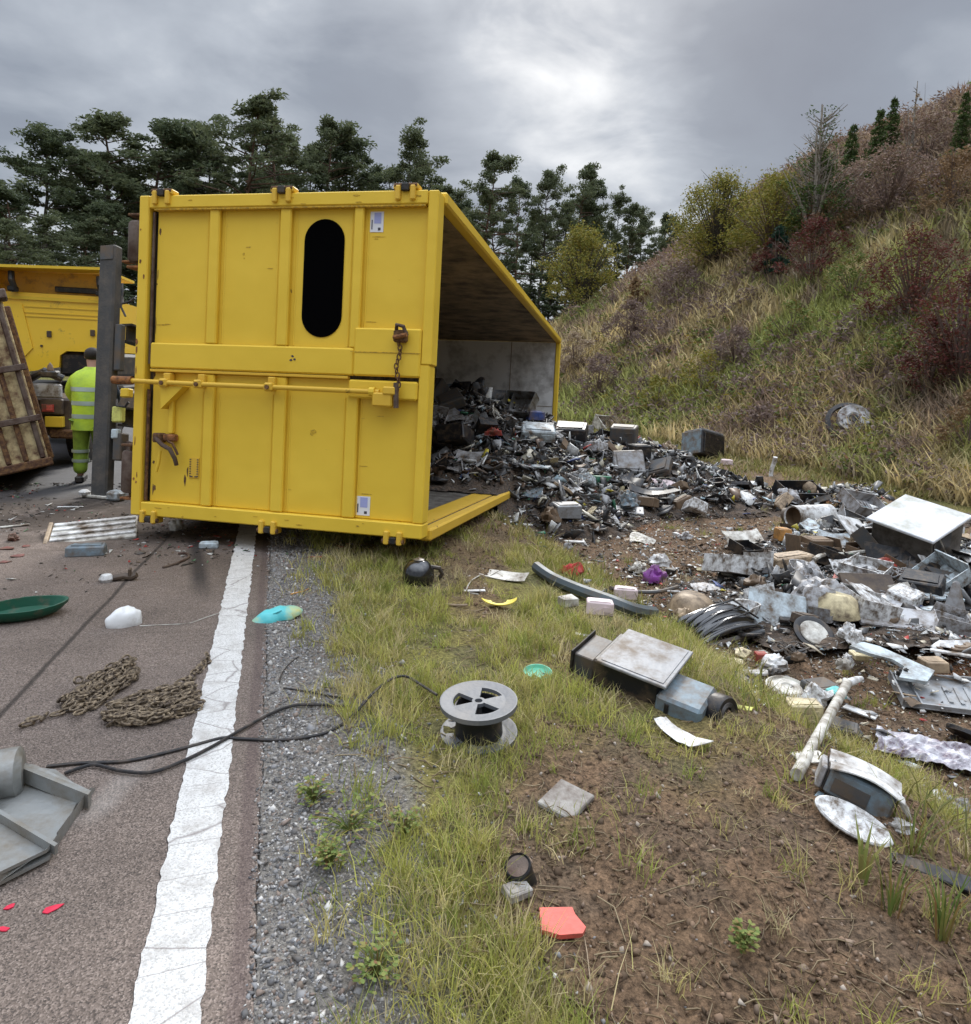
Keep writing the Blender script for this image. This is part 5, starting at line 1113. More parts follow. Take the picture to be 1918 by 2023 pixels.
put('crumple', 350, 1046, 28, 'offwhite', 'pale_lump', 'small pale lump on the ground under the container, left half', 'lump', ht=.5, gf=terrain0)
put('block', 413, 1082, 36, 'pale_blue', 'pale_block', 'small pale grey block half under the container near the edge line', 'block', 12, ht=.3, asp=.5, gf=terrain0)
put('board', 20, 1042, 62, 'offwhite', 'white_strip', 'narrow off-white strip on the road at the left edge under the skip', 'strip', 40, asp=.16, ht=.03)
put('board', 140, 1003, 45, 'white', 'white_strip', 'thin white strip on the road before the upright beam', 'strip', 18, asp=.14, ht=.03)
for i, (px, py, w, kk) in enumerate(((12, 1085, 34, 'shard'), (34, 1100, 30, 'shard'), (52, 1080, 22, 'shard'), (26, 1068, 24, 'crumple'), (8, 1112, 28, 'shard'))):
    put(kk, px, py, w, 'dark_red', 'red_fragment', ('dark red shard under the skip, touching the picture edge', 'largest dark red shard on the road under the skip', 'small dark red shard beside the largest one under the skip', 'crumpled dark red lump farthest back under the skip', 'dark red shard lying closest to the green tray')[i], 'fragment', i * 50, group='dark red fragments at the left edge of the road')
put('shard', 104, 1798, 50, 'crimson', 'red_flake', 'largest of the crimson plastic flakes on the near asphalt', 'flake', 30, asp=.45, thick=.03, bend=.1)
put('shard', 20, 1794, 24, 'crimson', 'red_flake', 'small crimson flake left of the largest one on the near asphalt', 'flake', 50, asp=.7, thick=.03, bend=.1)
put('shard', 8, 1838, 28, 'crimson', 'red_flake', 'crimson flake nearest the viewer at the left edge', 'flake', 10, asp=.5, thick=.03, bend=.1)
# turquoise lid
def turq():
    p, k = S_(548, 1222); w = 100 * k; g = random.Random(3); q = MB()
    def f(u, v):
        x = (u - .5) * 2; y = (v - .5) * 2; r_ = max(abs(x), abs(y)); n = math.hypot(x, y) or 1; x2, y2 = x * r_ / n, y * r_ / n
        bite = .28 * max(0, 1 - abs(x2 - .0) / .28) if y2 < -.5 else 0
        return (x2 * w / 2, (y2 + bite) * w * .24, .05 * w + .16 * w * (1 - r_ ** 3) + .012 * w * math.sin(x * 9))
    o = q.grid(f, 22, 14, .006).build('turquoise_cover', M['turquoise'], None, True); o.location = p; o.rotation_euler = (R(10), R(-8), R(28)); tag(o, 'broken turquoise plastic lid on the gravel beside the white line', 'lid')
turq()
put('rod', 592, 1170, 44, 'orange', 'orange_stick', 'thin orange stick pointing away behind the turquoise lid', 'stick', 55, asp=.03)
put('shard', 622, 1103, 30, 'red', 'red_scrap', 'small red scrap in the grass at the container corner', 'scrap', 10)
# chains
def chain(path, name, label, r=.0105, heap=0, seed=1):
    g = random.Random(seed); P = []
    for i in range(len(path) - 1):
        a = G(*path[i]); b = G(*path[i + 1]); d = (b - a); nlk = max(int(d.length / .034), 1)
        for j in range(nlk): P.append((a + d * j / nlk, d.normalized()))
    q = MB(); 
    for i, (c, d) in enumerate(P):
        c = c + Vector((g.gauss(0, .006), g.gauss(0, .006), .010 + heap * abs(g.gauss(0, .012)))); dd = (d + Vector((g.gauss(0, .25), g.gauss(0, .25), g.gauss(0, .12)))).normalized()
        sd = dd.cross(Vector((0, 0, 1))).normalized(); up = sd.cross(dd); s_ = sd if i % 2 else (sd * .55 + up * .85).normalized()
        pts = [c + dd * .026 * math.cos(a) + s_ * .0150 * math.sin(a) for a in [k * math.pi / 4 for k in range(9)]]
        q.tube(pts, .0052, 5, False)
    T = empty(name, P[0][0]); q.v = [tuple(Vector(v) - P[0][0]) for v in q.v]; o = q.build('links', M['tan_chain'], T, True); tag(T, label, 'chain'); tag(o, kind='stuff'); return T
gg = random.Random(5); path = [(48, 1437), (90, 1425), (140, 1408), (190, 1392)]
for i in range(10):
    w_ = (i - 4.5) / 4.5; path += [(140 + 12 * w_ + gg.uniform(-8, 8), 1402 + 10 * w_ + gg.uniform(-5, 5)), (212 + 18 * w_ + gg.uniform(-8, 8), 1362 + 17 * w_ + gg.uniform(-6, 6)), (262 + 8 * w_ + gg.uniform(-10, 6), 1328 + 12 * w_ + gg.uniform(-6, 6)), (205 + 16 * w_ + gg.uniform(-8, 8), 1360 + 15 * w_ + gg.uniform(-6, 6))]
path += [(240, 1335), (265, 1318)]
chain(path, 'chain', 'heap of tan rusty chain with a tail towards the left, on the asphalt', heap=1.1, seed=2)
path = [(408, 1305), (395, 1330), (372, 1350), (352, 1368)]
for i in range(15):
    w_ = (i - 7) / 7; path += [(378 + 8 * w_ + gg.uniform(-8, 8), 1380 + 22 * w_ + gg.uniform(-5, 5)), (300 + gg.uniform(-14, 14), 1404 + 27 * w_ + gg.uniform(-6, 6)), (222 + 10 * abs(w_) + gg.uniform(-12, 8), 1420 + 14 * w_ + gg.uniform(-6, 6)), (300 + gg.uniform(-14, 14), 1410 + 27 * w_ + gg.uniform(-6, 6))]
chain(path, 'chain', 'wider heap of tan rusty chain touching the white edge line', heap=1.1, seed=3)
# cables
string([(862, 1400), (830, 1380), (800, 1362), (770, 1370), (735, 1398), (690, 1424), (640, 1452), (560, 1466), (480, 1464), (440, 1462), (390, 1474), (330, 1490), (250, 1508), (160, 1512), (92, 1518)], .0062, M['cable'], 'cable', 'black cable running from the reel across the line to the steel housing', 'cable', .007, high=.055)
string([(690, 1402), (640, 1398), (580, 1400), (530, 1418), (470, 1452), (420, 1480), (360, 1510), (300, 1532), (240, 1530), (190, 1518), (160, 1524), (128, 1535)], .0062, M['cable'], 'cable', 'second black cable looping lower across the white line', 'cable', .012)
string([(560, 1362), (600, 1368), (650, 1378), (700, 1384)], .004, M['cable'], 'wire', 'short dark wire on the gravel above the cable loop', 'wire', .006)
string([(590, 1300), (570, 1315), (556, 1335), (552, 1350)], .003, M['cable'], 'wire', 'thin dark wire on the gravel right of the white line', 'wire', .006)
# steel housing at the left edge
def housing():
    T = empty('steel_housing', G(70, 1640) + Vector((0, 0, .0))); tag(T, 'folded grey steel housing with a round tube, lying at the left edge', 'housing')
    T.rotation_euler = (0, 0, 0); o0 = T.location.copy()
    st_ = mat('galvanised_grey_steel', (.27, .275, .265), .45, .35, (.20, .17, .13), .45, 6, .12, 3, .25, 40)
    def L(px, py, z): v = at0(px, py, z) - o0; return (v.x, v.y, v.z)
    def at0(px, py, z): d = rayd(px, py); k = (z - CH) / d.z; return Vector((0, 0, CH)) + d * k
    def plate(pts, name, m=st_, th=.008):
        q = MB(); n = len(pts); q.v = [tuple(p) for p in pts] + [(p[0], p[1], p[2] - th) for p in pts]; q.f = [tuple(range(n))[::-1], tuple(range(n, 2 * n))] + [(i, (i + 1) % n, n + (i + 1) % n, n + i) for i in range(n)]; return q.build(name, m, T)
    # floor of the tray, raised lip along its right and near side, divider
    plate([L(-60, 1750, .02), L(0, 1742, .02), L(98, 1690, .02), (L(165, 1560, .02)), L(110, 1520, .02), L(45, 1512, .02), L(-60, 1530, .02)], 'tray_floor')
    plate([L(-60, 1752, .02), L(0, 1742, .022), L(98, 1692, .022), L(120, 1655, .022), L(116, 1645, .05), L(92, 1678, .05), L(0, 1722, .05), L(-60, 1730, .05)], 'near_lip', th=.01)
    plate([L(120, 1655, .022), L(188, 1556, .022), L(178, 1556, .055), L(112, 1645, .055)], 'side_lip', th=.01)
    plate([L(-40, 1585, .05), L(0, 1608, .05), L(108, 1672, .05), L(114, 1666, .05), L(0, 1598, .05), L(-40, 1574, .05)], 'divider', th=.028)
    plate([L(40, 1506, .08), L(68, 1510, .08), L(180, 1562, .06), L(174, 1570, .06), L(60, 1524, .08), L(30, 1512, .08)], 'back_rail', th=.05)
    c = at0(0, 1545, .05) - o0
    MB().tube([(c.x - .15, c.y - .05, .06), (c.x - .04, c.y, .065), (c.x + .045, c.y + .03, .07), (c.x + .055, c.y + .035, .07)], [.075, .08, .08, .06], 20).build('round_tube', st_, T, True)
    MB().tube([(c.x - .16, c.y - .07, .12), (c.x - .05, c.y - .05, .125), (c.x + .05, c.y - .10, .05)], .02, 8).build('clamp', M['dark_grey'], T, True)
housing()

# --- on the verge
def reel():
    p = G(946, 1452); k = dep(p) / FPX; r = 76 * k; h = 66 * k; T = empty('cable_reel', p, (R(3), R(-3), R(5))); tag(T, 'empty grey and black plastic cable reel standing in the grass', 'reel')
    def flange(z, nm, m):
        q = MB(); n = 48; ri, ro, t = .28 * r, r, .012 * 1.3
        hub = 9
        # flange ring with three wedge openings
        rings = [.10 * r, .17 * r, .66 * r, .70 * r, .97 * r, r]; op = lambda k: (k % 16) in range(1, 9)
        for s_, zz in ((1, z + t), (-1, z)):
            base = len(q.v)
            for rr in rings:
                for k_ in range(n): a = 2 * math.pi * k_ / n + .18; q.v.append((rr * math.cos(a), rr * math.sin(a), zz + (.004 if rr > .9 * r and s_ > 0 else 0)))
            for i in range(len(rings) - 1):
                for k_ in range(n):
                    if i in (1,) and op(k_): continue
                    f = (base + i * n + k_, base + i * n + (k_ + 1) % n, base + (i + 1) * n + (k_ + 1) % n, base + (i + 1) * n + k_); q.f.append(f if s_ > 0 else f[::-1])
        m_ = len(rings) * n
        for k_ in range(n): a = 5 * n + k_; b2 = 5 * n + (k_ + 1) % n; q.f.append((a, b2, m_ + b2, m_ + a)); a = k_; b2 = (k_ + 1) % n; q.f.append((b2, a, m_ + a, m_ + b2))
        for k_ in range(n):
            if op(k_):
                for rg, sg in ((1, 1), (2, -1)):
                    a, b2 = rg * n + k_, rg * n + (k_ + 1) % n; q.f.append((a, b2, m_ + b2, m_ + a)[::sg])
                if not op((k_ - 1) % n): q.f.append((n + k_, m_ + n + k_, m_ + 2 * n + k_, 2 * n + k_))
                if not op((k_ + 1) % n): kk = (k_ + 1) % n; q.f.append((n + kk, 2 * n + kk, m_ + 2 * n + kk, m_ + n + kk))
        return q.build(nm, m, T)
    flange(h, 'flange', M['reel_grey']); flange(.0, 'flange', M['reel_grey'])
    MB().lathe([(.62 * r, .014), (.60 * r, h * .5), (.62 * r, h - .003), (.58 * r, h - .003), (.56 * r, .014)], 36).build('drum', M['black'], T, True)
    MB().lathe([(.09 * r, .017), (.09 * r, h + .004), (.05 * r, h + .004), (.05 * r, .017)], 16).build('hub', M['dark_grey'], T, True)
    MB().lathe([(.001, h * .35), (.56 * r, h * .35)], 24).build('inner_disc', M['black'], T)
reel()
def kettle():
    p, k = S_(826, 1152); T = empty('black_kettle', p, (0, 0, R(20))); tag(T, 'glossy black kettle lying in the grass right of the container corner', 'kettle'); r = 32 * k
    MB().lathe([(.001, 0), (.85 * r, .0), (r, .35 * r), (.92 * r, .95 * r), (.6 * r, 1.35 * r), (.2 * r, 1.5 * r), (.001, 1.52 * r)], 24).build('body', M['gloss_black'], T, True)
    MB().tube([(.7 * r, 0, 1.0 * r), (1.3 * r, -.1 * r, .9 * r), (1.5 * r, -.1 * r, .5 * r), (1.3 * r, 0, .2 * r)], .14 * r, 8).build('handle', M['black'], T, True)
    MB().lathe([(.3 * r, 1.42 * r), (.34 * r, 1.5 * r), (.1 * r, 1.6 * r), (.001, 1.6 * r)], 14).build('lid', M['steel'], T, True)
kettle()
put('sheet', 995, 1140, 96, 'offwhite', 'white_cover', 'off-white bent plastic cover in the grass below the spilled heap', 'cover', -18, 8, 0, 2, asp=.35, bend=.1)
string([(948, 1140), (930, 1152), (922, 1172), (945, 1178)], .004, M['offwhite'], 'string', 'thin white cord hanging from the off-white cover', 'cord', .012)
put('board', 937, 1170, 42, 'white', 'white_strip', 'short white strip beside the yellow bowl shard', 'strip', 12, asp=.25, ht=.06)
def yshard():
    p, k = S_(985, 1198); w = 72 * k; q = MB()
    def f(u, v): a = math.pi * (1.02 + .96 * u); r = w * .5 * (.45 + .55 * v); return (r * math.cos(a), r * math.sin(a) * .75, .10 * w * v * v + .01)
    o = q.grid(f, 14, 5, .007).build('yellow_bowl_shard', M['lemon'], None, True); o.location = p + Vector((0, .04, .02)); o.rotation_euler = (R(16), 0, R(10)); tag(o, 'bright yellow curved bowl shard in the grass', 'shard')
yshard()
put('rod', 900, 1198, 44, 'tan', 'tan_stick', 'short tan stick left of the yellow shard', 'stick', 3, asp=.06)
put('bowl', 1062, 1332, 56, 'mint', 'green_dish', 'mint green round plastic lid in a dark green rim, alone in the grass', 'lid', 0, 12, 0, 0, ht=.14, asp=.8)
put('board', 1117, 1590, 92, 'concrete', 'concrete_slab', 'broken square concrete slab on the churned soil', 'slab', 55, 4, -3, 2, asp=.8, ht=.12)
def can():
    p = G(1036, 1738) - Vector((0, 0, .02)); k = dep(p) / FPX; r = 27 * k; h = 66 * k; T = empty('dented_can', p, (R(18), R(-16), 0)); tag(T, 'dented blackened can stuck in the soil above the red plate', 'can')
    MB().lathe([(.001, 0), (r, 0), (r * 1.02, h * .1), (r * .97, h * .5), (r, h * .95), (r * .9, h), (r * .85, h * .93), (.001, h * .9)], 22).build('wall', M['black'], T, True)
    MB().lathe([(.001, h * .905), (r * .8, h * .945)], 22).build('lid', M['brown_steel'], T, True)
can()
def redplate():
    p = G(1108, 1835); k = dep(p) / FPX; q = MB(); pts = [(-.5, -.28), (-.46, .36), (.30, .40), (.34, .18), (.52, -.18), (.42, -.36), (-.1, -.42)]
    o = q.prism([(x * 88 * k, y * 78 * k) for x, y in pts], 0, .014).build('red_plate', M['coral'], None); o.location = p + Vector((0, 0, .012)); o.rotation_euler = (R(6), R(2), R(4)); tag(o, 'flat coral red broken plate on the soil, nearest red thing', 'plate')
redplate()
string([(1150, 1842), (1158, 1880), (1164, 1930), (1170, 1980), (1174, 2030), (1180, 2090)], .0013, M['palestem'], 'dry_stalk', 'long pale dry stalk running down from the red plate', 'stalk', .008)
put('block', 1020, 1770, 50, 'concrete', 'stone', 'grey stone left of the red plate in the soil', 'stone', 30, ht=.35)
# big grey printer-like appliance
def appliance():
    p = G(1258, 1356); k = dep(p) / FPX; u = 194 * k
    T = empty('grey_appliance', p - Vector((0, 0, .02)), (R(6), R(6), R(-33))); tag(T, 'large dark appliance with flat grey lid and round black fan, lying at the ditch edge', 'appliance')
    MB().bevbox(-.40 * u, .30 * u, -.28 * u, .40 * u, .0, .33 * u, .02 * u).build('body', M['black'], T)
    MB().bevbox(-.64 * u, -.405 * u, -.20 * u, .30 * u, .02 * u, .26 * u, .01 * u).build('side_bay', M['dark_grey'], T)
    MB().bevbox(-.66 * u, -.642 * u, -.24 * u, .32 * u, -.02 * u, .30 * u, .005 * u).build('side_flange', M['black_steel'], T)
    MB().bevbox(-.34 * u, .38 * u, -.34 * u, .48 * u, .335 * u, .365 * u, .012 * u).build('lid', M['grey'], T)
    MB().bevbox(-.30 * u, .34 * u, -.30 * u, .44 * u, .3655 * u, .372 * u, .006 * u).build('lid_panel', M['grey'], T)
    MB().bevbox(.302 * u, .74 * u, -.36 * u, .16 * u, -.04 * u, .27 * u, .03 * u).build('blue_grey_housing', M['blue_grey'], T)
    MB().bevbox(.40 * u, .44 * u, -.375 * u, -.361 * u, .0, .22 * u, .004 * u).build('vent_slot', M['black'], T)
    W = Matrix.Translation((.86 * u, -.06 * u, .16 * u)) @ Matrix.Rotation(R(74), 4, 'Y') @ Matrix.Rotation(R(20), 4, 'X')
    fn = MB().lathe([(.001, .05 * u), (.05 * u, .055 * u), (.06 * u, .03 * u), (.10 * u, .03 * u), (.11 * u, .06 * u), (.15 * u, .065 * u), (.165 * u, .04 * u), (.165 * u, -.08 * u), (.001, -.08 * u)], 30, W).build('fan', M['black'], T, True)
    for i in range(5): MB().lathe([(.065 * u + i * .009 * u, .062 * u), (.069 * u + i * .009 * u, .067 * u), (.073 * u + i * .009 * u, .062 * u)], 26, W).build('ring', M['dark_grey'], fn)
appliance()
put('sheet', 1338, 1462, 116, 'white', 'white_shard', 'long pointed white torn panel in the grass under the round fan', 'panel', -64, 4, 0, 2, asp=.34, cut=.32, bend=.08, seed=5)
put('shard', 1470, 1402, 50, 'lime', 'yellow_hook', 'curved pale yellow plastic hook right of the round fan', 'hook', -20, asp=.4)
def pipe():
    a = G(1572, 1545) + Vector((0, 0, .03)); b = G(1676, 1362) + Vector((0, 0, .06)); d = b - a; T = empty('white_pipe', a); tag(T, 'long white plastic pipe with a forked end leaning over the ditch scrap', 'pipe')
    L_ = [tuple(d * f) for f in (0, .5, .93)]; MB().tube(L_, [.024, .024, .026], 14).build('tube', M['offwhite'], T, True)
    e = d * .93; sd = Vector((.05, .01, 0)); MB().tube([tuple(e), tuple(e + d * .05 + sd), tuple(e + d * .07 + sd * 1.6)], [.026, .022, .015], 10).build('fork', M['white'], T, True); MB().tube([tuple(e), tuple(e + d * .06 - sd * .6)], [.026, .014], 10).build('fork', M['white'], T, True)
pipe()
def whitebox():
    p = G(1690, 1580); k = dep(p) / FPX; u = 130 * k; T = empty('split_machine', p - Vector((0, 0, .01)), (R(-6), R(14), R(-28))); tag(T, 'split white and blue-grey machine casing above the white oval lid', 'machine')
    MB().bevbox(-.48 * u, .42 * u, -.30 * u, .34 * u, 0, .42 * u, .04 * u).build('lower_body', M['blue_grey'], T)
    q = MB(); q.grid(lambda a, b: ((a - .5) * 1.02 * u, (b - .5) * .78 * u + .02 * u, .425 * u + .11 * u * math.sin(a * math.pi) * (1 - .5 * b) + .03 * u * math.sin(b * 9)), 12, 8, .02 * u); q.build('white_cover', M['white'], T, True)
    MB().bevbox(-.505 * u, -.482 * u, -.26 * u, .30 * u, .03 * u, .38 * u, .01 * u).build('black_inside', M['black'], T)
    MB().bevbox(-.60 * u, -.512 * u, -.22 * u, .26 * u, .0, .36 * u, .02 * u, ).build('grey_end', M['light_grey'], T)
    MB().bevbox(-.40 * u, .10 * u, -.315 * u, -.302 * u, .08 * u, .30 * u, .01 * u).build('front_recess', M['dark_grey'], T)
    MB().tube([(.38 * u, -.2 * u, .46 * u), (.55 * u, -.26 * u, .34 * u), (.66 * u, -.25 * u, .22 * u)], [.05 * u, .05 * u, .02 * u], 8).build('white_arm', M['offwhite'], T, True)
whitebox()
def lid():
    p = G(1700, 1650); k = dep(p) / FPX; o = MB().lathe([(.001, .0), (.46, .0), (.5, .03), (.5, .055), (.46, .075), (.42, .065), (.001, .062)], 40, None, 1, .46).build('toilet_lid_board', M['white'], None, True)
    s_ = 148 * k; o.scale = (s_, s_, s_); o.location = p + Vector((-.02, .02, .03)); o.rotation_euler = (R(22), R(8), R(-46)); tag(o, 'clean white oval toilet lid on the ditch edge at the lower right', 'lid')
    put('board', 1640, 1590, 60, 'blue_grey', 'blue_grey_flap', 'blue-grey plastic flap behind the white oval lid', 'flap', -50, 20, 0, 0, asp=.5, ht=.06)
lid()
put('board', 1862, 1738, 175, 'black', 'dark_plank', 'long dark plank in the grass at the right edge, nearest the viewer', 'plank', -38, 6, 0, 2, asp=.20, ht=.05)
def poster():
    p = G(1835, 1490); k = dep(p) / FPX; w = 185 * k; q = MB(); g = Vector((3, 7, 1))
    def f(u, v): x, y = (u - .5) * w, (v - .5) * w * .52; n = mn.noise(Vector((u * 6, v * 4, 2))); return (x + .02 * n, y + .10 * w * mn.noise(Vector((u * 3, 9, v * 2))), .02 + .035 * n + .03 * abs(mn.noise(Vector((u * 13, v * 9, 5)))))
    m = mat('crumpled_white_film', (.70, .69, .72), .5, 0, (.09, .05, .08), .52, 9, .05, 3, .1)
    o = q.grid(f, 34, 20, .002).build('crumpled_sheet', m, None); o.location = p; o.rotation_euler = (R(4), 0, R(-28)); tag(o, 'crumpled white printed film sheet with dark blotches at the right edge', 'sheet')
poster()
put('casing', 1860, 1372, 170, 'alu', 'grey_cover', 'scuffed grey metal cover with rounded corners at the right edge', 'cover', -15, 8, 0, -4, asp=.7, ht=.10)
def lsheet():
    p = G(1760, 1330); k = dep(p) / FPX; u = 135 * k; q = MB().prism([(-.52, .30), (-.20, .50), (.02, .42), (.50, -.22), (.22, -.50), (-.16, -.44), (-.04, -.30), (.10, -.12), (.02, .06), (-.28, .16)], 0, .02)
    q.v = [(x * u, y * u * .9, z + .05 * x * x) for x, y, z in q.v]; o = q.build('white_sheet', M['pale_blue'], None); o.location = p + Vector((0, 0, .05)); o.rotation_euler = (R(12), R(4), R(4)); tag(o, 'large pale blue-white broken sheet with a curved bite, right of centre in the ditch', 'sheet')
lsheet()
def speaker():
    p = G(1606, 1258); k = dep(p) / FPX; r = 40 * k; T = empty('round_speaker', p + Vector((0, 0, .02)), (R(35), R(5), 0)); tag(T, 'round black speaker with cream cone facing up', 'speaker')
    MB().lathe([(.001, -.4 * r), (.5 * r, -.4 * r), (.95 * r, -.05 * r), (r, .05 * r), (r, .13 * r), (.88 * r, .16 * r), (.72 * r, .10 * r), (.001, .02 * r)], 32).build('basket', M['black'], T, True)
    c = MB().lathe([(.70 * r, .125 * r), (.66 * r, .17 * r), (.3 * r, .14 * r), (.22 * r, .17 * r), (.001, .19 * r)], 32).build('cone', M['offwhite'], T, True)
speaker()
def casing_big():
    p = G(1420, 1245); k = dep(p) / FPX; u = 150 * k; T = empty('black_bumper_shell', p, (R(14), R(-6), R(24))); tag(T, 'glossy black ribbed plastic shell in front of the pale blue board', 'shell')
    q = MB()
    q.grid(lambda a, b: ((a - .5) * u, (b - .5) * .55 * u, .08 * u + .24 * u * math.sin(a * math.pi) ** .6 * math.cos((b - .5) * 2.4) + .012 * u * math.sin(b * 34)), 26, 30, .01 * u); q.build('shell', M['gloss_black'], T, True)
    for i, y in enumerate((-.20, -.05, .10)): MB().tube([(-.46 * u, y * u, .16 * u), (-.15 * u, y * u - .02 * u, .34 * u), (.25 * u, y * u, .34 * u), (.47 * u, y * u + .03 * u, .18 * u)], .014 * u, 7).build('rib', M['gloss_black'], T, True)
    MB().bevbox(-.5 * u, .48 * u, -.33 * u, -.26 * u, .0, .09 * u, .02 * u).build('lip', M['dark_grey'], T)
casing_big()
put('board', 1532, 1225, 118, 'pale_blue', 'pale_board', 'pale blue square board standing tilted behind the round speaker', 'board', -6, 52, 8, 8, asp=.86, ht=.03)
put('bowl', 1650, 1222, 84, 'cream', 'cream_bowl', 'cream plastic dome upturned behind the round speaker', 'bowl', 0, 180, 0, 52, ht=.5)
put('board', 1768, 1230, 160, 'light_grey', 'grey_board', 'long light grey board lying below the dark brown board', 'board', -4, 24, 2, 6, asp=.36, ht=.06)
put('board', 1712, 1172, 108, 'dark_brown', 'brown_board', 'dark brown plain board leaning above the light grey board', 'board', 0, 48, 0, 14, asp=.48, ht=.06)
put('board', 1785, 1190, 46, 'offwhite', 'white_card', 'small off-white card right of the dark brown board', 'card', 10, 50, -10, 14, asp=1.1, ht=.03)
def cone():
    p = G(1884, 1222); k = dep(p) / FPX; o = MB().lathe([(.001, 0), (30 * k, 0), (30 * k, 5 * k), (22 * k, 8 * k), (6 * k, 74 * k), (.001, 78 * k)], 14, None, 1, .8).build('grey_cone', M['grey'], None, True); o.location = p; o.rotation_euler = (R(4), R(-6), 0); tag(o, 'dirty grey pointed cone standing at the right edge of the heap', 'cone')
    put('board', 1884, 1232, 58, 'offwhite', 'white_strip', 'short white slat at the foot of the grey cone', 'slat', 4, asp=.3, ht=.12)
cone()
def washer():
    p = G(1806, 1085); k = dep(p) / FPX; u = 112 * k; T = empty('washing_machine', mw=Matrix.Translation(p - Vector((0, .0, .10))) @ Matrix.Rotation(R(-32), 4, 'Z') @ Matrix.Rotation(R(20), 4, 'X') @ Matrix.Rotation(R(63), 4, 'Z')); tag(T, 'tipped washing machine with big white square panel on top of the right heap', 'appliance')
    MB().bevbox(-.5 * u, .5 * u, -.5 * u, .5 * u, .0, .80 * u, .02 * u).build('cabinet', mat('grimy_brown_grey_enamel', (.13, .115, .10), .6, 0, (.05, .04, .03), .5, 6), T)
    MB().bevbox(-.60 * u, .58 * u, -.58 * u, .56 * u, .805 * u, .86 * u, .02 * u).build('white_panel', mat('stained_white_panel', (.66, .67, .69), .4, 0, (.33, .32, .24), .36, 3.2, .05, 2, .1), T)
    MB().bevbox(-.42 * u, .1 * u, -.512 * u, -.503 * u, .1 * u, .7 * u, .01 * u).build('side_opening', M['black'], T)
    MB().tube([(-.3 * u, -.53 * u, .75 * u), (-.1 * u, -.56 * u, .4 * u), (.2 * u, -.53 * u, .06 * u)], .012 * u, 6).build('hose', M['offwhite'], T, True)
washer()
put('board', 1690, 1062, 80, 'white', 'white_sheet', 'small white square panel left of the washing machine', 'panel', 30, 38, 12, 14, asp=.8, ht=.05)
put('casing', 1700, 1010, 96, 'light_grey', 'white_casing', 'light grey open casing behind the small white panel', 'casing', 25, 30, 10, 6, asp=.6, ht=.25)
def wcyl():
    p = G(1600, 1035) + Vector((0, 0, .10)); k = dep(p) / FPX; T = empty('white_cylinder', p, (0, R(90), R(22))); tag(T, 'white cylinder lying with its dark open mouth to the left', 'cylinder')
    r, h = 22 * k, 95 * k; MB().lathe([(r * .85, -h / 2 + .01), (r, -h / 2), (r, h / 2), (r * .8, h / 2 + .01), (.001, h / 2 + .015)], 22).build('wall', M['white'], T, True); MB().lathe([(.001, -h * .3), (r * .84, -h * .3), (r * .84, -h / 2 + .012)], 22).build('inside', M['brown'], T, True)
wcyl()
put('bucket', 1553, 1036, 44, 'dark_brown', 'brown_bucket', 'dark brown bucket lying open left of the white cylinder', 'bucket', 30, 75, 0, 14)
put('casing', 1575, 985, 90, 'black', 'black_tray', 'black open tray at the far left of the right heap', 'tray', 12, 20, 0, 4, asp=.5, ht=.3)
put('block', 1545, 1068, 26, 'orange', 'orange_box', 'small orange-tan box left of the right heap', 'box', 10, asp=.9, ht=.9)
put('block', 1612, 1098, 42, 'brown', 'brown_box', 'small grey-brown cube with white label in front of the white cylinder', 'box', 8, asp=.9, ht=.85)
def torn():
    put('sheet', 1456, 1078, 92, 'offwhite', 'white_hood', 'off-white curved hood with a black underside left of the right heap', 'hood', 25, 30, 0, 6, asp=.4, bend=.35, seed=8); put('casing', 1470, 1092, 52, 'black', 'black_box', 'black box under the off-white curved hood', 'box', 20, 10, 0, 0, ht=.45)
torn()
M['bumper'] = mat('bumper_rubber', (.085, .105, .115), .5, 0, (.12, .09, .06), .35, 8)
string([(1058, 1132), (1090, 1155), (1140, 1178), (1200, 1200), (1250, 1218), (1290, 1222)], .042, M['bumper'], 'bent_bumper', 'long bent blue-grey rubber bumper arching below the spilled field', 'bumper', .05)
string([(1205, 1172), (1250, 1178), (1300, 1178), (1338, 1168)], .017, M['dark_grey'], 'dark_tube', 'dark tube crossing behind the bent bumper', 'tube', .04)
put('block', 1185, 1212, 52, 'pink', 'pinkish_block', 'pinkish foam block below the bent bumper', 'block', -8, ht=.5, asp=.5)
put('block', 1235, 1182, 46, 'pink', 'pinkish_block', 'pinkish foam block above the bent bumper', 'block', -10, ht=.45, asp=.5)
put('block', 1122, 1196, 34, 'offwhite', 'foam_chunk', 'off-white foam chunk left of the pinkish block', 'chunk', 25, ht=.5)
put('crumple', 1290, 1148, 46, 'purple', 'purple_bag', 'crumpled purple bag among the fine litter', 'bag', 0, ht=.45)
put('crumple', 1300, 1118, 46, 'white', 'white_bag', 'crumpled white bag behind the purple bag', 'bag', 20, ht=.35)
put('crumple', 1130, 1136, 44, 'red', 'red_bag', 'dark red crumpled scrap above the bent bumper', 'scrap', 0, ht=.4)
put('bowl', 1365, 1205, 90, 'tan', 'beige_dome', 'beige upturned dome behind the glossy black shell', 'dome', 0, 180, 0, 32, ht=.4)
put('board', 1138, 1072, 32, 'white', 'white_strip', 'short white strip alone in the middle of the litter field', 'strip', -3, asp=.3, ht=.1)
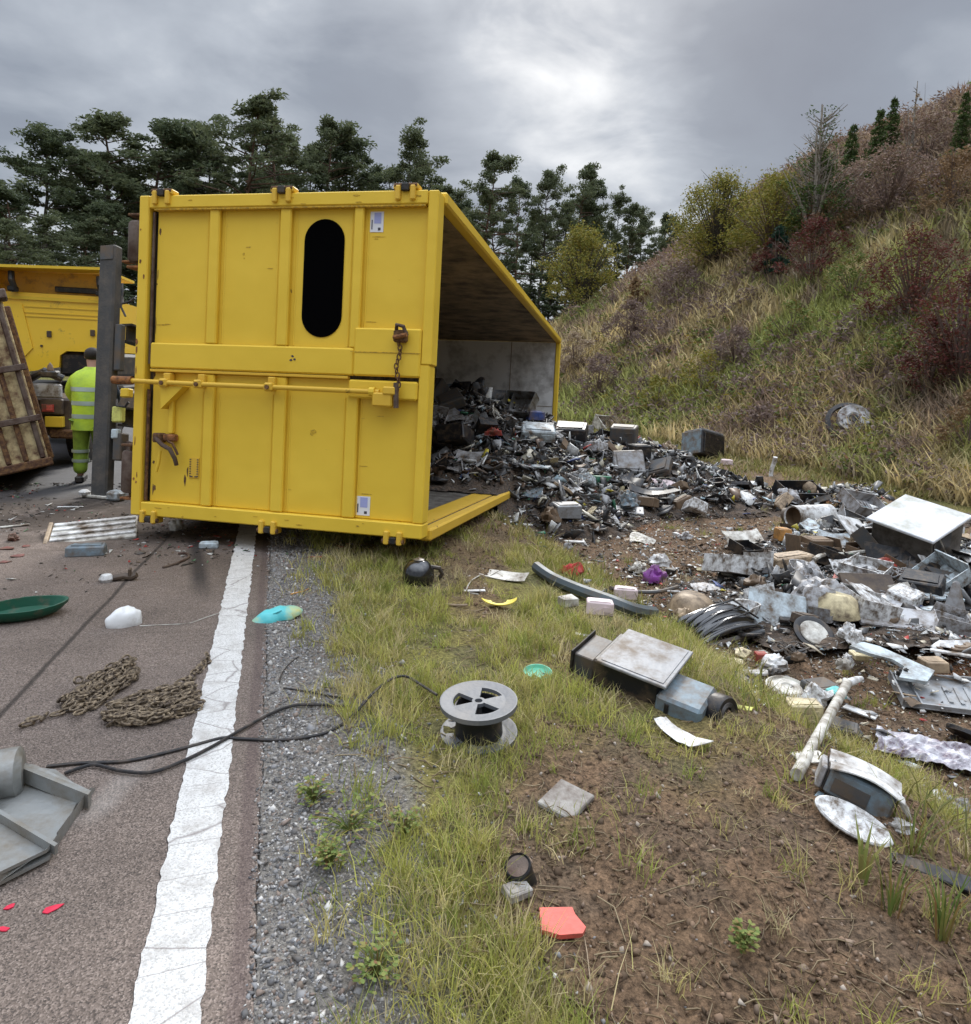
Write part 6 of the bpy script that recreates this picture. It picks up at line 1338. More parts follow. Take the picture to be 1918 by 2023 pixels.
# edge of the bank
def darkbox():
    p = G(1388, 905); k = dep(p) / FPX; u = 66 * k; T = empty('old_television', p, (R(-14), R(12), R(28))); tag(T, 'dark television casing with blue-grey side lying alone at the foot of the bank', 'television')
    MB().bevbox(-.5 * u, .5 * u, -.4 * u, .4 * u, 0, .75 * u, .04 * u).build('casing', M['black'], T); MB().bevbox(-.525 * u, -.503 * u, -.38 * u, .38 * u, .03 * u, .72 * u, .01 * u).build('side_panel', M['blue_grey'], T)
    MB().bevbox(-.4 * u, .4 * u, -.43 * u, -.403 * u, .08 * u, .66 * u, .02 * u).build('screen', M['gloss_black'], T); MB().bevbox(-.45 * u, .45 * u, -.35 * u, .35 * u, .753 * u, .79 * u, .02 * u).build('top_panel', M['grey'], T)
darkbox()
def drum():
    p = G(1683, 848); k = dep(p) / FPX; r = 30 * k; T = empty('hub_wheel', p + Vector((-.12, -.25, r * .62)), (R(58), R(8), R(-28))); tag(T, 'grey wheel hub with dark centre half sunk in the grass of the bank', 'wheel')
    MB().lathe([(.30 * r, .2 * r), (.4 * r, .28 * r), (.75 * r, .2 * r), (.95 * r, .28 * r), (r, .2 * r), (r, -.15 * r), (.3 * r, -.15 * r)], 28).build('disc', M['light_grey'], T, True); MB().lathe([(.001, .15 * r), (.29 * r, .18 * r)], 20).build('centre', M['black'], T)
    MB().lathe([(1.05 * r, .12 * r), (1.35 * r, .02 * r), (1.35 * r, -.14 * r), (1.05 * r, -.16 * r)], 28, Matrix.Translation((-.3 * r, -.05 * r, -.18 * r))).build('tyre', M['cable'], T, True)
drum()
for (kd, px, py, w, c, nm, lb, ct, kw) in (
    ('casing', 1200, 850, 56, 'offwhite', 'white_casing', 'white open casing on the crest of the spilled heap', 'casing', dict(rx=35, yaw=30, ht=.4)),
    ('block', 1232, 872, 50, 'dark_grey', 'grey_box', 'grey box with dark open end right of the white casing', 'box', dict(rx=8, yaw=-20, ht=.6)),
    ('block', 1238, 922, 62, 'grey', 'grey_monitor', 'flat grey box facing the viewer at the right of the spilled heap', 'box', dict(rx=50, yaw=5, ht=.35)),
    ('block', 1302, 932, 56, 'dark_grey', 'grey_case', 'dark grey case tilted in the grass right of the spilled heap', 'case', dict(rx=40, ry=-20, yaw=-35, ht=.3)),
    ('block', 1262, 905, 38, 'black', 'black_box', 'small black box with blue side between the grey boxes', 'box', dict(yaw=20, ht=.7)),
    ('sheet', 1212, 890, 34, 'cream', 'cream_cover', 'cream curved cover on the right flank of the spilled heap', 'cover', dict(rx=50, yaw=-30)),
    ('sheet', 1225, 970, 34, 'cream', 'cream_shard', 'cream upright shard below the spilled heap', 'shard', dict(rx=60, yaw=-70, asp=.6)),
    ('block', 1118, 1022, 52, 'alu', 'grey_block', 'pale grey cushion-like block below the spilled heap', 'block', dict(yaw=12, ht=.5)),
    ('board', 1240, 1012, 62, 'light_grey', 'grey_board', 'pale grey board on the earth right below the spilled heap', 'board', dict(yaw=-8, rx=14, asp=.5, ht=.1)),
    ('sheet', 1290, 990, 95, 'black', 'black_trim', 'long black curved trim on the earth below the heap', 'trim', dict(yaw=-14, rx=14, asp=.22, bend=.2)),
    ('sheet', 1318, 960, 60, 'pink', 'pink_sheet', 'pinkish pale sheet above the long black trim', 'sheet', dict(yaw=25, rx=25, asp=.4)),
    ('board', 1442, 975, 54, 'black', 'black_strip', 'narrow black strip on the earth between the two heaps', 'strip', dict(yaw=38, asp=.18, ht=.08)),
    ('board', 1408, 990, 22, 'white', 'white_flake', 'small white flake left of the narrow black strip', 'flake', dict(yaw=10, asp=.6, ht=.1)),
    ('rod', 1530, 940, 40, 'white', 'white_rod', 'short white rod standing in the grass above the right heap', 'rod', dict(ry=-82, asp=.11, lift=16)),
    ('crumple', 1316, 790, 18, 'blue', 'blue_scrap', 'small dark blue scrap caught in the grass of the bank', 'scrap', dict()),
    ('block', 1435, 918, 20, 'pink', 'pale_scrap', 'small pale scrap right of the dark television casing', 'scrap', dict()),
    ('casing', 1030, 822, 62, 'steel', 'steel_cage', 'bright steel cage-like casing on the heap inside the container mouth', 'casing', dict(rx=50, yaw=-30, lift=14)),
    ('block', 1056, 836, 34, 'blue', 'blue_black_box', 'dark blue-black box at the mouth of the container', 'box', dict(yaw=15, lift=6)),
    ('block', 1062, 866, 66, 'pale_blue', 'pale_blue_case', 'pale blue-grey case at the mouth of the container', 'case', dict(rx=18, yaw=-4, ht=.35, lift=2)),
    ('block', 1128, 866, 62, 'black', 'black_box', 'black box right of the pale blue-grey case', 'box', dict(rx=16, yaw=-10, ht=.4, lift=2)),
    ('crumple', 974, 868, 30, 'red', 'red_ball', 'red round scrap on the heap inside the container', 'scrap', dict(lift=6)),
    ('sheet', 948, 850, 64, 'pale_blue', 'pale_strip', 'pale blue-grey strip sloping down the heap inside the container', 'strip', dict(rx=50, ry=50, yaw=-60, asp=.3, lift=8)),
    ('sheet', 985, 790, 66, 'black', 'black_cover', 'black pointed cover on top of the heap inside the container', 'cover', dict(rx=40, yaw=20, asp=.4, lift=6)),
    ('sheet', 925, 915, 50, 'light_grey', 'grey_cover', 'light grey cover low on the heap inside the container', 'cover', dict(rx=45, yaw=-20, lift=6)),
    ('board', 1060, 928, 52, 'pale_blue', 'pale_strip', 'pale strip hanging over the container lower rim', 'strip', dict(yaw=-30, rx=10, asp=.3, ht=.06, lift=4)),
    ('board', 1150, 1255, 30, 'offwhite', 'white_scrap', 'small white scrap in the grass above the grey appliance', 'scrap', dict(yaw=-20, asp=.4)),
    ('crumple', 1345, 1225, 44, 'tan', 'tan_rag', 'tan rag hanging left of the glossy black shell', 'rag', dict(yaw=60, rx=10)),
    ('shard', 1450, 1310, 60, 'cream', 'yellow_foam', 'cream yellow foam pieces right of the grey lid', 'foam', dict()),
    ('block', 1502, 1306, 22, 'red', 'red_box', 'small bright red box in the middle of the ditch scrap', 'box', dict(ht=.8)),
    ('board', 1492, 1332, 56, 'white', 'white_strip', 'short white slat under the small red box', 'slat', dict(yaw=6, asp=.35, ht=.1)),
    ('disc', 1555, 1365, 84, 'offwhite', 'white_ring', 'off-white round plate with hollow centre in the ditch', 'plate', dict(rx=8)),
    ('crumple', 1530, 1320, 60, 'white', 'white_bag', 'crumpled white bag above the off-white round plate', 'bag', dict(yaw=40, ht=.3)),
    ('block', 1620, 1368, 60, 'dark_grey', 'dark_box', 'dark blue-grey box behind the white pipe', 'box', dict(yaw=18, ht=.3)),
    ('block', 1585, 1418, 66, 'cream', 'cream_box', 'pale cream box left of the white pipe', 'box', dict(yaw=-4, ht=.5, asp=.6)),
    ('block', 1650, 1380, 34, 'turquoise', 'turquoise_piece', 'small turquoise piece behind the white pipe', 'piece', dict(yaw=30, ht=.5)),
    ('board', 1700, 1410, 60, 'white', 'white_flap', 'white pointed flap right of the white pipe', 'flap', dict(yaw=-42, asp=.4)),
    ('board', 1600, 1500, 66, 'offwhite', 'white_card', 'white torn card behind the lower end of the white pipe', 'card', dict(yaw=10, asp=.6)),
    ('block', 1660, 1450, 60, 'dark_grey', 'dark_case', 'dark case above the split white machine', 'case', dict(yaw=-30, ht=.35)),
    ('block', 1700, 1300, 36, 'cream', 'cream_piece', 'cream cracked piece in the bite of the pale blue-white sheet', 'piece', dict(ht=.3)),
    ('crumple', 1665, 1320, 30, 'offwhite', 'white_lump', 'small white lump left of the pale blue-white sheet', 'lump', dict(ht=.5)),
    ('block', 1842, 1325, 44, 'tan', 'beige_piece', 'beige rounded piece right of the pale blue-white sheet', 'piece', dict(ht=.5)),
    ('board', 1890, 1300, 90, 'white', 'white_trim', 'long white trim crossing the right edge above the grey cover', 'trim', dict(yaw=-30, asp=.12, ht=.05, lift=6)),
    ('sheet', 1895, 1275, 70, 'white', 'dark_dish', 'white rim of a dark dish cut by the right edge', 'dish', dict(yaw=-8, rx=30, asp=.3)),
    ('board', 1835, 1175, 56, 'blue_grey', 'grey_tile', 'blue-grey square tile left of the grey cone', 'tile', dict(yaw=15, rx=30, asp=.9, ht=.06, lift=4)),
    ('rod', 1660, 1120, 170, 'offwhite', 'white_rod', 'thin pale rod lying across the heap above the pale blue board', 'rod', dict(yaw=28, asp=.025, lift=18)),
    ('rod', 1790, 1105, 150, 'offwhite', 'white_rod', 'thin white rod slanting down in front of the washing machine', 'rod', dict(yaw=-38, ry=12, asp=.022, lift=18)),
    ('crumple', 1748, 1128, 34, 'red', 'red_scrap', 'small red scrap above the dark brown board', 'scrap', dict(lift=8)),
    ('crumple', 1690, 1126, 40, 'green', 'green_scrap', 'small green scrap left above the dark brown board', 'scrap', dict(lift=6)),
    ('board', 1725, 1110, 50, 'white', 'white_flap', 'white bent flap between the red and green scraps', 'flap', dict(yaw=-25, rx=20, asp=.5, lift=8)),
    ('crumple', 1840, 1110, 70, 'black', 'black_bag', 'black rag heaped in front of the washing machine', 'rag', dict(lift=4, ht=.4)),
    ('sheet', 1770, 1120, 110, 'black', 'black_sheet', 'black bent sheet leaning on the washing machine front', 'sheet', dict(rx=55, yaw=-14, asp=.6, lift=8)),
    ('sheet', 1850, 1135, 100, 'white', 'white_sheet', 'pale torn sheet leaning below the washing machine panel', 'sheet', dict(rx=42, yaw=12, asp=.5, lift=8)),
    ('casing', 1730, 1092, 84, 'dark_grey', 'grey_casing', 'dark grey open casing tipped at the near corner of the washing machine', 'casing', dict(rx=40, yaw=30, ht=.4, lift=8)),
    ('sheet', 1650, 1085, 80, 'pale_blue', 'pale_sheet', 'pale blue-white sheet tilted between the grey-brown cube and the washing machine', 'sheet', dict(rx=34, yaw=-20, asp=.6, lift=6)),
    ('coil', 1880, 1092, 60, 'black', 'cable_tangle', 'tangle of black cable at the right edge of the heap', 'cable', dict(lift=4)),
    ('coil', 1560, 1290, 80, 'dark_grey', 'wire_tangle', 'tangle of dark wire below the round speaker', 'wire', dict()),
    ('coil', 1180, 905, 70, 'black', 'cable_tangle', 'tangle of black cable on the spilled heap', 'cable', dict()),
    ('crumple', 1780, 1640, 50, 'white', 'white_rag', 'torn white scrap in the ditch right of the oval lid', 'scrap', dict(ht=.25)),
    ('board', 1560, 1230, 40, 'black', 'black_tray', 'black flat tray under the pale blue board', 'tray', dict(yaw=-14, asp=.5, ht=.2)),
): put(kd, px, py, w, c, nm, lb, ct, **kw)

# --- the many medium pieces, each one a thing; alike ones share a label and a group
def medium():
    g = random.Random(99); seen = {}
    noun = {'sheet': ('bent_sheet', 'bent sheet piece', 'sheet'), 'shard': ('plastic_shard', 'broken plastic shard', 'shard'), 'casing': ('broken_casing', 'broken open casing', 'casing'), 'block': ('small_box', 'small box-like part', 'box'),
            'bowl': ('plastic_bowl', 'round dished cover', 'cover'), 'crumple': ('crumpled_scrap', 'crumpled scrap of plastic', 'scrap'), 'rod': ('loose_rod', 'loose rod', 'rod'), 'board': ('flat_strip', 'flat strip', 'strip'), 'frame': ('plastic_surround', 'rectangular plastic surround', 'surround'), 'coil': ('wire_tangle', 'tangled wire', 'wire'), 'disc': ('plastic_disc', 'round disc', 'disc'), 'bucket': ('plastic_cup', 'plastic cup', 'cup')}
    pools = {'inner': (['black'] * 7 + ['dark_grey'] * 4 + ['light_grey', 'grey', 'white', 'offwhite', 'blue_grey', 'dark_brown', 'steel']), 'outer': (['black'] * 5 + ['dark_grey'] * 3 + ['grey', 'light_grey', 'white', 'offwhite', 'cream', 'tan', 'brown', 'blue_grey', 'pale_blue']), 'right': (['black'] * 4 + ['dark_grey'] * 2 + ['brown', 'dark_brown', 'grey', 'light_grey', 'light_grey', 'white', 'white', 'white', 'offwhite', 'pale_blue', 'offwhite', 'pale_blue', 'blue_grey', 'cream', 'tan'])}
    zn = {'inner': 'in the heap inside the container', 'outer': 'in the heap spilled beside the container', 'field': 'on the earth between the heaps', 'right': 'in the heap on the right', 'near': 'in the near part of the ditch'}
    meshes = {}; ALL = []
    def one(zone, x, y, w, kinds, pool):
        kd = g.choice(kinds); c = g.choice(pool)
        p = Vector((x, y, float(surf(np.array([x]), np.array([y]))[0])))
        key = (kd, c, g.randint(0, 2))
        nm, txt, ct = noun[kd]
        if key not in meshes:
            o = warp(KINDS[kd](1.0, g), 1.0, g.randint(0, 900), .12).build(nm, M[c], None, kd in SM); meshes[key] = o.data
        else: o = bpy.data.objects.new(nm, meshes[key]); col.objects.link(o)
        o.scale = (w, w, w); o.location = p + Vector((0, 0, w * g.uniform(-.05, .12)))
        st_ = 1.0 if zone in ('inner', 'outer') else .5
        o.rotation_euler = (g.gauss(0, .5) * st_, g.gauss(0, .5) * st_, g.uniform(0, 6.28))
        tag(o, None, ct, f"{c.replace('_', ' ')} {txt}s {zn[zone]}"); ALL.append((o, f"{c.replace('_', ' ')} {txt}", zone, p, w))
    K1 = ['sheet', 'sheet', 'shard', 'shard', 'casing', 'casing', 'block', 'crumple', 'board', 'frame', 'coil', 'rod', 'bowl']
    K2 = ['shard', 'sheet', 'board', 'block', 'crumple', 'rod', 'disc', 'board']
    n = 0
    while n < 125:
        h, l = g.uniform(.2, 2.3), g.uniform(2.6, 7.6); v = CM @ Vector((h, l, 0)); m_ = float(mound([v.x], [v.y])[0])
        if m_ < .12: continue
        one('inner', v.x, v.y, g.uniform(.12, .42) * (.7 + .5 * (l > 4)), K1, pools['inner']); n += 1
    n = 0
    while n < 120:
        h, l = g.uniform(2.6, 6.6), g.uniform(3.0, 8.6); v = CM @ Vector((h, l, 0)); m_ = float(mound([v.x], [v.y])[0])
        if m_ < .08: continue
        one('outer', v.x, v.y, g.uniform(.10, .34), K1, pools['outer']); n += 1
    for i in range(130):
        s, t = g.gauss(4.7, 1.5), g.gauss(6.4, 2.1); 
        if s < 2.6 or t < 2.6: continue
        p = st2w(s, t); ins, _, _ = infoot(np.array([p.x]), np.array([p.y]))
        if ins[0]: continue
        one('field', p.x, p.y, min(.05 + g.expovariate(14), .30), K2, pools['outer'])
    n = 0
    while n < 210:
        x, y = p1.x + g.gauss(-.55, 1.1), p1.y + g.gauss(-.35, 1.05); s, t = w2st(x, y)
        if float(mound([x], [y])[0]) < .06 or s < 3: continue
        one('right', x, y, min(.07 + g.expovariate(9), .42), K1, pools['right']); n += 1
    n = 0
    while n < 46:
        x, y = p1.x + g.gauss(-.7, 1.0), p1.y + g.gauss(-.5, .9); s, t = w2st(x, y)
        if float(mound([x], [y])[0]) < .05 or s < 3: continue
        one('right', x, y, g.uniform(.22, .5), ['sheet', 'board', 'shard', 'casing', 'sheet'], ['white', 'offwhite', 'pale_blue', 'light_grey', 'white', 'grey', 'black']); n += 1
    for i in range(150):
        s, t = g.uniform(2.9, 5.4), g.uniform(1.9, 4.2); p = st2w(s, t); one('near', p.x, p.y, min(.03 + g.expovariate(17), .20), K2, pools['right'])
    # each label names the nearest thing that one can find, and where the piece lies from it
    AN = {'inner': [(1030, 815, 'the steel cage'), (974, 866, 'the red ball'), (985, 785, 'the pointed black cover'), (948, 850, 'the sloping pale strip'), (925, 915, 'the light grey cover'), (1060, 860, 'the pale blue-grey case'), (880, 900, 'the container corner post')],
          'outer': [(1200, 845, 'the white open casing'), (1232, 870, 'the grey box with the dark end'), (1238, 915, 'the flat grey box'), (1262, 905, 'the small black box'), (1128, 860, 'the black box by the rim'), (1225, 965, 'the cream upright shard'), (1118, 1015, 'the pale grey block'), (1290, 990, 'the long black trim'), (1180, 900, 'the black cable tangle'), (1302, 930, 'the tilted dark case')],
          'field': [(1138, 1072, 'the lone white strip'), (1290, 1140, 'the purple bag'), (1130, 1130, 'the dark red bag'), (1185, 1210, 'the pinkish block'), (1118, 1015, 'the pale grey block'), (1456, 1078, 'the off-white hood'), (1240, 1010, 'the pale grey board'), (1365, 1190, 'the beige dome'), (1000, 1130, 'the off-white cover'), (1442, 975, 'the narrow black strip')],
          'right': [(1835, 1010, 'the washing machine'), (1600, 1000, 'the white cylinder'), (1612, 1080, 'the grey-brown cube'), (1545, 1060, 'the orange-tan box'), (1712, 1160, 'the dark brown board'), (1650, 1195, 'the cream dome'), (1606, 1240, 'the round speaker'), (1768, 1215, 'the light grey board'), (1532, 1180, 'the pale blue board'), (1884, 1180, 'the grey cone'), (1690, 1040, 'the small white panel'), (1420, 1205, 'the glossy black shell')],
          'near': [(1760, 1310, 'the large bitten sheet'), (1620, 1450, 'the white pipe'), (1690, 1530, 'the split white machine'), (1555, 1360, 'the hollow round plate'), (1835, 1480, 'the crumpled film sheet'), (1700, 1630, 'the white oval lid'), (1502, 1306, 'the small red box'), (1860, 1360, 'the grey metal cover'), (1420, 1380, 'the round black fan'), (1585, 1410, 'the pale cream box')]}
    zs = {'inner': 'inside the container', 'outer': 'in the spilled heap', 'field': 'on the bare earth', 'right': 'in the heap by the bank', 'near': 'in the ditch'}
    groups = {}
    for (o, txt, zone, p, w) in ALL:
        d = p - Vector((0, 0, CH)); z = d.dot(f0); px = PX + FPX * d.dot(RR) / z; py = PY - FPX * d.dot(UU) / z
        a = min(AN[zone], key=lambda q: (q[0] - px) ** 2 + (q[1] - py) ** 2); dx, dy = px - a[0], py - a[1]
        side = ('right of' if dx > 0 else 'left of') if abs(dx) > abs(dy) else ('below' if dy > 0 else 'behind')
        groups.setdefault((txt, side, a[2], zs[zone]), []).append((math.hypot(dx, dy), o))
    for (txt, side, a, z), L_ in groups.items():
        L_.sort(key=lambda q: q[0]); n_ = len(L_)
        for i, (dd, o) in enumerate(L_):
            pre = [''] if n_ == 1 else ['close ', 'further '] if n_ == 2 else ['close ', 'a little ', 'further ', 'well ', 'far ', 'farther ', 'furthest ', 'most ']
            lb_ = f'{txt} {z}, {pre[min(i, len(pre) - 1)]}{side} {a}'; o['label'] = lb_ if len(lb_.replace('-', ' ').split()) <= 16 else f'{txt}, {pre[min(i, len(pre) - 1)]}{side} {a}'
medium()
# ------------------------------------------------------------------ trees
def trunk_mesh(H, r0, lean, m, seed, limbs, name='trunk', top=.97):
    g = random.Random(seed); q = MB(); pts = []; rs = []
    for i in range(9):
        f = i / 8; pts.append((lean[0] * H * f * f + .02 * H * g.uniform(-1, 1) * (i > 0) * .5, lean[1] * H * f * f + .02 * H * g.uniform(-1, 1) * (i > 0) * .5, H * top * f)); rs.append(r0 * (1 - .86 * f))
    q.tube(pts, rs, 8)
    for a, b, r in limbs: 
        mid = tuple((a[i] + b[i]) / 2 + (.04 * H * g.uniform(-.5, .5) if i < 2 else .0) for i in range(3)); q.tube([a, mid, b], [r, r * .6, r * .2], 5)
    return q, pts
def conifer_proto(kind, H, seed, lean=(0, 0)):
    """Scots pine (open, clumped crown on a bare stem) or spruce (tiers)"""
    g = np.random.default_rng(seed); gp = random.Random(seed); cen = []; rad = []; limbs = []
    if kind == 'pine':
        nb = 44; c0 = gp.uniform(.36, .52)
        for i in range(nb):
            f = c0 + (1 - c0) * ((i + gp.random() * .6) / nb) ** .85; z = f * H * .97
            sp = .18 * H * (math.sin(min((f - c0) / (1 - c0), 1) * math.pi * .86 + .38)) ** .8 * gp.uniform(.45, 1.12)
            a = i * 2.4 + gp.uniform(-.9, .9); z += gp.uniform(-.03, .03) * H; sx = math.cos(a) * sp * 1.15 + .03 * H * f; sy = math.sin(a) * sp; cx, cy = lean[0] * H * f * f, lean[1] * H * f * f
            rise = gp.uniform(.0, .05) * H * (1 if f > .55 else -.3)
            limbs.append(((cx, cy, z - .01 * H), (cx + sx, cy + sy, z + rise), .009 * H * (1.15 - f)))
            for j, ff in enumerate((.62, .85, 1.05)):
                if gp.random() < .22: continue
                cen.append((cx + sx * ff + gp.uniform(-.02, .02) * H, cy + sy * ff + gp.uniform(-.02, .02) * H, z + rise * ff + gp.uniform(-.008, .014) * H)); r = gp.uniform(.022, .052) * H; rad.append((r * 1.1, r, r * gp.uniform(.38, .75)))
        for j in range(5): cen.append((lean[0] * H + gp.uniform(-.03, .03) * H, lean[1] * H + gp.uniform(-.03, .03) * H, H * gp.uniform(.93, .99))); rad.append((.030 * H, .030 * H, .026 * H))
        k, ls = 105, .0078 * H
    else:
        tiers = 17
        for i in range(tiers):
            f = .05 + .92 * (i + gp.uniform(-.3, .3)) / tiers; f = max(f, .03); R_ = gp.uniform(.75, 1.15) * .21 * H * (1 - f) ** .85 + .01 * H; nn = max(4, int(10 * (1 - f)) + 3)
            for j in range(nn):
                a = 2 * math.pi * j / nn + i * .7 + gp.uniform(-.2, .2); rr = R_ * gp.uniform(.75, 1.1)
                limbs.append(((0, 0, f * H), (rr * math.cos(a), rr * math.sin(a), f * H + .01 * H + .03 * H * f), .004 * H))
                for ff in (.45, .85): cen.append((rr * ff * math.cos(a), rr * ff * math.sin(a), f * H + gp.uniform(-.015, .03) * H)); rad.append((.045 * H * (1.1 - .7 * f), .045 * H * (1.1 - .7 * f), .026 * H))
        k, ls = 26, .014 * H
    return np.array(cen), np.array(rad), limbs, k, ls
def make_tree(name, kind, H, seed, leafm, barkm, lean=(0, 0), r0=None):
    T = empty(name); cen, rad, limbs, k, ls = conifer_proto(kind, H, seed, lean)
    q, pts = trunk_mesh(H, r0 or .013 * H, lean, barkm, seed, limbs); q.build('trunk', barkm, T, True)
    n = len(cen) * k; leafcloud('crown', cen, rad, k, np.repeat(ls, n), leafm, seed + 5, T)
    return T
def copy_tree(T, name=None):
    r = T.copy(); col.objects.link(r)
    for c in list(T.children): d = c.copy(); col.objects.link(d); d.parent = r
    return r
protos = [make_tree('pine_tree', 'pine', 24, 300 + i, M['needles' if i % 3 else 'needles_far'], M['bark_pine' if i % 2 else 'bark_dark'], ((.02 + .02 * i) * (1 if i % 2 else .5), 0)) for i in range(6)]
used = set()
# x of the top in the photograph, y of the top, distance, prototype
PN = [(100, 255, 52, 0, 1.35), (235, 215, 55, 1, 1.5), (290, 232, 58, 3, 1.3), (165, 300, 54, 2, 1.2), (392, 245, 60, 2, 1.1), (478, 200, 57, 5, 1.15), (340, 262, 66, 4, 1.3), (430, 290, 64, 0, 1.2), (545, 262, 68, 4, 1.1), (580, 218, 60, 3, 1.0), (652, 232, 62, 1, .9), (700, 262, 64, 0, 1.05), (620, 290, 70, 2, 1.1), (740, 330, 66, 5, 1.0),
      (812, 258, 62, 4, .85), (850, 320, 66, 2, .9), (885, 365, 60, 1, .9), (782, 330, 72, 3, .8), (975, 300, 60, 1, 1.0), (1040, 345, 66, 3, .8), (1088, 338, 68, 2, .8), (1140, 322, 70, 5, .8), (1180, 352, 74, 0, .7), (1232, 385, 72, 4, .7), (1275, 425, 74, 2, .75), (1010, 380, 72, 5, .9), (1120, 395, 76, 4, .9), (1200, 425, 80, 3, .9), (1320, 420, 78, 1, .6),
      (1255, 400, 70, 1, .8), (1300, 440, 72, 5, .8), (1165, 400, 72, 4, .8), (1345, 440, 70, 0, .7), (945, 400, 78, 3, .9), (520, 330, 76, 1, 1.2), (30, 365, 44, 3, 1.3), (-40, 350, 46, 1, 1.3), (75, 420, 42, 4, 1.3), (150, 430, 46, 5, 1.2), (215, 400, 48, 0, 1.2), (10, 430, 38, 2, 1.2), (270, 330, 60, 2, 1.2), (-110, 330, 50, 0, 1.3), (-200, 300, 54, 5, 1.3), (1065, 420, 84, 0, .9), (1165, 440, 86, 2, .9)]
side = {0: 'leaning', 1: 'orange-stemmed', 2: 'dense', 3: 'broad', 4: 'slender', 5: 'open-crowned'}
TREES = []
for i, (px, py, D, pi, wd) in enumerate(PN):
    top = atd(px, py, D); base = float(terrain(np.array([top.x]), np.array([top.y]))[0]); h = top.z - base
    T = protos[pi] if pi not in used else copy_tree(protos[pi]); used.add(pi)
    T.location = (top.x - h * .03, top.y, base - .1); sc_ = h / 24; T.scale = (sc_ * wd * .95, sc_ * wd * .95, sc_); T.rotation_euler = (0, 0, (i * 2.4) % 6.28 if i % 2 else (i * .3) % .8 - .4)
    where = 'beyond the lorry and skip on the left' if px < 230 else 'behind the left half of the yellow container' if px < 560 else 'behind the right half of the yellow container' if px < 900 else 'beyond the far end of the container'
    hz = 'tall' if py < 260 else 'mid-height' if py < 345 else 'lower'
    TREES.append((px, T, f'{hz} {side[pi]} pine', where, 'pine tree', 'pines ' + where))
# understory behind the container and lorry: dark trees down to the ground
dark = [make_tree('spruce_tree', 'spruce', 9, 400 + i, M['needles_far'], M['bark_dark']) for i in range(2)]
ud = set()
for i in range(26):
    px = -160 + i * 30 if i < 15 else 880 + (i - 15) * 42; py = 560 - (i % 3) * 26 + (0 if i < 15 else 20); D = 40 + (i * 7) % 9 if i < 15 else 66 + (i * 5) % 9
    top = atd(px, py, D); base = float(terrain(np.array([top.x]), np.array([top.y]))[0]); h = max(top.z - base, 3)
    k = i % 2; T = dark[k] if k not in ud else copy_tree(dark[k]); ud.add(k)
    T.location = (top.x, top.y, base - .1); T.scale = (h / 9 * 1.7, h / 9 * 1.7, h / 9); T.rotation_euler = (0, 0, i * 1.3)
    w_ = 'left of the container under the tall pines' if i < 15 else 'beyond the container under the tall pines'
    TREES.append((px, T, 'low dark spruce', w_, 'spruce tree', 'low dark spruces ' + w_))
ORD = 'first second third fourth fifth sixth seventh eighth ninth tenth eleventh twelfth thirteenth fourteenth fifteenth sixteenth'.split()
tg = {}
for q in TREES: tg.setdefault((q[2], q[3], q[4], q[5]), []).append(q)
for (nm_, wh, ct_, gr_), L_ in tg.items():
    L_.sort(key=lambda q: q[0])
    for i, q in enumerate(L_): tag(q[1], f'{nm_} {wh}' if len(L_) == 1 else f'{ORD[i]} {nm_} from the lorry, {wh}', ct_, gr_)
def shrub(name, px, py_top, py_base, wpx, leafm, label, cat, dens=46, n=26, stems=True, seed=1, group=None, shape=.9, bare=0, fixD=None, barkm='twig'):
    """bushy plant: several stems and clumps of leaves; base found on the ground"""
    b0 = G(px, py_base, terrain) if fixD is None else None
    if fixD is not None: tp = atd(px, py_base, fixD); b0 = Vector((tp.x, tp.y, gz0(tp.x, tp.y)))
    D = dep(b0); k = D / FPX; H = (py_base - py_top) * k if fixD is None else max(atd(px, py_top, D).z - b0.z, .5); W = wpx * k / 2
    g = random.Random(seed); ng = np.random.default_rng(seed); T = empty(name, b0 - Vector((0, 0, .05)), (0, 0, g.uniform(0, 6)))
    q = MB(); cen = []; rad = []
    for i in range(max(6, n // 2)):
        a = g.uniform(0, 6.28); r_ = W * g.random() ** .6; z = H * g.uniform(.55, 1.0) * (1 - .35 * (r_ / W) ** 2); q.tube([(0, 0, 0), (r_ * .35 * math.cos(a), r_ * .35 * math.sin(a), z * .5), (r_ * math.cos(a), r_ * math.sin(a), z)], [.012 * H + .004, .007 * H + .002, .002 * H + .001], 5)
    if bare:
        for i in range(bare):
            a = g.uniform(0, 6.28); z0 = H * g.uniform(.3, .9); L_ = W * g.uniform(.3, .95) * (1.15 - z0 / H * .8); q.tube([(0, 0, z0), (L_ * .5 * math.cos(a), L_ * .5 * math.sin(a), z0 + L_ * .2 + .01 * H), (L_ * math.cos(a), L_ * math.sin(a), z0 + L_ * .7)], [.0045 * H, .003 * H, .001 * H], 4)
        q.tube([(0, 0, 0), (0, 0, H * .5), (.02 * H, 0, H)], [.022 * H, .012 * H, .004 * H], 6)
    for i in range(n):
        f = g.random(); a = g.uniform(0, 6.28); z = H * (.12 + .83 * f); r_ = W * (g.random() ** .5) * math.sqrt(max(1 - abs(2 * f - shape * .75) ** 2 * .8, .08)) * .9
        cen.append((r_ * math.cos(a), r_ * math.sin(a), z)); s_ = W * g.uniform(.14, .30); rad.append((s_, s_, s_ * g.uniform(.6, 1.1)))
    q.build('stems', M[barkm], T, True)
    cen, rad = np.array(cen), np.array(rad); nn = len(cen) * dens
    leafcloud('foliage', cen, rad, dens, np.repeat(max(.0042 * D ** .72 * 1.25, .012), nn), M[leafm], seed + 9, T)
    tag(T, label, cat, group); return T
